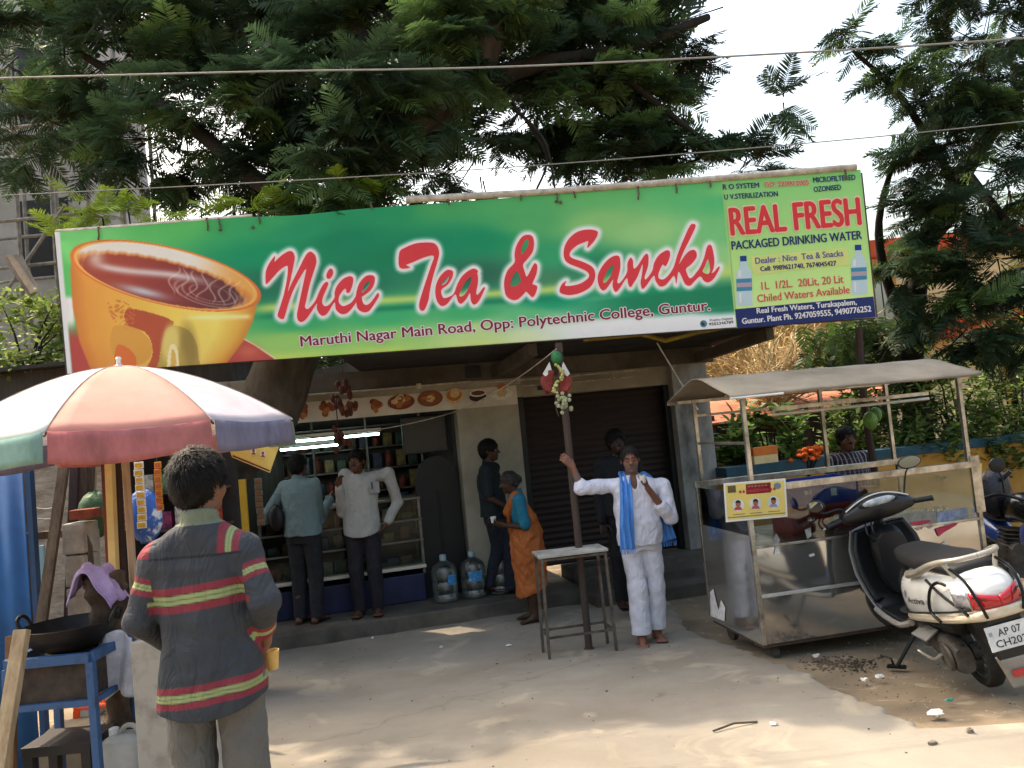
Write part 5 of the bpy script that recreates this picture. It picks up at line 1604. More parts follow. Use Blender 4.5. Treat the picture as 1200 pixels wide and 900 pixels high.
# ================================================================== UMBRELLA AND THE STALL AT THE LEFT
def umbrella():
    C0 = np.array([-2.19, 4.45, 0])
    g = float(gz(4.45))
    th = thing('street_umbrella', 'big faded street umbrella with pale red and white panels and coloured flaps over the stove', 'umbrella', C0 + (0, 0, g))
    ZA, ZR, RR = 2.25, 1.875, .92
    pal = [('umb red', 'e2a596', 'd08482'), ('umb lilac', 'd8d2da', '8f8ca4'), ('umb green', 'dfe2da', '9cc2b6'), ('umb white', 'e0ddd8', 'c9a0a0')]  # tops paled as if sunlit and faded, flaps deepened as if shaded
    order = [0, 1, 2, 3, 0, 1, 2, 2]
    hgt = lambda q: ZA - (ZA - ZR) * (q ** 1.75)
    for k in range(8):
        a0, a1 = R(-83.7 + 45 * k), R(-83.7 + 45 * (k + 1))
        n_, c1, c2 = pal[order[k]]
        m1 = mat(n_ + ' top', c1, .85, var=.10, scale=5, bump=.12, trans=.35)
        m2 = mat(n_ + ' flap', c2, .85, var=.35, scale=9, bump=.15, trans=.35, stretch=(1, 1, .4))
        p0, p1 = np.array([math.cos(a0), math.sin(a0), 0]), np.array([math.cos(a1), math.sin(a1), 0])
        rows = []
        for q in np.linspace(0.015, 1, 14):
            rows.append([C0 + (p0 * (1 - u) + p1 * u) * RR * q + np.array([0, 0, hgt(q) - .03 * q * math.sin(math.pi * u) * (1 - .4 * q)]) for u in np.linspace(0, 1, 9)])
        b = MB(); b.grid(rows); pan = b.build('canopy_panel', m1, th, smooth=True, solid=.002)
        rows = []
        for v in np.linspace(0, 1, 5):
            rows.append([C0 + (p0 * (1 - u) + p1 * u) * (RR + .004 + .006 * math.sin(u * 9 + k)) * (1 + .012 * v) + np.array([0, 0, ZR - .03 * math.sin(math.pi * u) * .6 + .002 - v * (.145 + .01 * math.sin(5 * u + k))]) for u in np.linspace(.015, .985, 9)])
        b = MB(); b.grid(rows); b.build('flap', m2, th, smooth=True, solid=.002)
        b = MB(); b.tube([C0 + p0 * RR * q + np.array([0, 0, hgt(q) + .001]) for q in np.linspace(.03, 1.0, 10)], .0035, 4); b.build('seam', mat('seam thread', '9a8f88', .9), th)
        b = MB(); b.tube([C0 + p0 * RR * q + np.array([0, 0, hgt(q) - .012]) for q in np.linspace(.03, 1.01, 8)], .006, 5)
        b.tube([C0 + np.array([0, 0, 1.72]) + p0 * .03, C0 + p0 * RR * .5 + np.array([0, 0, hgt(.5) - .015])], .005, 5); b.build('rib', M_dark, th)
    b = MB(); b.tube([C0 + (.02, 0, g), C0 + (0, 0, 1.0), C0 + (0, 0, ZA)], .021, 10); b.build('pole', mat('pale wooden pole', 'b79a7e', .8, c2='8f765f', scale=8, stretch=(3, 3, .4)), th, smooth=True)
    b = MB(); b.lathe(C0 + (0, 0, ZA - .005), [(.03, 0), (.026, .012), (.013, .018), (.013, .045), (.017, .05), (.011, .062)], 12); b.build('finial', M_white, th, smooth=True)
umbrella()

for _k in ('umb red', 'umb lilac', 'umb green', 'umb white'):
    for _s in (' top', ' flap'):
        stains(MATS[_k + _s], '9a8674', 2.6, .5, .76, .35)
M_wood = mat('raw plank', 'b09a78', .85, c2='8a7457', scale=4, stretch=(6, 6, .6), bump=.25)
M_wood2 = mat('weathered wood', '5e5142', .9, c2='3b332a', scale=5, stretch=(5, 5, .5), bump=.3)
M_wood3 = mat('dark brown wood', '3d2722', .7, c2='2a1b18', scale=5, stretch=(5, 5, .5), bump=.2)
M_wood4 = mat('brown batten', '7d5a38', .85, c2='5a3f28', scale=5, stretch=(5, 5, .5), bump=.2)
M_blue = mat('blue sheet', '2b5f96', .85, c2='1f4878', scale=1.4, bump=.05)
def stick(name, label, cat, a, b_, Y, w, d, m, Yb=None, group=None):
    """A straight timber: a and b_ are where its ends are seen at distances Y and Yb."""
    A, B = at(*a, Y), at(*b_, Yb or Y)
    b = MB(); b.bar(A, B, w, d, up=(0, 1, 0))
    return tag(b.build(name, m, bevel=.004), label, cat, group)
def stall():
    # blue corrugated sheet
    b = MB()
    xs = np.linspace(-4.3, -3.235, 110)
    b.grid([[(x + .07 * (z - 1.78) * -.0, 5.2 + .012 * math.sin(x * 42), z) for x in xs] for z in (-.2, 1.80)])
    tag(b.build('blue_sheet', M_blue, smooth=True, solid=.004), 'tall blue corrugated metal sheet at the left edge under the umbrella', 'metal sheet')
    b = MB(); b.bar((-3.21, 5.235, -.2), (-3.21, 5.235, 1.80), .035, .05); tag(b.build('edge_post', mat('blue edge', '1e4168', .6)), 'thin dark blue post on the edge of the blue metal sheet', 'post')
    stick('timber_post', 'brown timber post just right of the blue metal sheet', 'post', (28, 545), (43, 745), 5.45, .05, .05, M_wood4)
    stick('timber_rail', 'short brown rail nailed between the timber post and the cement pillar', 'rail', (30, 629), (76, 625), 5.38, .05, .05, M_wood4)
    stick('leaning_plank', 'long weathered plank leaning left of the cement pillar', 'plank', (76, 540), (47, 742), 5.3, .065, .03, M_wood2, 5.0)
    for i, (xa, xb) in enumerate(((88, 80), (98, 91), (106, 99))):
        stick('leaning_plank', ('first', 'second', 'third')[i] + ' dark plank of the bundle standing behind the red brick', 'plank', (xa, 538), (xb, 735), 5.75 + .05 * i, .06, .03, M_wood2 if i else M_wood3)
    stick('red_pole', 'thin reddish pole behind the green bag', 'pole', (108, 538), (101, 640), 5.9, .03, .03, mat('red pole', '7c3a30', .8))
    stick('red_pole', 'thin pale pole right of the reddish pole behind the green bag', 'pole', (112, 538), (107, 640), 5.92, .025, .025, M_wood)
    b = MB()
    for i in range(7):
        z = -.15 + i * .215
        b.box((-3.02 + rng.uniform(-.006, .006), 5.45, z + .105), (.145 + rng.uniform(-.006, .006), .2, .205), yaw=rng.uniform(-.05, .05))
    tag(b.build('cement_pillar', mat('cement block', 'a29d92', .95, c2='6f6a61', scale=5, bump=.5, bscale=26), bevel=.015), 'stubby pillar of rough grey cement blocks behind the wok', 'pillar')
    stick('leaning_plank', 'dark plank standing on the right side of the cement pillar', 'plank', (97, 618), (108, 740), 5.42, .08, .06, M_wood2)
    b = MB(); b.box((-2.97, 5.43, 1.40), (.16, .11, .065), yaw=.1); b.box((-2.80, 5.45, 1.395), (.08, .11, .055), yaw=.1)
    tag(b.build('brick', mat('red brick', '8f4a36', .9, c2='6a3628', scale=12, bump=.4), bevel=.006), 'red brick on top of the cement pillar', 'brick')
    b = MB(); b.blob(at(112, 603, 5.6), (.11, .09, .16), 12, 9, .07)
    tag(b.build('green_bag', mat('green bag', '2f5a2c', .6, c2='213f20', scale=8, bump=.5, bscale=30), smooth=True), 'crumpled dark green bag hanging right of the red brick', 'bag')
    b = MB()
    A = at(28, 545, 8.6); b.box((A[0] + .1, 8.7, .75), (3.2, .12, 2.3))
    tag(b.build('brick_wall', mat('grey brick', '9a9082', .9, c2='6d6558', scale=7, stretch=(1, 1, 3), bump=.4)), 'grey brick wall in the gap behind the blue sheet and planks', 'wall')
    for i, y in enumerate((592, 604)):
        b = MB(); b.tube(sag(at(33, y, 5.5), at(66, y + 2, 5.5), .02, 6), .006, 5); tag(b.build('rope', M_grime), ('upper', 'lower')[i] + ' thin rope tied between timber post and leaning plank', 'rope')
    b = MB(); b.box(at(44, 672, 5.9), (.12, .02, .40)); tag(b.build('teal_pane', mat('teal pane', '8fb0a8', .5, c2='a9bdb4')), 'pale teal pane standing behind the leaning plank', 'pane')
    stick('frame_post', 'cream painted post of the kiosk frame', 'post', (128, 528), (136, 715), 4.95, .045, .05, mat('cream post', 'd8bd84', .7, c2='c2a468', scale=4))
    stick('frame_post', 'dark brown post of the kiosk frame beside the cream one', 'post', (134.5, 528), (143.5, 715), 5.0, .055, .05, M_wood3)
    stick('frame_post', 'thin dark red post of the kiosk frame, left of the cream one', 'post', (121, 528), (131, 715), 5.05, .03, .03, mat('dark red post', '6a2a22', .7))
    # kiosk
    k = thing('kiosk', 'dark kiosk cupboard with a grey counter behind the sachet strips', 'kiosk', (-2.75, 6.3, -.2))
    b = MB(); b.box((-2.78, 6.5, .15), (.72, .5, .72)); b.build('counter', mat('grey counter', '6d6c67', .7, c2='55544f'), k, bevel=.01)
    b = MB(); b.box((-2.78, 6.72, 1.2), (.8, .06, 1.5)); b.box((-3.16, 6.5, 1.2), (.05, .5, 1.5)); b.box((-2.78, 6.5, 1.96), (.8, .5, .05)); b.build('cabinet', mat('kiosk inside', '2a2422', .8), k)
    b = MB()
    for z in (.85, 1.15, 1.45): b.box((-2.78, 6.58, z), (.72, .24, .02))
    b.build('shelf', M_wood2, k)
    cols = ['b9482f', 'd7b23a', '3a6a9a', '8a3a5a', 'c9c2b0', '4a7a4a']
    for i, z in enumerate((.86, 1.16, 1.46)):
        for j in range(5):
            b = MB(); h = rng.uniform(.1, .18); b.box((-3.03 + .13 * j, 6.52, z + h / 2 + .001), (.10, .08, h))
            tag(b.build('packet', mat('kiosk packet ' + cols[(i * 2 + j) % 6], cols[(i * 2 + j) % 6], .5, var=.5, scale=20, band=(.45, .55)), bevel=.008), f'small packet on the {("lowest", "middle", "top")[i]} kiosk shelf, place {j + 1} from the left', 'packet', 'packets in the kiosk')
    def sachets(q, Y, n, w, h, c, c2, lab, skew=0):
        p = at(*q, Y)
        t = thing('sachet_strip', lab, 'sachet strip', p - (0, 0, n * h), 'sachet strips hanging at the kiosk')
        m1, m2 = mat('sachet ' + c, c, .35, var=.15, scale=30), mat('sachet ' + c2, c2, .35, var=.3, scale=40)
        b = MB(); b.tube([p + (0, 0, .05), p], .004, 4); b.build('hook', M_dark, t)
        for i in range(n):
            o = p + np.array([skew * i + rng.normal() * .002, rng.normal() * .004, -h * (i + .5)])
            b = MB(); b.box(o, (w, .012, h * .93), yaw=rng.normal() * .12); s_ = b.build('sachet', m1, t, bevel=.004)
            b = MB(); b.box(o - (0, .009, 0), (w * .7, .004, h * .55)); b.build('label', m2, s_)
    sachets((162, 541), 5.6, 9, .066, .052, 'd9d6c4', 'c9a21c', 'white and yellow sachet strip hanging in the middle of the kiosk')
    sachets((184, 541), 5.7, 7, .05, .05, 'c9882c', 'b5572c', 'orange sachet strip hanging beside the tree trunk')
    sachets((141, 541), 5.75, 11, .055, .045, 'b59a90', '8a5f5a', 'dusty pink sachet strip hanging behind the brown kiosk post')
    sachets((274, 560), 7.0, 7, .06, .055, 'b8923a', '7a4a22', 'brownish sachet strip hanging right of the tree trunk')
    sachets((302, 560), 7.4, 8, .07, .055, '6d6a60', '8a5a30', 'grey sachet strip hanging left of the man in teal')
    b = MB(); b.blob(at(170, 605, 6.05), (.13, .08, .2), 14, 10, .05)
    tag(b.build('blue_bag', mat('blue white bag', '2f5fae', .5, c2='cfd8e2', scale=5, band=(.5, .56), bump=.4), smooth=True), 'blue and white printed bag hanging behind the sachet strips', 'bag')
    stick('yellow_board', 'narrow upright yellow board at the left corner of the shop', 'board', (283, 562), (292, 690), 7.3, .075, .03, mat('yellow board', 'c9a02f', .6, c2='b08a28'))
    # yellow poster hanging under the umbrella edge
    pq = [at(*q, Y) for q, Y in (((262, 508), 5.3), ((337, 494), 5.35), ((316, 554), 5.25), ((272, 536), 5.25))]
    t = thing('small_poster', 'yellow printed poster with maroon border hanging behind the umbrella edge', 'poster', pq[2])
    b = MB(); b.prism(pq, (0, .006, 0)); b.build('card', mat('poster yellow', 'd9c26a', .6, var=.1), t)
    pl = Plane(pq[0], np.cross(pq[1] - pq[0], pq[3] - pq[0]))
    b = MB()
    pl.poly(b, [(273, 533), (316.5, 551), (315.8, 552.8), (272.4, 535)], .004); b.build('border', mat('maroon ink', '6a2530', .6), t, fix=False)
    b = MB()
    for q in ((297, 529), (308, 532), (322, 520), (313, 514)):
        pl.poly(b, [(q[0] + 3.4 * math.cos(a), q[1] + 4.4 * math.sin(a)) for a in np.linspace(0, 6.28, 11)[:-1]], .004)
    b.build('portrait_ground', mat('poster white', 'ddd8c8', .6), t, fix=False)
    b = MB()
    for q in ((297, 529), (308, 532), (322, 520), (313, 514)):
        pl.poly(b, [(q[0] + 1.7 * math.cos(a), q[1] - 1 + 2.1 * math.sin(a)) for a in np.linspace(0, 6.28, 9)[:-1]], .005)
        pl.poly(b, [(q[0] - 2.6, q[1] + 3.6), (q[0] - 1.6, q[1] + 1.3), (q[0] + 1.6, q[1] + 1.3), (q[0] + 2.6, q[1] + 3.6)], .005)
    b.build('portrait', mat('portrait ink', '7a4238', .6), t, fix=False)
    # orange plastic chair
    c = thing('plastic_chair', 'orange plastic chair mostly hidden behind the wok and the log', 'chair', (-2.55, 4.95, -.12))
    M_or = mat('orange plastic', 'e2521f', .35, var=.1)
    ch = np.array([-2.53, 4.75, -.12])
    b = MB(); b.tube(crom([ch + p for p in ((-.20, 0, .44), (-.205, .02, .70), (-.185, .03, .775), (-.14, .035, .80), (.14, .035, .80), (.185, .03, .775), (.205, .02, .70), (.20, 0, .44))], 4, False), .024, 8); b.build('back_frame', M_or, c, smooth=True)
    b = MB(); b.box(ch + (0, .03, .755), (.34, .015, .06)); b.box(ch + (0, .02, .58), (.08, .012, .26)); b.build('back_panel', M_or, c, bevel=.01)
    b = MB(); b.box(ch + (0, .2, .43), (.42, .42, .03)); b.build('seat', M_or, c, bevel=.02)
    for x, y in ((-.19, 0), (.19, 0), (-.19, .4), (.19, .4)):
        b = MB(); b.bar(ch + (x, y, .42), ch + (x * 1.12, y * 1.05 - .01, 0), .035); b.build('leg', M_or, c)
    # gnarled log with a lilac cloth over it
    lg = [at(q[0], q[1], 4.25) for q in ((118, 672), (122, 700), (131, 740), (139, 790), (142, 850), (145, 900))]
    lg.append(np.array([lg[-1][0] + .01, 4.25, float(gz(4.25)) - .02]))
    pa = crom(lg, 5, False)
    rr = np.interp(np.linspace(0, 1, len(pa)), [0, .08, .2, .4, .6, 1], [.075, .10, .095, .075, .07, .085]) * (1 + .10 * np.sin(np.arange(len(pa)) * 1.9))
    b = MB(); b.tube(pa, rr, 18)
    for v in range(len(b.v)):
        x, y, z = b.v[v]; k_ = .012 * math.sin(31 * x + 17 * z) + .01 * math.sin(47 * y + 11 * z); b.v[v] = (x + k_, y + k_, z)
    tag(b.build('gnarled_log', mat('rough bark', '5b4635', .95, c2='2b221b', scale=9, bump=.8, bscale=28, stretch=(1, 1, .6)), smooth=True), 'upright gnarled log with a lilac cloth thrown over its top', 'log')
    top = lg[0]
    def cloth(path_fn, name, lab, c, c2, nu=22, nv=16):
        b = MB(); b.grid([[path_fn(u, v) for v in np.linspace(-1, 1, nv)] for u in np.linspace(0, 1, nu)])
        return tag(b.build(name, mat(name + c, c, .9, c2=c2, scale=6, bump=.25, bscale=120), smooth=True, solid=.005), lab, 'cloth')
    def lil(u, v):
        # drapes over the top from front-left to right
        x = -.115 + .255 * u
        droop = -.16 * max(0, (u - .48) / .52) ** 1.2 - .12 * max(0, (.22 - u) / .22) ** 1.3
        z = .050 + droop + .012 * math.sin(7 * v + 5 * u) - .05 * abs(v) ** 2
        y = -.02 + .11 * v - .09 * max(0, (u - .5))
        return top + np.array([x + .010 * math.sin(9 * v), y, z + .018 * math.sin(11 * u + 2.5 * v)])
    cloth(lil, 'lilac_cloth', 'crumpled lilac cloth draped over the top of the gnarled log', 'b9a0c6', '8e78a0')
    def rag(u, v):
        p = at(137, 742, 4.08)
        w = .105 * (1 - .25 * u)
        return p + np.array([w * v * (.9 + .1 * math.sin(4 * u)), -.02 + .022 * math.sin(5 * v + 2 * u), -.30 * u + .02 * math.cos(3 * v)])
    cloth(rag, 'white_rag', 'grubby white rag hanging from the log beside the striped shirt', 'c9c9d2', '8f8e92')
    # upright concrete slab behind the striped man
    b = MB(); A = at(152, 748, 3.75); g = float(gz(3.75))
    P = [(A[0], 3.75), (A[0] + .46, 3.72), (A[0] + .48, 3.80), (A[0] + .02, 3.84)]
    b.hexa([(x, y, g - .05) for x, y in P] + [(x, y, A[2] - .02 + .04 * i) for i, (x, y) in zip((0, .3, .3, 0), P)])
    tag(b.build('concrete_slab', mat('blotchy slab', '9c968b', .9, c2='6a6158', scale=5, bump=.3, band=(.5, .75)), bevel=.006), 'upright blotchy concrete slab behind the legs of the striped man', 'slab')
    # wok on its blue stove table
    w = thing('stove_table', 'battered blue steel stove table carrying the black wok', 'table', (-2.36, 4.0, float(gz(4))))
    g = float(gz(4))
    x0, x1, y0, y1, zt = -2.53, -2.13, 3.86, 4.26, .80
    M_sb = mat('chipped blue paint', '35567f', .6, c2='2a2f38', scale=7, bump=.2, band=(.5, .72))
    b = MB()
    for (a, c_) in (((x0, y0), (x1, y0)), ((x0, y1), (x1, y1)), ((x0, y0), (x0, y1)), ((x1, y0), (x1, y1))):
        b.bar((*a, zt), (*c_, zt), .04, .045); b.bar((*a, zt - .21), (*c_, zt - .21), .025, .03)
    b.build('top_frame', M_sb, w, bevel=.003)
    for x in (x0, x1):
        for y in (y0, y1):
            b = MB(); b.bar((x, y, zt - .02), (x + .01 * (1 if x > -2.4 else -1), y, g), .036); b.build('leg', [M_sb], w, bevel=.003)
    b = MB(); b.box(((x0 + x1) / 2, y0 + .02, zt - .115), (x1 - x0 - .04, .006, .165)); b.box((x0 + .02, (y0 + y1) / 2, zt - .115), (.006, y1 - y0 - .04, .165)); b.box((x1 - .02, (y0 + y1) / 2, zt - .115), (.006, y1 - y0 - .04, .165))
    b.build('side_panel', mat('sooty brown panel', '4a3f36', .8, c2='2c2622', scale=9, bump=.2), w)
    b = MB(); b.lathe((-2.33, 4.06, zt - .05), [(.13, 0), (.14, .03), (.10, .035)], 20); b.build('burner', M_rust, w)
    wk = thing('wok', 'large black iron wok with two loop handles on the blue stove table', 'wok', (-2.33, 4.06, zt))
    o = np.array([-2.33, 4.06, zt + .0])
    prof = [(.02, 0), (.11, .008), (.17, .04), (.205, .085), (.228, .135), (.223, .137), (.20, .087), (.16, .045), (.10, .016), (.02, .010)]
    b = MB(); b.lathe(o, prof, 32); b.build('pan', mat('black iron', '1a1918', .55, .3, c2='0d0c0c', scale=12, bump=.2), wk, smooth=True)
    for sg in (-1, 1):
        b = MB(); b.tube(crom([o + np.array([sg * .222, -.045, .125]), o + np.array([sg * .242, -.04, .17]), o + np.array([sg * .244, 0, .19]), o + np.array([sg * .242, .04, .17]), o + np.array([sg * .222, .045, .125])], 4, False), .010, 7); b.build('handle', MATS['black iron'], wk, smooth=True)
    # black stool inside the table
    s = thing('black_stool', 'low black wooden stool standing under the blue stove table', 'stool', (-2.36, 4.05, g))
    b = MB(); b.box((-2.36, 4.05, .36), (.34, .26, .05)); b.build('seat', mat('black wood', '1c1a19', .7, c2='2b2623', scale=6), s, bevel=.006)
    for x in (-2.50, -2.22):
        for y in (3.95, 4.15):
            b = MB(); b.bar((x, y, .34), (x, y, g), .045); b.build('leg', MATS['black wood'], s)
    b = MB()
    b.bar((-2.50, 3.95, .07), (-2.22, 3.95, .07), .03); b.bar((-2.50, 4.15, .07), (-2.22, 4.15, .07), .03); b.build('stretcher', MATS['black wood'], s)
    b = MB()
    for i in range(5): b.bar((-2.55 + .06 * i, 4.25 + .06 * i, g + .02 + .03 * (i % 2)), (-2.14 + .03 * i, 4.32 + .05 * i, g + .03 + .03 * (i % 2)), .05, .03)
    tag(b.build('firewood', M_wood), 'small heap of pale firewood on the ground under the stove table', 'firewood')
    b = MB(); b.bar(at(26, 738, 3.7), at(-2, 912, 3.5), .062, .04, up=(0, 1, 0)); tag(b.build('leaning_plank', M_wood, bevel=.004), 'pale raw plank leaning at the left edge in front of the stove table', 'plank')
    b = MB(); b.bar(at(14, 745, 3.95), at(12, 905, 3.8), .05, .03, up=(0, 1, 0)); tag(b.build('leaning_plank', M_wood4, bevel=.004), 'brown plank behind the pale raw plank at the left edge', 'plank')
    b = MB(); b.box(at(92, 880, 4.6), (.3, .3, .28), yaw=.2); tag(b.build('cardboard_box', mat('dim card', '7d725e', .9)), 'dusty cardboard box on the ground behind the black stool', 'box')
    # jerrycan
    p = np.array([at(146, 880, 4.02)[0], 4.02, float(gz(4.02))])
    jc = thing('jerrycan', 'dirty white plastic can on the ground beside the concrete slab', 'jerrycan', p)
    b = MB(); b.loft([[p + np.array([a * math.copysign(abs(math.cos(t)) ** .5, math.cos(t)), d_ * math.copysign(abs(math.sin(t)) ** .5, math.sin(t)), z]) for t in np.linspace(0, 2 * math.pi, 25)[:-1]] for a, d_, z in ((.095, .075, .01), (.105, .085, .03), (.105, .085, .36), (.095, .075, .415), (.045, .04, .44))])
    b.build('can_body', mat('milky plastic', 'b9b7b0', .45, c2='9a978d', scale=4, trans=.15), jc, smooth=True)
    b = MB(); b.lathe(p + (-.045, 0, .42), [(.024, 0), (.024, .045), (.015, .05)], 14); b.build('cap', M_white, jc, smooth=True)
    b = MB(); b.tube(crom([p + (-.02, 0, .43), p + (.01, 0, .47), p + (.06, 0, .465), p + (.085, 0, .40)], 4, False), .012, 7); b.build('handle', MATS['milky plastic'], jc, smooth=True)
stall()

# ================================================================== POLE, SIDE TABLE
def pole_and_table():
    p = np.array([.445, 7.02, -.265])
    t = thing('iron_pole', 'dark rusty iron pole under the banner with a painted mask and garland tied on top', 'pole', p)
    b = MB(); b.tube([p, p + (0, 0, 1.2), p + (-.003, 0, 2.66)], .032, 12); b.build('tube', mat('dark iron pole', '3b3531', .65, .2, c2='4a3a31', scale=6, stretch=(2, 2, .5)), t, smooth=True)
    b = MB(); b.lathe(p, [(.05, 0), (.05, .012), (.034, .016)], 12); b.box(p + (0, 0, 2.64), (.06, .06, .08)); b.build('fitting', M_rust, t)
    m = thing('evil_eye_charm', 'red and green painted charm with a limp flower garland tied to the iron pole', 'charm', at(652, 490, 6.93))
    def c(x, y, e=0): return at(x, y, 6.93 - e)
    b = MB(); b.blob(c(652, 419), (.05, .045, .06), 12, 8); b.build('green_ball', mat('charm green', '2f7a44', .6, var=.4, scale=20), m, smooth=True)
    M_cr = mat('charm red', '96382f', .8, c2='5e2a24', scale=14, bump=.4)
    for sg in (-1, 1):
        b = MB(); rows = []
        for u in np.linspace(0, 1, 8):
            rows.append([c(652 + sg * (3 + 16 * v * math.sin(math.pi * (.15 + .7 * u))), 434 + 27 * u, .02 + .02 * math.sin(6 * u + 4 * v)) for v in np.linspace(0, 1, 6)])
        b.grid(rows); b.build('red_fan', M_cr, m, smooth=True, solid=.01)
        b = MB(); b.prism([c(652 + sg * 8, 424, .03), c(652 + sg * 16, 438, .03), c(652 + sg * 13, 441, .03), c(652 + sg * 5, 436, .03)], (0, .01, 0)); b.build('white_tip', M_white, m)
    b = MB()
    for k in range(26):
        q = k / 25
        b.blob(c(652 + 6 * math.sin(7 * q) + 5 * q, 428 + 42 * q, .05) + rng.normal(0, .006, 3), .012 + .004 * rng.random(), 6, 4)
    b.build('flower_string', mat('marigold string', '8a9a4a', .8, c2='c9c48a', scale=60, band=(.45, .55)), m, smooth=True)
    b = MB()
    for k in range(22): b.blob(c(660, 474, .05) + rng.normal(0, 1, 3) * (.03, .025, .04), .018, 6, 4)
    b.build('flower_bunch', mat('limp jasmine', 'b9b49a', .9, c2='7f8a5a', scale=50), m, smooth=True)
    b = MB(); b.tube([c(650, 447, .04), c(652, 480, .04), c(655, 488, .05)], .005, 5); b.build('thread', M_rust, m)
    # tall steel side table
    o = np.array([.355, 6.93, -.265]); yaw = R(9)
    ux, uy = np.array([math.cos(yaw), math.sin(yaw), 0]), np.array([-math.sin(yaw), math.cos(yaw), 0])
    t = thing('side_table', 'tall thin steel side table with a pale worn top beside the iron pole', 'table', o)
    M_tb = mat('thin steel leg', '6b665f', .5, .6, c2='4e3d33', scale=9)
    H = .87
    b = MB(); b.box(o + (0, 0, H), (.60, .33, .022), yaw=yaw); b.build('table_top', mat('worn pale top', 'b7b5ac', .6, c2='7f7a70', scale=5), t, bevel=.003)
    for sx in (-1, 1):
        for sy in (-1, 1):
            a = o + ux * .275 * sx + uy * .14 * sy
            b = MB(); b.bar(a + (0, 0, H - .012), a + ux * .015 * sx, .024); b.build('leg', M_tb, t)
    b = MB()
    for z in (.20, H - .03):
        for sy in (-1, 1): b.bar(o + ux * -.28 + uy * .14 * sy + (0, 0, z), o + ux * .28 + uy * .14 * sy + (0, 0, z), .018)
        for sx in (-1, 1): b.bar(o + ux * .275 * sx + uy * -.14 + (0, 0, z), o + ux * .275 * sx + uy * .14 + (0, 0, z), .018)
    b.build('rail', M_tb, t)
pole_and_table()

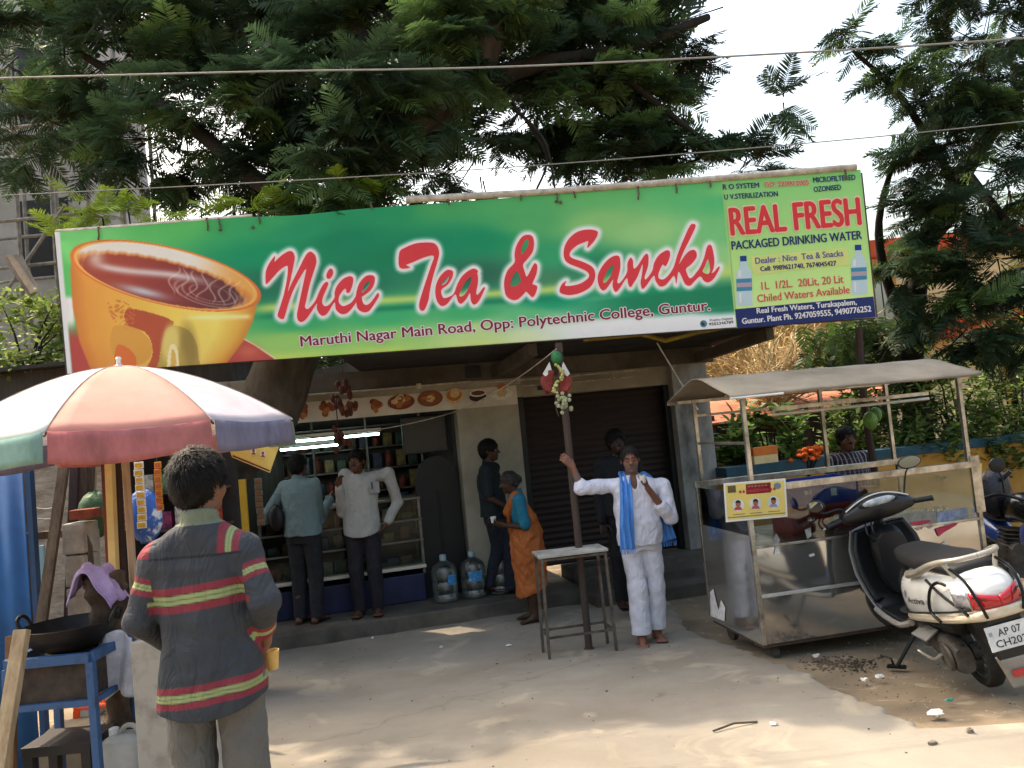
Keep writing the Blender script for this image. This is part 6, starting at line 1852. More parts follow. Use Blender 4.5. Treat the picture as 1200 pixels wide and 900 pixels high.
# ================================================================== FOOD CART
def cart():
    yaw = R(10.5)
    O = np.array([1.665, 6.0, 0]); U = np.array([math.cos(yaw), math.sin(yaw), 0]); B = np.array([-math.sin(yaw), math.cos(yaw), 0])
    AX = (U, B, np.array([0, 0, 1.]))
    W, D = 1.97, .95
    cp = lambda s, d, z: O + U * s + B * d + np.array([0, 0, z])
    def cb(mb, s0, s1, d0, d1, z0, z1): return mb.box(cp((s0 + s1) / 2, (d0 + d1) / 2, (z0 + z1) / 2), (s1 - s0, d1 - d0, z1 - z0), ax=AX)
    th = thing('food_cart', 'long stainless steel food cart with glass front, corner posts and a bent grey sheet roof', 'food cart', cp(W / 2, D / 2, -.25))
    M_mir = mat('polished steel sheet', 'cfcdc8', .09, .90, c2='b8b6b0', scale=1.2, bump=.02, bscale=3, rvar=.05)
    M_fr = mat('cart frame steel', 'cfcbc2', .32, .9, c2='837d73', scale=7, bump=.05)
    ZB, ZM, ZT = -.075, .63, 1.045
    b = MB()
    cb(b, .03, W - .03, .014, .018, ZB, .265); cb(b, .03, W - .03, .0145, .0185, .29, ZM)
    b.build('front_panel', M_mir, th)
    b = MB(); cb(b, .0, .004, .03, D - .03, ZB, ZM + .10); b.build('left_panel', M_mir, th)
    b = MB(); cb(b, W - .004, W, .03, D - .03, ZB, ZM); b.build('right_panel', M_mir, th)
    b = MB(); cb(b, .03, W - .03, D - .018, D - .014, ZB, ZM); b.build('rear_panel', M_mir, th)
    b = MB(); cb(b, .02, W - .02, .03, D - .03, ZB - .03, ZB); b.build('base_plate', M_rust, th)
    b = MB(); cb(b, .005, W - .005, .0, .03, .266, .289); b.build('ledge', mat('bright ledge', 'd6d2c8', .35, .5), th, bevel=.003)
    b = MB(); cb(b, .004, W - .004, -.002, D, ZM, ZM + .02); b.build('worktop', M_fr, th, bevel=.003)
    for s in (.015, W - .015):
        for d in (.015, D - .015):
            b = MB(); cb(b, s - .017, s + .017, d - .017, d + .017, ZB, ZT); b.build('corner_post', M_fr, th, bevel=.003)
    b = MB(); cb(b, -.012, W + .012, -.014, .036, ZT, ZT + .05); cb(b, -.012, W + .012, D - .036, D + .014, ZT, ZT + .05); b.build('top_rail', M_fr, th, bevel=.004)
    b = MB(); cb(b, .034, W - .034, .008, .013, ZM + .02, ZT); b.build('front_glass', glass('cart glass', 'd5ddd8', .03, .86), th)
    b = MB(); cb(b, .004, .008, .035, D - .035, ZM + .10, ZT); b.build('side_glass', MATS['cart glass'], th)
    b = MB(); cb(b, W - .05, W + .03, -.004, .012, ZM + .06, ZT + .09); b.build('end_sheet', M_fr, th)
    # roof posts and roof
    for s, d in ((.06, .02), (W - .05, .02), (.06, D - .02), (W - .05, D - .02), (W * .64, D - .02)):
        b = MB(); cb(b, s - .015, s + .015, d - .015, d + .015, ZT + .05, 1.80); b.build('roof_post', M_fr, th)
    b = MB()
    for d in (.0, D): b.bar(cp(-.08, d, 1.785), cp(W, d, 1.785), .025)
    b.bar(cp(.06, D - .02, 1.42), cp(.06, .02, 1.42), .02)
    b.bar(cp(.06, D - .02, 1.66), cp(W - .05, D - .02, 1.66), .022)
    b.build('roof_rail', M_fr, th)
    prof = [(-.16, 1.765), (-.155, 1.79), (-.08, 1.815), (.10, 1.87), (.28, 1.93), (.42, 1.955), (.52, 1.955), (.66, 1.925), (.85, 1.87), (1.02, 1.82), (1.08, 1.80), (1.09, 1.77)]
    pr = crom(prof, 3, False)
    b = MB(); b.grid([[cp(s, d, z + .004 * math.sin(3 * s) + .002 * math.sin(17 * s + 9 * d)) for d, z in pr] for s in np.linspace(-.12, W + .02, 30)])
    b.build('roof_sheet', mat('dusty roof sheet', '8f8575', .75, c2='6f6658', scale=2.2, bump=.08), th, smooth=True, solid=.008)
    b = MB(); b.tube([cp(-.12, -.165, 1.763), cp(.30, -.165, 1.766)], .010, 6); b.build('roof_edge', M_white, th)
    # tube light under the roof
    t = thing('cart_tube_light', 'unlit white tube light on a dark batten under the cart roof', 'tube light', cp(1.1, .5, 1.6))
    A, E = at(905, 486, 6.5), at(1088, 467, 6.85)
    b = MB(); b.bar(A + (0, .02, .045), E + (0, .02, .045), .05, .03); b.build('batten', M_fr, t)
    b = MB(); b.tube([A, E], .013, 10); b.build('tube', M_white, t, smooth=True)
    b = MB(); b.box((A + E) / 2 + (-.1, 0, .055), (.25, .05, .03), yaw=yaw); b.build('starter_box', M_white, t)
    # things on the worktop behind the glass
    for lab, nm, s0, s1, z0, z1, c in (('red plastic crate under the blue one behind the cart glass', 'crate', .50, 1.13, .652, .86, '9a3a30'), ('blue plastic crate stacked on the red one behind the cart glass', 'crate', .50, 1.11, .862, 1.06, '23368a')):
        k = thing(nm, lab, 'crate', cp((s0 + s1) / 2, .45, z0))
        m = mat('crate ' + c, c, .45, var=.2)
        b = MB(); cb(b, s0, s1, .28, .29, z0, z1); cb(b, s0, s1, .60, .61, z0, z1); cb(b, s0, s0 + .01, .292, .598, z0, z1); cb(b, s1 - .01, s1, .292, .598, z0, z1); cb(b, s0 + .012, s1 - .012, .292, .598, z0, z0 + .01); b.build('tub', m, k)
        b = MB(); cb(b, s0 - .008, s1 + .008, .272, .279, z1 - .025, z1 + .002)
        for q in np.linspace(s0 + .03, s1 - .03, 5): cb(b, q - .006, q + .006, .274, .279, z0, z1 - .03)
        b.build('rim', m, k)
        b = MB(); cb(b, s0 + .36, s0 + .41, .2765, .2795, z0 + .06, z0 + .12); cb(b, s0 + .13, s0 + .19, .2765, .2795, z0 + .09, z0 + .12); b.build('moulded_mark', M_white, k)
    b = MB(); cb(b, 1.20, 1.32, .30, .42, .652, .95); tag(b.build('tin_box', mat('tan tin', 'a87f4c', .6)), 'tan box right of the crates behind the cart glass', 'box')
    for i, s in enumerate((1.62, 1.72, 1.80)):
        b = MB(); b.lathe(cp(s, .2, .652), [(.035, 0), (.038, .01), (.038, .06), (.02, .075), (.022, .09)], 12)
        tag(b.build('glass_jar', glass('jar glass', 'cfd6d2', .05, .6), smooth=True), ('first', 'second', 'third')[i] + ' small glass jar from the left at the right end of the cart worktop', 'jar')
    # printed poster with three small portraits
    pq = [at(848, 566.5, 5.93), at(920.5, 560.5, 6.03), at(923, 605.5, 6.03), at(851, 612, 5.93)]
    t = thing('cart_poster', 'yellow poster with three round portraits tied to the left of the cart front', 'poster', pq[3])
    b = MB(); b.prism(pq, (0, .008, 0)); b.build('card', mat('poster pale', 'd9d9cf', .5, var=.05), t)
    pl = Plane(pq[0], np.cross(pq[1] - pq[0], pq[3] - pq[0]))
    b = MB(); pl.poly(b, [(850.3, 568.5), (918.8, 563), (920.6, 603.4), (852.8, 609.2)], .003); b.build('yellow_field', mat('poster yellow', 'd9c26a', .6, var=.1), t, fix=False)
    b = MB(); pl.poly(b, [(874, 567.6), (903, 565.2), (903.6, 577), (874.6, 579.4)], .004); b.build('white_field', M_white, t, fix=False)
    for k_ in range(11):
        a = 866 + k_ * 4; y = 578.2 - k_ * .34
        pl.poly(b, [(a, y - 3.2), (a + 2.4, y - 3.5 + .4 * math.sin(k_)), (a + 3.1, y - .6), (a + 1.3, y), (a + .2, y - 1.2)], .005)
    b.build('script_line', mat('poster red', 'b0323c', .6), t, fix=False)
    b = MB()
    for k_ in range(6):
        a = 876 + k_ * 4; y = 571 - k_ * .34
        pl.poly(b, [(a, y - 1.6), (a + 2.6, y - 1.8), (a + 2.8, y), (a + .4, y)], .005)
    pl.poly(b, [(853, 606.2), (920.4, 600.4), (920.5, 601.6), (853, 607.4)], .004)
    for q in (866, 886, 907): pl.poly(b, [(q - 7, 602.8 - (q - 866) * .085), (q + 7, 601.6 - (q - 866) * .085), (q + 7, 602.6 - (q - 866) * .085), (q - 7, 603.8 - (q - 866) * .085)], .004)
    b.build('small_print', mat('poster grey', '8a7a52', .6), t, fix=False)
    b = MB()
    pl.poly(b, [(852.5, 569.5), (862, 568.7), (862.6, 577), (853, 577.8)], .004); b.build('dark_emblem', mat('emblem olive', '5e5426', .6), t, fix=False)
    b = MB(); pl.poly(b, [(911 + 4.4 * math.cos(a), 569.4 + 4 * math.sin(a)) for a in np.linspace(0, 6.28, 13)[:-1]], .004); b.build('round_emblem', mat('emblem grey', '6f7f86', .6), t, fix=False)
    for q, rob in (((865, 592), 'c03a3a'), ((885.5, 590.5), 'b05a5a'), ((906.5, 588.5), '8a8fa8')):
        b = MB(); pl.poly(b, [(q[0] + 7 * math.cos(a), q[1] + 7.4 * math.sin(a)) for a in np.linspace(0, 6.28, 19)[:-1]], .004); g = b.build('portrait', M_white, t, fix=False)
        b = MB(); pl.poly(b, [(q[0] - 5.2, q[1] + 6), (q[0] - 3, q[1] + 2.2), (q[0] + 3, q[1] + 2), (q[0] + 5.2, q[1] + 5.6)], .005); b.build('robe', mat('robe ' + rob, rob, .6), g, fix=False)
        b = MB(); pl.poly(b, [(q[0] + 3 * math.cos(a), q[1] - 1.4 + 3.9 * math.sin(a)) for a in np.linspace(0, 6.28, 13)[:-1]], .006); b.build('face', mat('face ink', '9a5f48', .6), g, fix=False)
        b = MB(); pl.poly(b, [(q[0] + 3.2 * math.cos(a), q[1] - 2.6 + 3.4 * math.sin(a)) for a in np.linspace(math.pi, 2 * math.pi, 8)], .007); b.build('dark_hair', M_dark, g, fix=False)
    # torn sticker remains
    pf = Plane(cp(0, .012, .4), B)
    b = MB()
    for pts in ([(1042, 612), (1058, 602), (1082, 600), (1096, 599), (1098, 612), (1090, 620), (1084, 616), (1076, 622), (1068, 617), (1055, 618), (1048, 616)], [(1098, 640), (1108, 634), (1112, 642), (1104, 646)], [(906, 630), (910, 625), (914, 633), (911, 640), (914, 648), (907, 650), (909, 640)], [(943, 621), (950, 618), (951, 628), (946, 632)], [(948, 650), (954, 648), (955, 651), (949, 653)]):
        pf.poly(b, pts, .004)
    b.build('torn_sticker', mat('torn paper', 'cfcfd0', .7, c2='a9a6a2', scale=20), th, fix=False)
    b = MB(); pf.poly(b, [(1098, 601), (1134, 594), (1135, 606), (1122, 612), (1112, 616), (1099, 614)], .004); b.build('blue_sticker', mat('blue sticker', '7f93c0', .6, c2='b9c2d8', scale=30), th, fix=False)
    b = MB(); pf.poly(b, [(1066, 612), (1090, 609), (1091, 612), (1082, 614), (1080, 621), (1076, 615), (1067, 615)], .006); pf.poly(b, [(1096, 620), (1112, 615), (1126, 610), (1120, 616), (1106, 624), (1100, 629)], .006); b.build('red_sticker', mat('red sticker', 'b8324a', .6), th, fix=False)
    b = MB(); pf.poly(b, [(1003, 626), (1024, 622), (1026, 630), (1004, 635)], .004); b.build('green_sticker', mat('green sticker', '2f9a5a', .5), th, fix=False)
    ps = Plane(cp(-.002, 0, .4), U)
    b = MB(); ps.poly(b, [(832, 694), (836, 690), (839, 704), (842, 715), (845, 703), (850, 712), (849, 728), (833, 730 - 8)], .004); b.build('peeled_patch', mat('torn paper', 'cfcfd0'), th, fix=False)
    b = MB(); b.prism([at(1141, 545, 6.36), at(1150, 543, 6.5), at(1149, 586, 6.5), at(1141, 588, 6.36)], U * .006)
    tag(b.build('side_card', mat('poster yellow', 'd9c26a')), 'yellow card tied to the right end of the food cart', 'card')
    # stones and small wheels below
    for s, d in ((.15, .12), (W - .2, .12), (.15, D - .15), (W - .2, D - .15)):
        b = MB(); b.lathe(cp(s - .02, d, -.17), [(.03, -.02), (.07, -.02), (.07, .02), (.03, .02)], 18, ax=U); b.build('wheel', mat('old rubber', '2a2826', .9, c2='47423b', scale=14), th)
    for i, (q, r_, lb) in enumerate((((896, 758), .07, 'rough stone propping the near left corner of the food cart'), ((921, 756), .085, 'larger rough stone beside the stone at the cart corner'), ((858, 735), .07, 'flat stone under the far left corner of the food cart'))):
        p = gpt(*q); b = MB(); b.blob(p + (0, .05, r_ * .6), (r_, r_ * .8, r_ * .75), 10, 7, .1)
        tag(b.build('stone', mat('dusty stone', '857b6d', .95, c2='5f574c', scale=9, bump=.5)), lb, 'stone')
    # green coconut hanging behind
    b = MB(); c = at(1020, 493, 7.3); b.blob(c, (.065, .06, .085), 12, 9); b.blob(c + (.10, .1, .05), (.055, .05, .07), 12, 9); b.tube([c + (0, 0, .08), c + (.02, .05, .4)], .006, 5)
    tag(b.build('green_coconut', mat('coconut green', '6f9a4a', .5, c2='4a7a34'), smooth=True), 'pair of green coconuts hanging behind the cart posts', 'coconut')
    b = MB(); b.tube([at(1006, 385, 7.5), at(1012, 470, 7.5), at(1032, 600, 7.5)], .035, 8); tag(b.build('dark_post', M_wood3), 'dark slanting wooden post behind the food cart near the coconuts', 'post')
cart()
# ================================================================== SCOOTER
class Ride:
    """Local frame of a two-wheeler: x forward, y to its left, z up from the rear contact point; leans to the left."""
    def __init__(self, o, heading, lean):
        f = np.array([math.cos(heading), math.sin(heading), 0]); l = np.array([-math.sin(heading), math.cos(heading), 0]); u = np.array([0, 0, 1.])
        self.o = np.asarray(o, float); self.f = f
        self.l = l * math.cos(lean) - u * math.sin(lean); self.u = u * math.cos(lean) + l * math.sin(lean)
    def __call__(self, x, y, z):
        return self.o + self.f * x + self.l * y + self.u * z
    def ring(self, x, cz, wy, hz, n=24, p=2.6, cy=0, tilt=0):
        R_ = []
        for k in range(n):
            a = 2 * math.pi * k / n
            c, s = math.cos(a), math.sin(a)
            yy, zz = wy * math.copysign(abs(c) ** (2 / p), c), hz * math.copysign(abs(s) ** (2 / p), s)
            R_.append(self(x + tilt * zz, cy + yy, cz + zz))
        return R_
    def loft(self, mb, secs, n=24, p=2.6):
        S = crom(np.array(secs, float), 4, False)
        return mb.loft([self.ring(*s[:4], n=n, p=p, tilt=s[4] if len(s) > 4 else 0) for s in S])
    def wheel(self, th, x, z, r, w, name='wheel', spokes=5, drum=True):
        ax = self.l
        b = MB(); b.lathe(self(x, 0, z), [(r * .72, -w * .42), (r * .90, -w * .5), (r * .985, -w * .3), (r, 0), (r * .985, w * .3), (r * .90, w * .5), (r * .72, w * .42), (r * .70, 0), (r * .72, -w * .42)], 40, ax=ax, cap=False)
        wh = b.build(name, mat('tyre rubber', '1c1b1a', .85, c2='2e2b28', scale=18, bump=.3, bscale=60), th, smooth=True)
        b = MB(); b.lathe(self(x, 0, z), [(r * .74, -w * .36), (r * .74, w * .36), (r * .66, w * .30), (r * .66, -w * .30), (r * .74, -w * .36)], 36, ax=ax, cap=False)
        for k in range(spokes):
            a = 2 * math.pi * k / spokes
            b.bar(self(x, 0, z), self(x + r * .68 * math.cos(a), 0, z + r * .68 * math.sin(a)), .035, .02)
        b.lathe(self(x, 0, z), [(.05, -w * .5), (.055, -w * .3), (.055, w * .3), (.05, w * .5)], 16, ax=ax)
        b.build('rim', mat('dull alloy', '6e6c68', .5, .7, c2='4a4845', scale=9), wh, smooth=True)
        return wh
def scooter():
    o = np.array([2.70, 4.92, 0]); o[2] = float(gz(o[1])) - .004
    q = Ride(o, R(86), R(11))
    q.l = q.l * 1.10; q.u = q.u * 1.02; q.f = q.f * 1.03
    th = thing('scooter', 'white and black scooter leaning on its side stand in front of the food cart', 'scooter', o)
    M_pw = mat('scooter white paint', 'e2e3e0', .22, c2='c9cac6', scale=3, bump=0, coat=.5, rvar=.05)
    M_gp_ = mat('scooter grey plastic', '8f8b82', .45, c2='79756d', scale=6, bump=.02)
    M_bp = mat('scooter black plastic', '1b1c1e', .38, c2='121314', scale=10, bump=.03)
    M_seat = mat('black seat vinyl', '161616', .6, c2='1e1e1e', scale=30, bump=.2, bscale=160)
    M_sil = mat('silver rail', 'b3aea2', .35, .55, c2='9a958a', scale=8, bump=0)
    M_crm = mat('cream trim', 'cfc4ae', .4, c2='b5aa95', scale=6)
    M_grd = mat('crash guard', '111214', .3, .3)
    q.wheel(th, 0, .215, .215, .095)
    q.wheel(th, 1.24, .215, .215, .09)
    # white rear body, both sides
    b = MB()
    q.loft(b, [(-.475, .635, .05, .045), (-.455, .638, .09, .085), (-.40, .638, .13, .115), (-.28, .622, .170, .148), (-.10, .592, .195, .175), (.12, .558, .205, .190), (.30, .525, .195, .188), (.43, .49, .168, .17), (.49, .465, .12, .14)], 28, 2.7)
    b.build('rear_body', M_pw, th, smooth=True)
    b = MB()
    q.loft(b, [(-.50, .575, .05, .022), (-.47, .565, .13, .032), (-.38, .545, .172, .036), (-.2, .505, .200, .038), (.05, .455, .210, .040), (.28, .405, .200, .042), (.44, .37, .172, .04), (.50, .36, .12, .03)], 20, 3)
    b.build('lower_trim', M_crm, th, smooth=True)
    b = MB()
    for sg in (1, -1):
        b.tube([q(x, sg * y, z) for x, y, z in ((-.44, .135, .602), (-.3, .186, .572), (-.1, .208, .528), (.12, .216, .478), (.3, .206, .436), (.46, .165, .40))], .007, 6)
    b.build('black_line', M_bp, th, smooth=True)
    # seat and inner front of the underseat
    b = MB(); q.loft(b, [(-.30, .765, .07, .02), (-.26, .772, .12, .038), (-.05, .775, .142, .046), (.18, .745, .15, .05), (.40, .738, .135, .05), (.56, .742, .10, .045), (.62, .735, .05, .03)], 22, 2.8); b.build('seat', M_seat, th, smooth=True)
    b = MB(); q.loft(b, [(.40, .52, .17, .20), (.50, .47, .15, .20), (.56, .44, .11, .17)], 18, 3.2); b.build('underseat_panel', M_bp, th, smooth=True)
    # grab rail
    b = MB()
    for sg in (1, -1):
        pts = crom([q(.16, sg * .182, .70), q(.02, sg * .185, .735), q(-.14, sg * .172, .80), q(-.27, sg * .15, .842), q(-.36, sg * .09, .856), q(-.38, 0, .858)], 5, False)
        b.tube(pts, np.interp(np.linspace(0, 1, len(pts)), [0, .25, .6, 1], [.028, .024, .017, .016]), 10)
        b.tube([q(-.28, sg * .14, .835), q(-.30, sg * .10, .74)], .014, 8)
    b.build('grab_rail', M_sil, th, smooth=True)
    # lamps on the tail: red middle, clear indicators at the sides
    def tail(y0, y1, z0a, z1a, z0b, z1b, out, n=10):
        rows = []
        for u in np.linspace(0, 1, n):
            y = y0 + (y1 - y0) * u
            x = -.480 + .42 * (abs(y) / .19) ** 2.2 * .36 - out
            za, zb = z0a + (z0b - z0a) * u, z1a + (z1b - z1a) * u
            rows.append([q(x + .02 * abs(v - .4), y, za + (zb - za) * v) for v in np.linspace(0, 1, 5)])
        return rows
    M_red = mat('red lamp glass', 'b0141c', .12, var=.25, scale=30, bump=0, coat=.6)
    M_clr = mat('clear lamp glass', 'b9b9bd', .12, .5, c2='5e6066', scale=22, bump=0, coat=.6)
    b = MB()
    for sg in (1, -1): b.grid(tail(0, sg * .118, .600, .655, .598, .69, .012))
    b.build('tail_lamp', M_red, th, smooth=True, solid=.008)
    for sg in (1, -1):
        b = MB(); b.grid(tail(sg * .121, sg * .172, .598, .690, .615, .70, .010)); b.build('indicator', M_clr, th, smooth=True, solid=.008)
    b = MB()
    for sg in (1, -1): b.tube([q(-.488, 0, .628), q(-.482, sg * .06, .640), q(-.455, sg * .118, .668)], .004, 5)
    b.build('lamp_rib', M_bp, th)
    # number plate, mudguard, reflector
    b = MB(); b.hexa([q(-.30, -.085, .40), q(-.30, .085, .40), q(-.16, .085, .56), q(-.16, -.085, .56), q(-.47, -.085, .30), q(-.47, .085, .30), q(-.46, .085, .56), q(-.46, -.085, .56)]); b.build('mudguard', M_bp, th, bevel=.012)
    b = MB(); b.hexa([q(-.44, -.06, .16), q(-.44, .06, .16), q(-.40, .085, .32), q(-.40, -.085, .32), q(-.46, -.06, .155), q(-.46, .06, .155), q(-.475, .085, .32), q(-.475, -.085, .32)]); b.build('mud_flap', M_gp_, th, bevel=.01)
    A = [q(-.487, .115, .375), q(-.487, -.115, .375), q(-.478, -.115, .505), q(-.478, .115, .505)]
    b = MB(); b.prism(A, q.f * .004); npl = b.build('number_plate', mat('plate white', 'd5d7d6', .45, c2='b9bbb8', scale=9), th)
    def on(u, v, e): return A[0] + (A[1] - A[0]) * u + (A[3] - A[0]) * v - q.f * e
    b = MB()
    for s, u0, u1, v0, h in (('AP 07', .24, .74, .56, .30), ('CH202', .13, .80, .13, .30)):
        V, Fs = glyphs(s, .006, 3)
        x0, x1 = V[:, 0].min(), V[:, 0].max()
        b.add([on(u0 + (u1 - u0) * (p[0] - x0) / (x1 - x0), v0 + h * p[1] / .727, .002) for p in V], Fs)
    b.build('plate_lettering', mat('plate ink', '17181c', .6), npl, fix=False)
    b = MB(); b.prism([on(.05, .62, .0015), on(.12, .62, .0015), on(.12, .78, .0015), on(.05, .78, .0015)], -q.f * .0004); b.build('plate_mark', mat('plate mark', '8d96a8', .6), npl)
    b = MB(); b.box(q(-.482, 0, .24), (.10, .012, .035), ax=(q.l, q.f, q.u)); b.build('reflector', M_red, th)
    # lettering on the flank, following the side
    V, Fs = glyphs('Activa', .012, 3)
    V2, F2 = glyphs('125', .01, 3)
    def side(x, z):                                     # a point on the left flank at height z
        S = np.array([(-.475, .635, .05, .045), (-.455, .638, .09, .085), (-.40, .638, .13, .115), (-.28, .622, .170, .148), (-.10, .592, .195, .175), (.12, .558, .205, .190), (.30, .525, .195, .188), (.43, .49, .168, .17)])
        cz, wy, hz = [np.interp(x, S[:, 0], S[:, i]) for i in (1, 2, 3)]
        t = min(abs((z - cz) / hz), .97)
        return q(x, wy * (1 - t ** 2.7) ** (1 / 2.7) + .004, z)
    b = MB()
    b.add([side(.26 - .27 * p[0] / V[:, 0].max() - p[1] * .012, .505 + .06 * p[1] + .05 * p[0] / V[:, 0].max()) for p in V], Fs)
    b.add([side(-.035 - .06 * p[0] / V2[:, 0].max(), .560 + .036 * p[1] + .012 * p[0] / V2[:, 0].max()) for p in V2], F2)
    b.build('flank_lettering', mat('badge grey', '2c2d30', .4), th, fix=False)
    b = MB()
    for k in range(3):
        b.add([side(.30 - .012 * k, .53 + .012 * k), side(.285 - .012 * k, .53 + .012 * k), side(.268 - .012 * k, .575 + .008 * k), side(.283 - .012 * k, .575 + .008 * k)], [(0, 1, 2, 3)])
    b.build('wing_badge', mat('badge silver', '7d7f82', .35), th, fix=False)
    # crash guard loops
    for sg in (1, -1):
        b = MB()
        b.tube(crom([q(-.30, sg * .165, .72), q(-.26, sg * .185, .735), q(-.20, sg * .205, .70), q(-.14, sg * .215, .62), q(-.12, sg * .218, .54), q(-.20, sg * .212, .50)], 5, False), .0095, 7)
        b.tube(crom([q(-.15, sg * .203, .735), q(-.26, sg * .185, .66), q(-.40, sg * .16, .60), q(-.43, sg * .15, .57)], 5, False), .009, 7)
        b.tube(crom([q(-.30, sg * .12, .80), q(-.44, sg * .12, .76), q(-.50, sg * .11, .66), q(-.50, sg * .09, .56)], 5, False), .009, 7)
        b.build('crash_guard', M_grd, th, smooth=True)
    # floorboard, leg shield, front
    b = MB()
    pr = [(.42, .33), (.50, .30), (.62, .285), (.86, .285), (.93, .31), (.99, .40), (1.03, .55), (1.06, .72), (1.075, .85)]
    S = crom(np.array(pr), 4, False)
    wid = lambda z, x: np.interp(z, [.28, .40, .55, .72, .85], [.19, .215, .235, .22, .17]) if x > .9 else .185
    b.grid([[q(x - .05 * (1 - (v * v)) * (x > .95) * 0 - .055 * abs(v) ** 2.5 * (z > .36), v * wid(z, x), z + .006 * abs(v)) for v in np.linspace(-1, 1, 17)] for x, z in S]); b.build('leg_shield', M_bp, th, smooth=True, solid=.022)
    b = MB()
    b.grid([[q(x + .03 + .07 * (1 - v * v) - .03 * abs(v) ** 2, v * (wid(z, x) + .012), z) for v in np.linspace(-1, 1, 17)] for x, z in S[16:]]); b.build('front_apron', mat('scooter grey paint', '7f8284', .25, c2='6c6f71', coat=.4, bump=0), th, smooth=True, solid=.012)
    b = MB()
    for sg in (1, -1): b.tube(crom([q(.36, sg * .19, .345), q(.55, sg * .205, .29), q(.80, sg * .205, .285), q(.92, sg * .21, .31)], 5, False), .020, 8)
    b.build('floor_edge', M_gp_, th, smooth=True)
    b = MB(); q.loft(b, [(.86, .60, .10, .22), (.94, .62, .12, .24), (1.0, .64, .10, .22)], 18, 3); b.build('glove_box', M_bp, th, smooth=True)
    b = MB(); b.lathe(q(.875, .03, .73), [(.022, 0), (.022, .012), (.014, .014)], 14, ax=-q.f); b.build('key_barrel', M_sil, th)
    b = MB(); b.blob(q(.66, .02, .305), (.13, .15, .02), 14, 8); b.build('floor_mat', mat('rubber mat', '242424', .8, bump=.3), th, smooth=True)
    b = MB(); q.loft(b, [(1.02, .36, .045, .10), (1.12, .43, .07, .06), (1.24, .455, .075, .045), (1.38, .40, .06, .05), (1.45, .32, .035, .06)], 16, 2.6); b.build('front_fender', M_pw, th, smooth=True)
    b = MB()
    for sg in (1, -1): b.tube([q(1.07, sg * .05, .55), q(1.22, sg * .062, .23)], .022, 8)
    b.tube([q(.98, 0, .95), q(1.08, 0, .55)], .035, 10); b.build('fork', M_bp, th, smooth=True)
    # handle cowl with dial, grips, levers, mirrors
    b = MB()
    sec = [(-.245, .965, .03, .026), (-.21, .975, .06, .048), (-.10, .99, .10, .082), (0, 1.0, .12, .095), (.10, .99, .10, .082), (.21, .975, .06, .048), (.245, .965, .03, .026)]
    rings = []
    for y, cz, wx, hz in crom(np.array(sec), 4, False):
        rings.append([q(.955 + wx * math.copysign(abs(math.cos(a)) ** .8, math.cos(a)), y, cz + hz * math.copysign(abs(math.sin(a)) ** .8, math.sin(a)) + .25 * wx * math.cos(a) * 0) for a in np.linspace(0, 2 * math.pi, 21)[:-1]])
    b.loft(rings); b.build('handle_cowl', M_bp, th, smooth=True)
    b = MB(); b.tube(crom([q(.925 - .035 * math.cos(y * 5), y, .975 + .125 * math.cos(y * 5.4) - .005) for y in np.linspace(-.21, .21, 9)], 4, False), .006, 6); b.build('white_edge', M_white, th, smooth=True)
    b = MB(); b.blob(q(.862, .0, 1.045), (.115, .030, .034), 20, 8, ax=(q.l, q.f, q.u)); dial = b.build('dial', mat('dial glass', '6d7478', .1, .2, c2='b9bec0', scale=16, bump=0, coat=.6), th, smooth=True)
    b = MB(); b.blob(q(.870, .0, 1.043), (.135, .030, .046), 20, 8, ax=(q.l, q.f, q.u)); b.build('dial_ring', M_dark, th, smooth=True)
    for sg in (1, -1):
        b = MB(); b.tube([q(.95, sg * .22, .965), q(.915, sg * .35, .955)], .019, 10); b.tube([q(.915, sg * .35, .955), q(.913, sg * .358, .955)], .022, 10); b.build('grip', M_blk, th, smooth=True)
        b = MB(); b.tube(crom([q(.985, sg * .215, .955), q(1.0, sg * .27, .945), q(.975, sg * .37, .93)], 4, False), .007, 6); b.build('brake_lever', M_sil if sg > 0 else M_blk, th, smooth=True)
    for sg, zz, yy, rx_ in ((1, 1.075, .37, 1.6), (-1, 1.20, .30, .0)):
        b = MB(); b.tube(crom([q(.97, sg * .19, .99), q(.985, sg * .22, 1.04), q(.96, sg * (yy - .04), zz - .03), q(.955, sg * yy, zz)], 5, False), .007, 6); st_ = b.build('mirror_stalk', M_blk, th, smooth=True)
        nrm_ = nrm(-q.f + q.u * .1 + q.l * sg * -.15 + q.l * rx_ * 1.1)
        s_ = nrm(np.cross(nrm_, q.u)); u_ = np.cross(s_, nrm_)
        b = MB(); b.blob(q(.955, sg * yy, zz + .035), (.085, .048, .016), 20, 9, ax=(s_, u_, nrm_)); b.build('mirror_shell', M_blk, th, smooth=True)
        b = MB(); b.prism([q(.955, sg * yy, zz + .035) + nrm_ * .0155 + s_ * .074 * math.cos(a) + u_ * .040 * math.sin(a) for a in np.linspace(0, 2 * math.pi, 25)[:-1]], nrm_ * .003); b.build('mirror_glass', mat('mirror glass', 'd9dcdc', .03, 1.0, var=.02, bump=0, rvar=0), th)
    b = MB()
    for yy in (.06, .10): b.tube(crom([q(.93, yy, .93), q(.87, yy + .03, .85), q(.92, yy - .02, .74)], 5, False), .006, 6)
    b.build('brake_cable', M_blk, th, smooth=True)
    # engine, kick lever, stands
    b = MB(); q.loft(b, [(-.10, .215, .045, .075), (.0, .225, .055, .095), (.15, .26, .055, .08), (.30, .28, .05, .075), (.42, .29, .04, .06)], 16, 3)
    for i in range(len(b.v)): b.v[i] = tuple(np.array(b.v[i]) + q.l * .115)
    b.lathe(q(.0, .17, .225), [(.085, 0), (.075, .012), (.04, .016)], 18, ax=q.l); b.lathe(q(.27, .165, .28), [(.07, 0), (.06, .014), (.03, .02)], 18, ax=q.l)
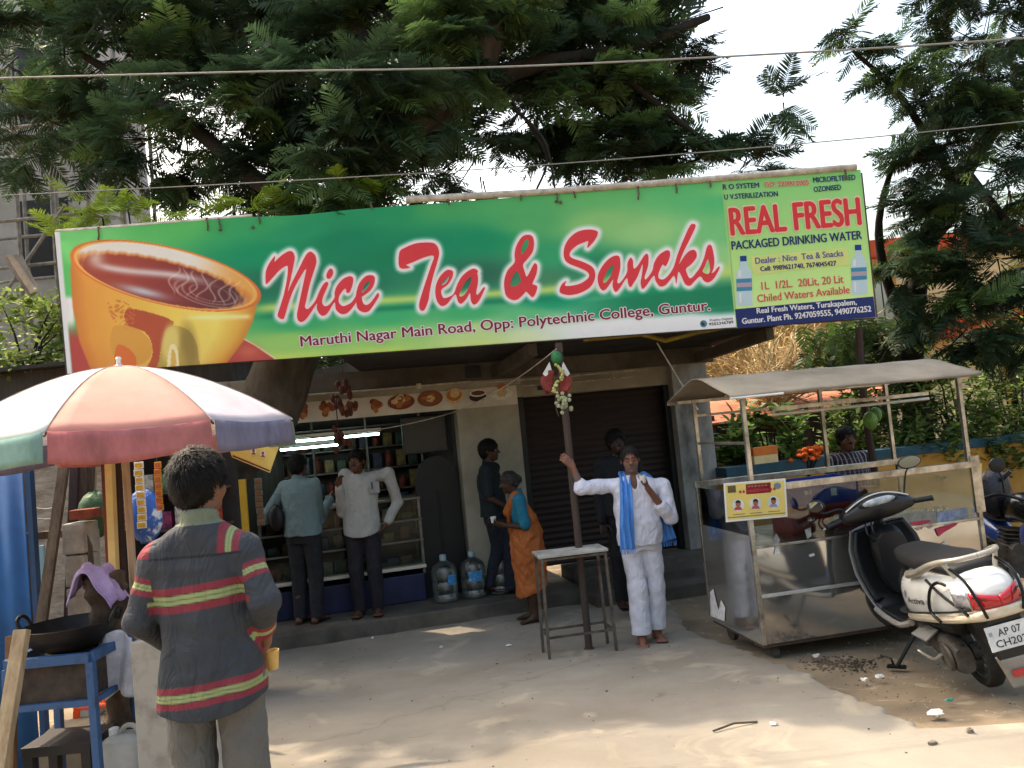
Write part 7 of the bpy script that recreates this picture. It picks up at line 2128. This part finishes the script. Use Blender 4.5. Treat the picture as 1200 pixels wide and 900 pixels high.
    b.build('engine_case', mat('cast engine', '6b6761', .55, .5, c2='45413c', scale=9, bump=.2), th, smooth=True)
    b = MB(); q.loft(b, [(-.06, .40, .12, .06), (.15, .38, .14, .08), (.38, .36, .13, .08)], 14, 3); b.build('engine_block', M_blk, th, smooth=True)
    b = MB(); b.tube(crom([q(.02, .19, .24), q(.08, .215, .20), q(.22, .215, .185), q(.28, .225, .20)], 4, False), .010, 7); b.build('kick_lever', M_sil, th, smooth=True)
    b = MB(); b.hexa([q(.10, .14, .345), q(.30, .14, .33), q(.26, .24, .31), q(.06, .235, .315), q(.10, .14, .357), q(.30, .14, .342), q(.26, .24, .322), q(.06, .235, .327)]); b.build('side_step', mat('step alloy', 'a9aaa8', .4, .6), th, bevel=.003)
    b = MB(); a = q(.52, .12, .24); g_ = np.array([a[0] - .16, a[1] + .02, float(gz(a[1])) + .012]); b.tube([a, (a + g_) / 2 + (0.0, .0, .0), g_], .013, 8); b.bar(g_ + (-.05, .03, .0), g_ + (.05, -.03, .0), .05, .015); b.tube([g_ + (-.03, -.02, .02), g_ + (-.06, -.06, .08), g_ + (-.10, .0, .085)], .008, 6); b.build('side_stand', M_grd, th, smooth=True)
    b = MB(); b.tube([q(-.2, -.15, .20), q(.25, -.16, .22), q(.5, -.12, .26)], .045, 10); b.build('silencer', M_blk, th, smooth=True)
scooter()

def motorbike():
    o = np.array([4.27, 7.50, float(gz(7))])
    q = Ride(o, R(258), R(6))
    th = thing('motorbike', 'black motorbike with a blue side panel parked at the right edge behind the scooter', 'motorbike', o)
    q.wheel(th, 0, .30, .30, .10, spokes=6); q.wheel(th, 1.28, .30, .30, .09, spokes=6)
    M_bk = mat('bike black paint', '121316', .25, coat=.4, bump=0)
    M_bl = mat('bike blue panel', '1f4fa8', .3, coat=.3, bump=0)
    b = MB(); q.loft(b, [(.45, .82, .09, .07), (.6, .88, .14, .12), (.8, .9, .15, .13), (.95, .86, .11, .10)], 20, 2.4); b.build('tank', M_bk, th, smooth=True)
    b = MB(); q.loft(b, [(-.35, .82, .07, .03), (-.1, .80, .12, .05), (.25, .77, .13, .05), (.48, .78, .09, .04)], 18, 2.8); b.build('seat', M_blk, th, smooth=True)
    b = MB(); q.loft(b, [(-.45, .72, .05, .05), (-.2, .68, .11, .09), (.1, .62, .12, .10), (.3, .58, .08, .07)], 18, 2.6); b.build('side_panel', M_bl, th, smooth=True)
    b = MB(); q.loft(b, [(.3, .42, .12, .14), (.5, .45, .15, .18), (.75, .46, .13, .15)], 16, 3)
    for k in range(6): b.box(q(.55, 0, .52 + .035 * k), (.24, .28, .008), ax=(q.f, q.l, q.u))
    b.build('engine', mat('cast engine', '6b6761'), th, smooth=False)
    b = MB()
    for sg in (1, -1): b.tube([q(1.02, sg * .09, .92), q(1.27, sg * .095, .30)], .024, 8)
    b.build('fork', M_sil_ := mat('fork alloy', '8d8b86', .4, .7), th, smooth=True)
    b = MB(); b.tube(crom([q(.86, .36, .98), q(.92, .26, 1.02), q(1.0, .1, .98), q(1.0, -.1, .98), q(.92, -.26, 1.02), q(.86, -.36, .98)], 4, False), .014, 8); b.build('handlebar', M_blk, th, smooth=True)
    for sg in (1, -1):
        b = MB(); b.tube([q(.93, sg * .24, 1.03), q(.97, sg * .27, 1.16), q(.96, sg * .30, 1.23)], .007, 6); b.lathe(q(.96, sg * .30, 1.26), [(.02, .02), (.06, .008), (.062, -.012), (.05, -.014)], 20, ax=q.f); b.build('mirror', M_blk, th, smooth=True)
    b = MB(); b.lathe(q(1.08, 0, .88), [(.10, -.06), (.12, 0), (.115, .05), (.09, .07)], 20, ax=q.f); b.build('headlight_shell', M_bk, th, smooth=True)
    b = MB(); b.lathe(q(1.135, 0, .88), [(.10, 0), (.08, .03), (.03, .04)], 20, ax=q.f); b.build('headlight', mat('headlamp', 'b9bcc0', .1, .4, c2='70747a', scale=20, coat=.5), th, smooth=True)
    for sg in (1, -1):
        b = MB(); q.loft(b, [(1.0, .70, .03, .08), (1.1, .72, .04, .10), (1.2, .70, .02, .05)], 12)
        for i in range(len(b.v)): b.v[i] = tuple(np.array(b.v[i]) + q.l * .13 * sg)
        b.build('fork_cover', M_bl if sg < 0 else M_sil_, th, smooth=True)
    b = MB(); q.loft(b, [(1.0, .55, .06, .03), (1.2, .63, .07, .02), (1.42, .58, .06, .03)], 14); b.build('front_fender', M_bk, th, smooth=True)
    b = MB(); b.tube([q(.6, -.16, .34), q(.2, -.17, .30), (q(-.35, -.18, .36))], .05, 10); b.build('silencer', mat('fork alloy'), th, smooth=True)
    b = MB(); b.blob(at(1166, 578, 7.1), (.15, .12, .22), 14, 10, .05); b.tube([at(1174, 562, 7.0), at(1184, 552, 6.95)], .02, 8)
    tag(b.build('covered_bundle', mat('black polythene', '1a1a1f', .35, c2='2a2a30', scale=8, bump=.6, bscale=30), smooth=True), 'black polythene bundle on a handle between the cart and the motorbike', 'bundle')
motorbike()

# ================================================================== LITTER
def litter():
    M_pap = mat('paper scrap', 'd9d6cc', .8, var=.15)
    for i, (x, y, r_, lab) in enumerate(((528, 728, .035, 'small white paper scrap near the step by the woman'), (596, 759, .03, 'thin white paper strip left of the side table'), (517, 761, .018, 'tiny white scrap on the apron left of the side table'), (437, 750, .015, 'tiny white speck beside the plinth'), (907, 853, .022, 'small white scrap beside the twig on the apron'),
                                      (1098, 840, .05, 'crumpled white paper ball on the ground below the scooter'), (1014, 800, .03, 'dusty cream scrap on the dirt left of the scooter stand'), (957, 772, .03, 'white curled scrap below the food cart'), (1113, 825, .02, 'small teal bottle cap on the dirt'), (1093, 876, .03, 'small stone near the sunlit edge'), (1138, 862, .02, 'tiny pale stone right of the paper ball'), (1030, 797, .03, 'grey crumpled wrapper on the dirt'))):
        p = gpt(x, y); b = MB(); b.blob(p + (0, 0, .022), (r_, r_ * .7, .010 if i < 10 else .015), 7, 4, .25)
        tag(b.build('bottle_cap' if 'cap' in lab else 'stone' if 'stone' in lab else 'paper_scrap', mat('cap teal', '4a9a8a') if 'cap' in lab else MATS['dusty stone'] if 'stone' in lab else M_pap), lab, 'litter')
    a, c = gpt(836, 861), gpt(888, 850)
    b = MB(); b.tube([a + (0, 0, .02), (a + c) / 2 + (0, .02, .03), c + (0, 0, .02)], .006, 5); tag(b.build('twig', M_wood2), 'thin dark twig lying on the concrete apron', 'twig')
    b = MB()
    for k in range(900):
        X, Y = rng.uniform(-2.4, 4.6), rng.uniform(3.6, 8.2)
        if k % 3: X, Y = rng.uniform(1.9, 3.9), rng.uniform(4.4, 6.4)
        r_ = rng.uniform(.003, .008) * (1.5 if k % 17 == 0 else 1)
        b.blob((X, Y, float(gz(Y)) + (.016 if X < 1.9 else .004)), (r_, r_ * rng.uniform(.5, 1), r_ * .5), 5, 3, .2)
    tag(b.build('grit', mat('grit', 'a0947f', .95, c2='4f463b', scale=3, band=(.45, .55))), kind='stuff')
    b = MB()
    for k in range(260):
        p = gpt(985 + rng.normal() * 24, 777 + rng.normal() * 4); r_ = rng.uniform(.004, .014)
        b.blob(p + (0, 0, -.006), (r_, r_, r_ * .5), 6, 4, .2)
    tag(b.build('rubble', mat('dark rubble', '5e5140', .95, c2='2f281f', scale=7, bump=.5)), kind='stuff')
litter()
# ================================================================== TREES, SHRUBS, HEDGE
def leaf_mat(name, c, c2, trans=.42):
    m = mat(name, attr='Col', rough=.5, var=.1, scale=3, bump=0, trans=trans, spec=.35)
    return m
M_leaf = leaf_mat('feathery leaves', None, None)
M_bark = mat('grey bark', '4c443b', .95, c2='2c2620', scale=5, bump=.8, bscale=22, stretch=(1, 1, .35))
M_bark2 = mat('dark bark', '2b251f', .95, c2='1a1613', scale=6, bump=.6, bscale=24, stretch=(1, 1, .4))
def frond_template(npin, seed, L=1.0, W=.42):
    """A feathery compound leaf along +x: paired side stalks, each a narrow ragged blade of fused leaflets, drooping to the tip."""
    r = np.random.default_rng(seed)
    V, Q = [], []
    def quad(a, b_, c, d):
        i = len(V); V.extend([a, b_, c, d]); Q.append((i, i + 1, i + 2, i + 3))
    dr = r.uniform(.12, .42)
    ax = lambda t: np.array([t * L * (1 - .1 * dr), r.normal() * .004, -dr * t * t * L])
    for i in range(npin):
        t = (i + .9) / (npin + .5)
        o = ax(t)
        ln = W * L * math.sin(math.pi * (.14 + .82 * t)) ** .8
        for sg in (1, -1):
            if r.random() < .05: continue
            d = np.array([.38 + .3 * t + r.normal() * .06, sg * .9, -.16 + r.normal() * .14]); d /= np.linalg.norm(d)
            p = nrm(np.array([d[1], -d[0], r.normal() * .25]))
            w = L / npin * (.33 + .12 * r.random())
            l1 = ln * r.uniform(.82, 1.1)
            a = [o + d * l1 * s - np.array([0, 0, .35 * (l1 * s) ** 2 / L]) for s in (0, .3, .68, 1)]
            h = [w * .45, w, w * .85, w * .12]
            for k in range(3):
                quad(a[k] - p * h[k], a[k] + p * h[k], a[k + 1] + p * h[k + 1], a[k + 1] - p * h[k + 1])
    quad(np.array([0, -.007, 0]), np.array([0, .007, 0]), ax(1) + (0, .003, 0), ax(1) - (0, .003, 0))
    return np.array(V, float), np.array(Q, int)
TPL = [frond_template(9, i) for i in range(4)]
TPL_FINE = [frond_template(19, 10 + i, W=.36) for i in range(7)]
def fronds(P, D, S, C, tpl):
    """Places fronds: base points, directions, sizes, colours."""
    if isinstance(tpl, list):
        g = rng.integers(len(tpl), size=len(P)); out, base = [], 0
        for i, t in enumerate(tpl):
            m = g == i
            if m.any():
                w, q, c = fronds(P[m], D[m], S[m], C[m], t); out.append((w, q + base, c)); base += len(w)
        return tuple(np.concatenate(x) for x in zip(*out))
    V, Q = tpl
    n = len(P)
    D = D / np.linalg.norm(D, axis=1)[:, None]
    up = np.tile([0, 0, 1.], (n, 1)) + rng.normal(0, .35, (n, 3))
    Sx = np.cross(up, D); Sx /= np.linalg.norm(Sx, axis=1)[:, None] + 1e-9
    U = np.cross(D, Sx)
    W = P[:, None] + S[:, None, None] * (V[None, :, :1] * D[:, None] + V[None, :, 1:2] * Sx[:, None] + V[None, :, 2:3] * U[:, None])
    QQ = (Q[None] + (np.arange(n) * len(V))[:, None, None]).reshape(-1, 4)
    CC = np.repeat(C, len(V), 0)
    return W.reshape(-1, 3), QQ, CC
GREENS = np.array([lin('3c5136'), lin('466040'), lin('344832'), lin('5c7742'), lin('304430')])
def crown(parent, blobs, tpl=TPL, per=7, size=(.34, .52), greens=GREENS, name='crown', keep=None, limb_r=.02):
    """blobs: (centre, radius, number of leaf whorls). Whorls of fronds sit through the blobs' volume, outward and drooping, with twigs to them."""
    P, D, S, C = [], [], [], []
    tw = MB()
    for (c, r, n) in blobs:
        c = np.asarray(c, float)
        for _ in range(n):
            v = rng.normal(0, 1, 3); v /= np.linalg.norm(v)
            p = c + v * r * rng.uniform(.35, 1.0) ** .6 * np.array([1, 1, .8])
            if keep is not None and not keep(p):
                continue
            out = nrm(p - c + (0, 0, -.1 * r))
            g = greens[rng.integers(len(greens))] * rng.uniform(.75, 1.35)
            tw.tube([p - out * rng.uniform(.35, .8) * r * .8, p], [limb_r * .5, .005], 4, cap=False)
            for k in range(per + rng.integers(-1, 2)):
                a = 2.399 * k + rng.uniform(0, .5)
                h = np.array([math.cos(a), math.sin(a), rng.uniform(-.35, .35)])
                P.append(p + rng.normal(0, .02, 3)); D.append(h * .9 + out * .75 + (0, 0, .08)); S.append(rng.uniform(*size)); C.append(g * rng.uniform(.8, 1.2))
    W, Q, CC = fronds(np.array(P), np.array(D), np.array(S), np.array(C), tpl)
    if tw.v:
        n0 = len(W)
        W = np.concatenate([W, np.array(tw.v)]); Q = np.concatenate([Q, np.array(tw.f) + n0])
        CC = np.concatenate([CC, np.tile(np.array(lin('2b251f')), (len(tw.v), 1))])
    return link(name, mesh_np(name, W, Q, CC), M_leaf, parent)
def limb(mb, pts, r0, r1, n=10, k=5):
    pa = crom([np.asarray(p, float) for p in pts], k, False)
    rr = np.linspace(r0, r1, len(pa)) * (1 + .05 * np.sin(np.arange(len(pa)) * 2.3))
    mb.tube(pa, rr, n)
def A(px, py, Y, r, n):
    return (at(px, py, Y), r * Y / FPX, n)

# big tree behind the banner: grey trunk at the shop's left corner, leaning right, crown over the roof and the forecourt
bt = thing('shade_tree', 'large feathery-leaved tree leaning over the shop roof with a thick grey trunk behind the umbrella', 'tree', (-3.6, 7.75, GF))
b = MB()
limb(b, [(-3.62, 7.75, -.4), at(212, 640, 7.75), at(262, 545, 7.7), at(325, 455, 7.65), at(395, 280, 7.75), at(455, 165, 7.9), at(545, 95, 8.1), at(600, -30, 8.3), at(650, -190, 8.6)], .40, .12, 16)
for v in range(len(b.v)):
    x, y, z = b.v[v]; b.v[v] = (x + .03 * math.sin(5 * z + 3 * y), y + .03 * math.sin(6 * x + 2 * z), z)
b.build('trunk', M_bark, bt, smooth=True)
b = MB()
limb(b, [at(455, 165, 7.9), at(430, 60, 8.2), at(380, -60, 8.6), at(300, -200, 9.0)], .16, .05)
limb(b, [at(395, 280, 7.75), at(300, 210, 8.1), at(200, 130, 8.6), at(90, 60, 9.2)], .12, .04)
limb(b, [at(500, 130, 8.0), at(610, 80, 8.2), at(720, 60, 8.5), at(830, 20, 8.9)], .13, .04)
limb(b, [at(545, 95, 8.1), at(545, 20, 8.3), at(560, -120, 8.7)], .12, .05)
limb(b, [at(700, 62, 8.4), at(780, 130, 8.5), at(860, 190, 8.6)], .05, .02)
limb(b, [at(580, 110, 8.1), at(635, 160, 8.0), at(650, 220, 7.9)], .022, .012, 6)
limb(b, [at(600, 120, 8.1), at(640, 180, 8.0), at(628, 224, 7.9)], .018, .010, 6)
b.build('limb', M_bark2, bt, smooth=True)
crown(bt, [A(40, 60, 9.6, 110, 26), A(60, 150, 9.2, 75, 20), A(160, 60, 9.4, 110, 34), A(180, 170, 9.0, 70, 18), A(280, 40, 9.3, 110, 38), A(290, 150, 8.9, 80, 24), A(390, 70, 9.0, 100, 34), A(400, 170, 8.7, 70, 20), A(470, 120, 8.8, 70, 16),
          A(500, 30, 9.1, 100, 26), A(620, 30, 9.2, 100, 30), A(708, 40, 9.2, 78, 26), A(700, 140, 8.9, 75, 26), A(762, 125, 9.0, 52, 16), A(640, 130, 8.8, 55, 10), A(800, 198, 8.9, 42, 12), A(560, 190, 8.8, 70, 12), A(740, 195, 8.8, 60, 18), A(872, 196, 9.0, 28, 6), A(918, 120, 9.2, 14, 2), A(790, 60, 9.2, 34, 6),
          A(330, 215, 8.6, 60, 14), A(470, 205, 8.6, 55, 10)  , A(430, 110, 7.4, 55, 14), A(410, 190, 7.3, 45, 10), A(490, 130, 7.5, 45, 10), A(590, 20, 7.8, 40, 7), A(520, 60, 7.7, 60, 9), A(380, 215, 7.5, 45, 6), A(560, 20, 7.9, 60, 9), A(460, 30, 8, 70, 12), A(340, 110, 8.2, 70, 12), A(230, 110, 8.6, 80, 14), A(680, 80, 8.6, 80, 14)], TPL_FINE, 8, (.32, .54))
# the part of the crown above the picture, which shades the forecourt and banner
hi = []
for _ in range(70):
    X, Y, Z = rng.uniform(-8.5, 4.5), rng.uniform(8.3, 13.5), rng.uniform(5.6, 9.5)
    hi.append(((X, Y, Z), .85, 13))
def lit(p):            # leaves the sun's path to the umbrella, stall and road open
    k_ = 1 / math.tan(SUN_EL)
    gx, gy = p[0] + math.sin(-SUN_AZ) * k_ * (p[2] + .2), p[1] - math.cos(SUN_AZ) * k_ * (p[2] + .2)
    px = topx(p)[0]
    return 4.75 + .3 * math.sin(gx * 2.1) + .25 * math.sin(gx * 5.3 + 1) + abs(rng.normal(0, .35)) < gy < 9.8 and px[1] < 40 and not (800 < px[0] < 1010 and px[1] > -90)
crown(bt, hi, TPL, 7, (.42, .62), name='upper_crown', keep=lit)
# bright fresh shoots along the banner's top edge
shoots = thing('fern_shoots', 'bright green feathery shoots growing up behind the banner top edge', 'shoots', at(400, 235, 7.5))
P, D, S, C = [], [], [], []
b = MB()
for (x, y, n) in ((75, 285, 6), (95, 250, 7), (120, 255, 6), (150, 245, 6), (180, 250, 4), (290, 238, 5), (320, 240, 5), (350, 235, 6), (395, 225, 6), (425, 215, 7), (440, 225, 5), (235, 245, 4)):
    p = at(x, y, 7.45); b.tube([at(x + 6, y + 40, 7.5), p], .008, 5)
    for k in range(n):
        a = rng.uniform(0, 6.28); P.append(p + rng.normal(0, .04, 3)); D.append((math.cos(a), math.sin(a) * .6, rng.uniform(-.1, .8))); S.append(rng.uniform(.26, .40)); C.append(np.array(lin('7f9a35')) * rng.uniform(.7, 1.3))
W, Q, CC = fronds(np.array(P), np.array(D), np.array(S), np.array(C), TPL_FINE)
link('leaves', mesh_np('leaves', W, Q, CC), M_leaf, shoots); b.build('stem', M_bark2, shoots)

# right-hand tree
rt = thing('roadside_tree', 'feathery-leaved tree with a dark trunk behind the hedge at the right', 'tree', at(1078, 520, 11.2) * (1, 1, 0) + (0, 0, GF))
b = MB()
limb(b, [at(1085, 640, 11.2), at(1074, 480, 11.2), at(1066, 390, 11.2), at(1085, 290, 11.0), at(1130, 200, 10.8), at(1200, 100, 10.6)], .22, .10, 14)
b.build('trunk', M_bark2, rt, smooth=True)
b = MB()
limb(b, [at(1066, 390, 11.2), at(1040, 330, 10.9), at(1030, 260, 10.6), at(1050, 180, 10.3)], .09, .03)
limb(b, [at(1085, 290, 11.0), at(1120, 230, 10.5), at(1060, 120, 10.0), at(1000, 60, 9.8)], .08, .02)
limb(b, [at(1130, 200, 10.8), at(1180, 260, 10.2), at(1210, 300, 10)], .07, .03)
limb(b, [at(1062, 330, 11), at(1045, 400, 10.8), at(1020, 440, 10.7)], .03, .015, 6)
b.build('limb', M_bark2, rt, smooth=True)
crown(rt, [A(1000, 45, 9.6, 18, 3), A(1062, 75, 9.8, 36, 8), A(1110, 105, 9.9, 46, 12), A(1155, 60, 10, 70, 17), A(1140, 165, 10, 60, 15), A(1090, 185, 9.8, 40, 7), A(1185, 210, 10, 70, 17), A(1078, 255, 9.9, 34, 6), A(1120, 270, 10, 52, 12), A(1170, 310, 10, 65, 17),
          A(1066, 310, 10.2, 40, 7), A(1095, 350, 10.2, 45, 10), A(1150, 375, 10.2, 50, 12), A(1210, 380, 10.2, 60, 14), A(1230, 120, 10, 80, 18), A(1045, 370, 10.4, 28, 3), A(1175, -40, 10.2, 110, 26), A(1290, 40, 10.2, 120, 20), A(1290, 260, 10.2, 110, 18)], TPL_FINE, 8, (.32, .52))
# slim drooping tree beside it
st = thing('drooping_tree', 'slim dark tree with drooping leaf strands right of the banner end', 'tree', at(1003, 560, 11.6) * (1, 1, 0) + (0, 0, GF))
b = MB(); limb(b, [at(1012, 640, 11.6), at(1006, 470, 11.6), at(998, 380, 11.6), at(985, 330, 11.5)], .09, .04); b.build('trunk', M_bark2, st, smooth=True)
P, D, S, C = [], [], [], []
for k in range(170):
    p = at(rng.normal(995, 28), rng.uniform(368, 425), 11.4 + rng.uniform(-.5, .5))
    if 905 < topx(p)[0][0] < 935: continue
    P.append(p); D.append((rng.normal(0, .35), rng.normal(0, .35), -1)); S.append(rng.uniform(.3, .5)); C.append(np.array(lin('3f5428')) * rng.uniform(.6, 1.3))
W, Q, CC = fronds(np.array(P), np.array(D), np.array(S), np.array(C), TPL); link('crown', mesh_np('crown', W, Q, CC), M_leaf, st)
# faint trees beyond the houses
for i, (x, Y, z, r) in enumerate(((-16, 24, 5, 3.5), (-6, 22, 4.5, 3.0), (1, 24, 4, 3.0), (9, 34, 5, 4), (18, 36, 6, 4.5))):
    t = thing('background_tree', ('first', 'second', 'third', 'fourth', 'fifth')[i] + ' from the left of the hazy green trees far behind the shop', 'tree', (x, Y, GF), 'trees far behind the shop')
    b = MB(); limb(b, [(x, Y, GF), (x + .1, Y, z * .5), (x, Y, z)], .3, .1); b.build('trunk', M_bark2, t, smooth=True)
    crown(t, [((x + rng.normal() * r * .3, Y + rng.normal() * r * .3, z + rng.normal() * .8), r * .6, 22) for _ in range(4)], TPL, 6, (.7, 1.1), GREENS * 1.2)

# broad-leaved shrubs: many small real leaves on stems
def leafy(parent, pts, size, greens, name='foliage', droop=.0):
    n = len(pts)
    V0 = np.array([[0, 0, 0], [.30, .17, .03], [.75, .13, -.02], [1, 0, -.10], [.75, -.13, -.02], [.30, -.17, .03]])
    Q0 = np.array([[0, 1, 4, 5], [1, 2, 3, 4]])
    Dv = rng.normal(0, 1, (n, 3)); Dv[:, 2] = np.abs(Dv[:, 2]) * .5 - droop
    Dv /= np.linalg.norm(Dv, axis=1)[:, None]
    up = rng.normal(0, .5, (n, 3)) + [0, 0, 1.]
    Sx = np.cross(up, Dv); Sx /= np.linalg.norm(Sx, axis=1)[:, None]
    U = np.cross(Dv, Sx)
    s = rng.uniform(*size, n)
    W = np.asarray(pts)[:, None] + s[:, None, None] * (V0[None, :, :1] * Dv[:, None] + V0[None, :, 1:2] * Sx[:, None] + V0[None, :, 2:3] * U[:, None])
    Q = (Q0[None] + (np.arange(n) * 6)[:, None, None]).reshape(-1, 4)
    g = np.array(greens)[rng.integers(len(greens), size=n)] * rng.uniform(.7, 1.4, (n, 1))
    return link(name, mesh_np(name, W.reshape(-1, 3), Q, np.repeat(g, 6, 0)), M_leaf, parent)
HG = [lin('6a8440'), lin('587236'), lin('8a9c58'), lin('465c32')]
def bush(name, label, c, r, n, size, greens=HG, stems=7, group=None, cat='shrub'):
    c = np.asarray(c, float); r = np.asarray(r, float)
    t = thing(name, label, cat, (c[0], c[1], c[2] - r[2]), group)
    k = max(10, n // 28)
    cl = rng.normal(0, 1, (k, 3)); cl /= np.linalg.norm(cl, axis=1)[:, None]
    cl = c + cl * rng.uniform(.35, 1, (k, 1)) ** .6 * r
    pts = np.concatenate([q + rng.normal(0, .11, (28, 3)) * np.clip(r, .3, 1.0) for q in cl])
    leafy(t, pts, size, greens)
    b = MB()
    for q in cl[:stems * 2]:
        b.tube([(c[0] + rng.normal() * .06, c[1] + rng.normal() * .06, c[2] - r[2]), (np.array([c[0], c[1], c[2] - r[2] * .3]) + q) / 2, q], [.02, .012, .005], 5, cap=False)
    b.build('stem', M_bark2, t, fix=False)
    return t
for i, (x, y, Y, rx_, ry_, rz_) in enumerate(((1010, 505, 10.9, .55, .4, .65), (1060, 490, 11.2, .6, .45, .75), (1120, 470, 11.4, .7, .5, .85), (1185, 450, 11.6, .75, .5, .95), (1250, 440, 11.9, .8, .5, 1.0), (1160, 520, 10.9, .6, .35, .55), (1085, 530, 10.7, .55, .35, .5))):
    bush('hedge_shrub', ('leftmost low', 'second', 'third, tall', 'fourth, tallest', 'last, at the right edge', 'low right front', 'low middle front')[i] + ' shrub of the sunlit hedge behind the ochre wall', at(x, y, Y), (rx_, ry_, rz_), 1500, (.09, .15), group='hedge shrubs behind the ochre wall')
bush('leafy_plant', 'glossy leafy plant behind the wall between the left cart posts', at(898, 522, 10.3), (.55, .3, .55), 620, (.14, .22), [lin('5f7d3a'), lin('46642e'), lin('7f9a4c')], cat='plant')
bush('leafy_plant', 'smaller leafy plant close to the shop pillar behind the cart', at(862, 535, 10.2), (.22, .2, .35), 200, (.14, .2), [lin('6f8a44'), lin('4c6a30')], cat='plant')
# orange flowers
t = thing('orange_flowers', 'clump of orange marigold flowers beside the vendor', 'flowers', at(952, 545, 9.9))
b = MB()
for k in range(38):
    p = at(rng.normal(948, 8), rng.normal(531, 4), 9.9 + rng.normal() * .08); b.blob(p, (.035, .035, .025), 7, 5, .12)
b.build('bloom', mat('marigold', 'e06a1a', .8, c2='b84a10', scale=40), t)
b = MB()
for k in range(12): b.tube([at(948, 560, 9.9), at(rng.normal(948, 8), 533, 9.9)], .008, 4)
b.build('stem', M_bark2, t)
# dry bush over the cart roof
db = thing('dry_bush', 'sunlit tangle of dry straw-coloured branches above the food cart roof', 'bush', at(905, 440, 12.4))
b = MB()
base = at(908, 470, 12.4)
for k in range(110):
    a = rng.uniform(0, 6.28); e = base + np.array([rng.normal() * .75, rng.normal() * .4, rng.uniform(.35, 1.25)])
    m_ = (base + e) / 2 + rng.normal(0, .15, 3)
    pa = crom([base + rng.normal(0, .1, 3), m_, e], 4, False); b.tube(pa, np.linspace(.020, .007, len(pa)), 4, cap=False)
    for j in range(7):
        q = pa[rng.integers(3, len(pa))]; d = rng.normal(0, 1, 3) * (.3, .25, .22); b.tube([q, q + d * .5 + rng.normal(0, .05, 3), q + d], [.006, .004, .002], 3, cap=False)
b.build('branch', mat('dry straw branch', 'dccba4', .9, c2='8a7654', scale=3, band=(.4, .6)), db, fix=False)
dl = base + rng.normal(0, 1, (150, 3)) * (.7, .4, .26) + (0, 0, .85)
leafy(db, dl, (.05, .10), [lin('c2aa72'), lin('a89060'), lin('8f8a4a')], name='dry_leaves')
# bush at the left edge under the scaffolding
bush('left_bush', 'sunlit leafy bush at the left edge in front of the scaffolding', at(30, 405, 9.2), (.62, .5, .62), 1500, (.09, .15), [lin('7f9448'), lin('5f7836'), lin('96a658')], cat='bush')
bush('left_bush', 'dim leafy growth low at the left edge above the blue sheet', at(20, 500, 9.6), (.7, .4, .5), 700, (.10, .16), cat='bush')
b = MB(); b.tube([at(38, 475, 9.2), at(40, 560, 9.2), np.array([at(40, 560, 9.2)[0], 9.2, GF])], .03, 6)
tag(b.build('bush_stake', M_bark2), 'thin stake holding up the sunlit bush at the left edge', 'stake')
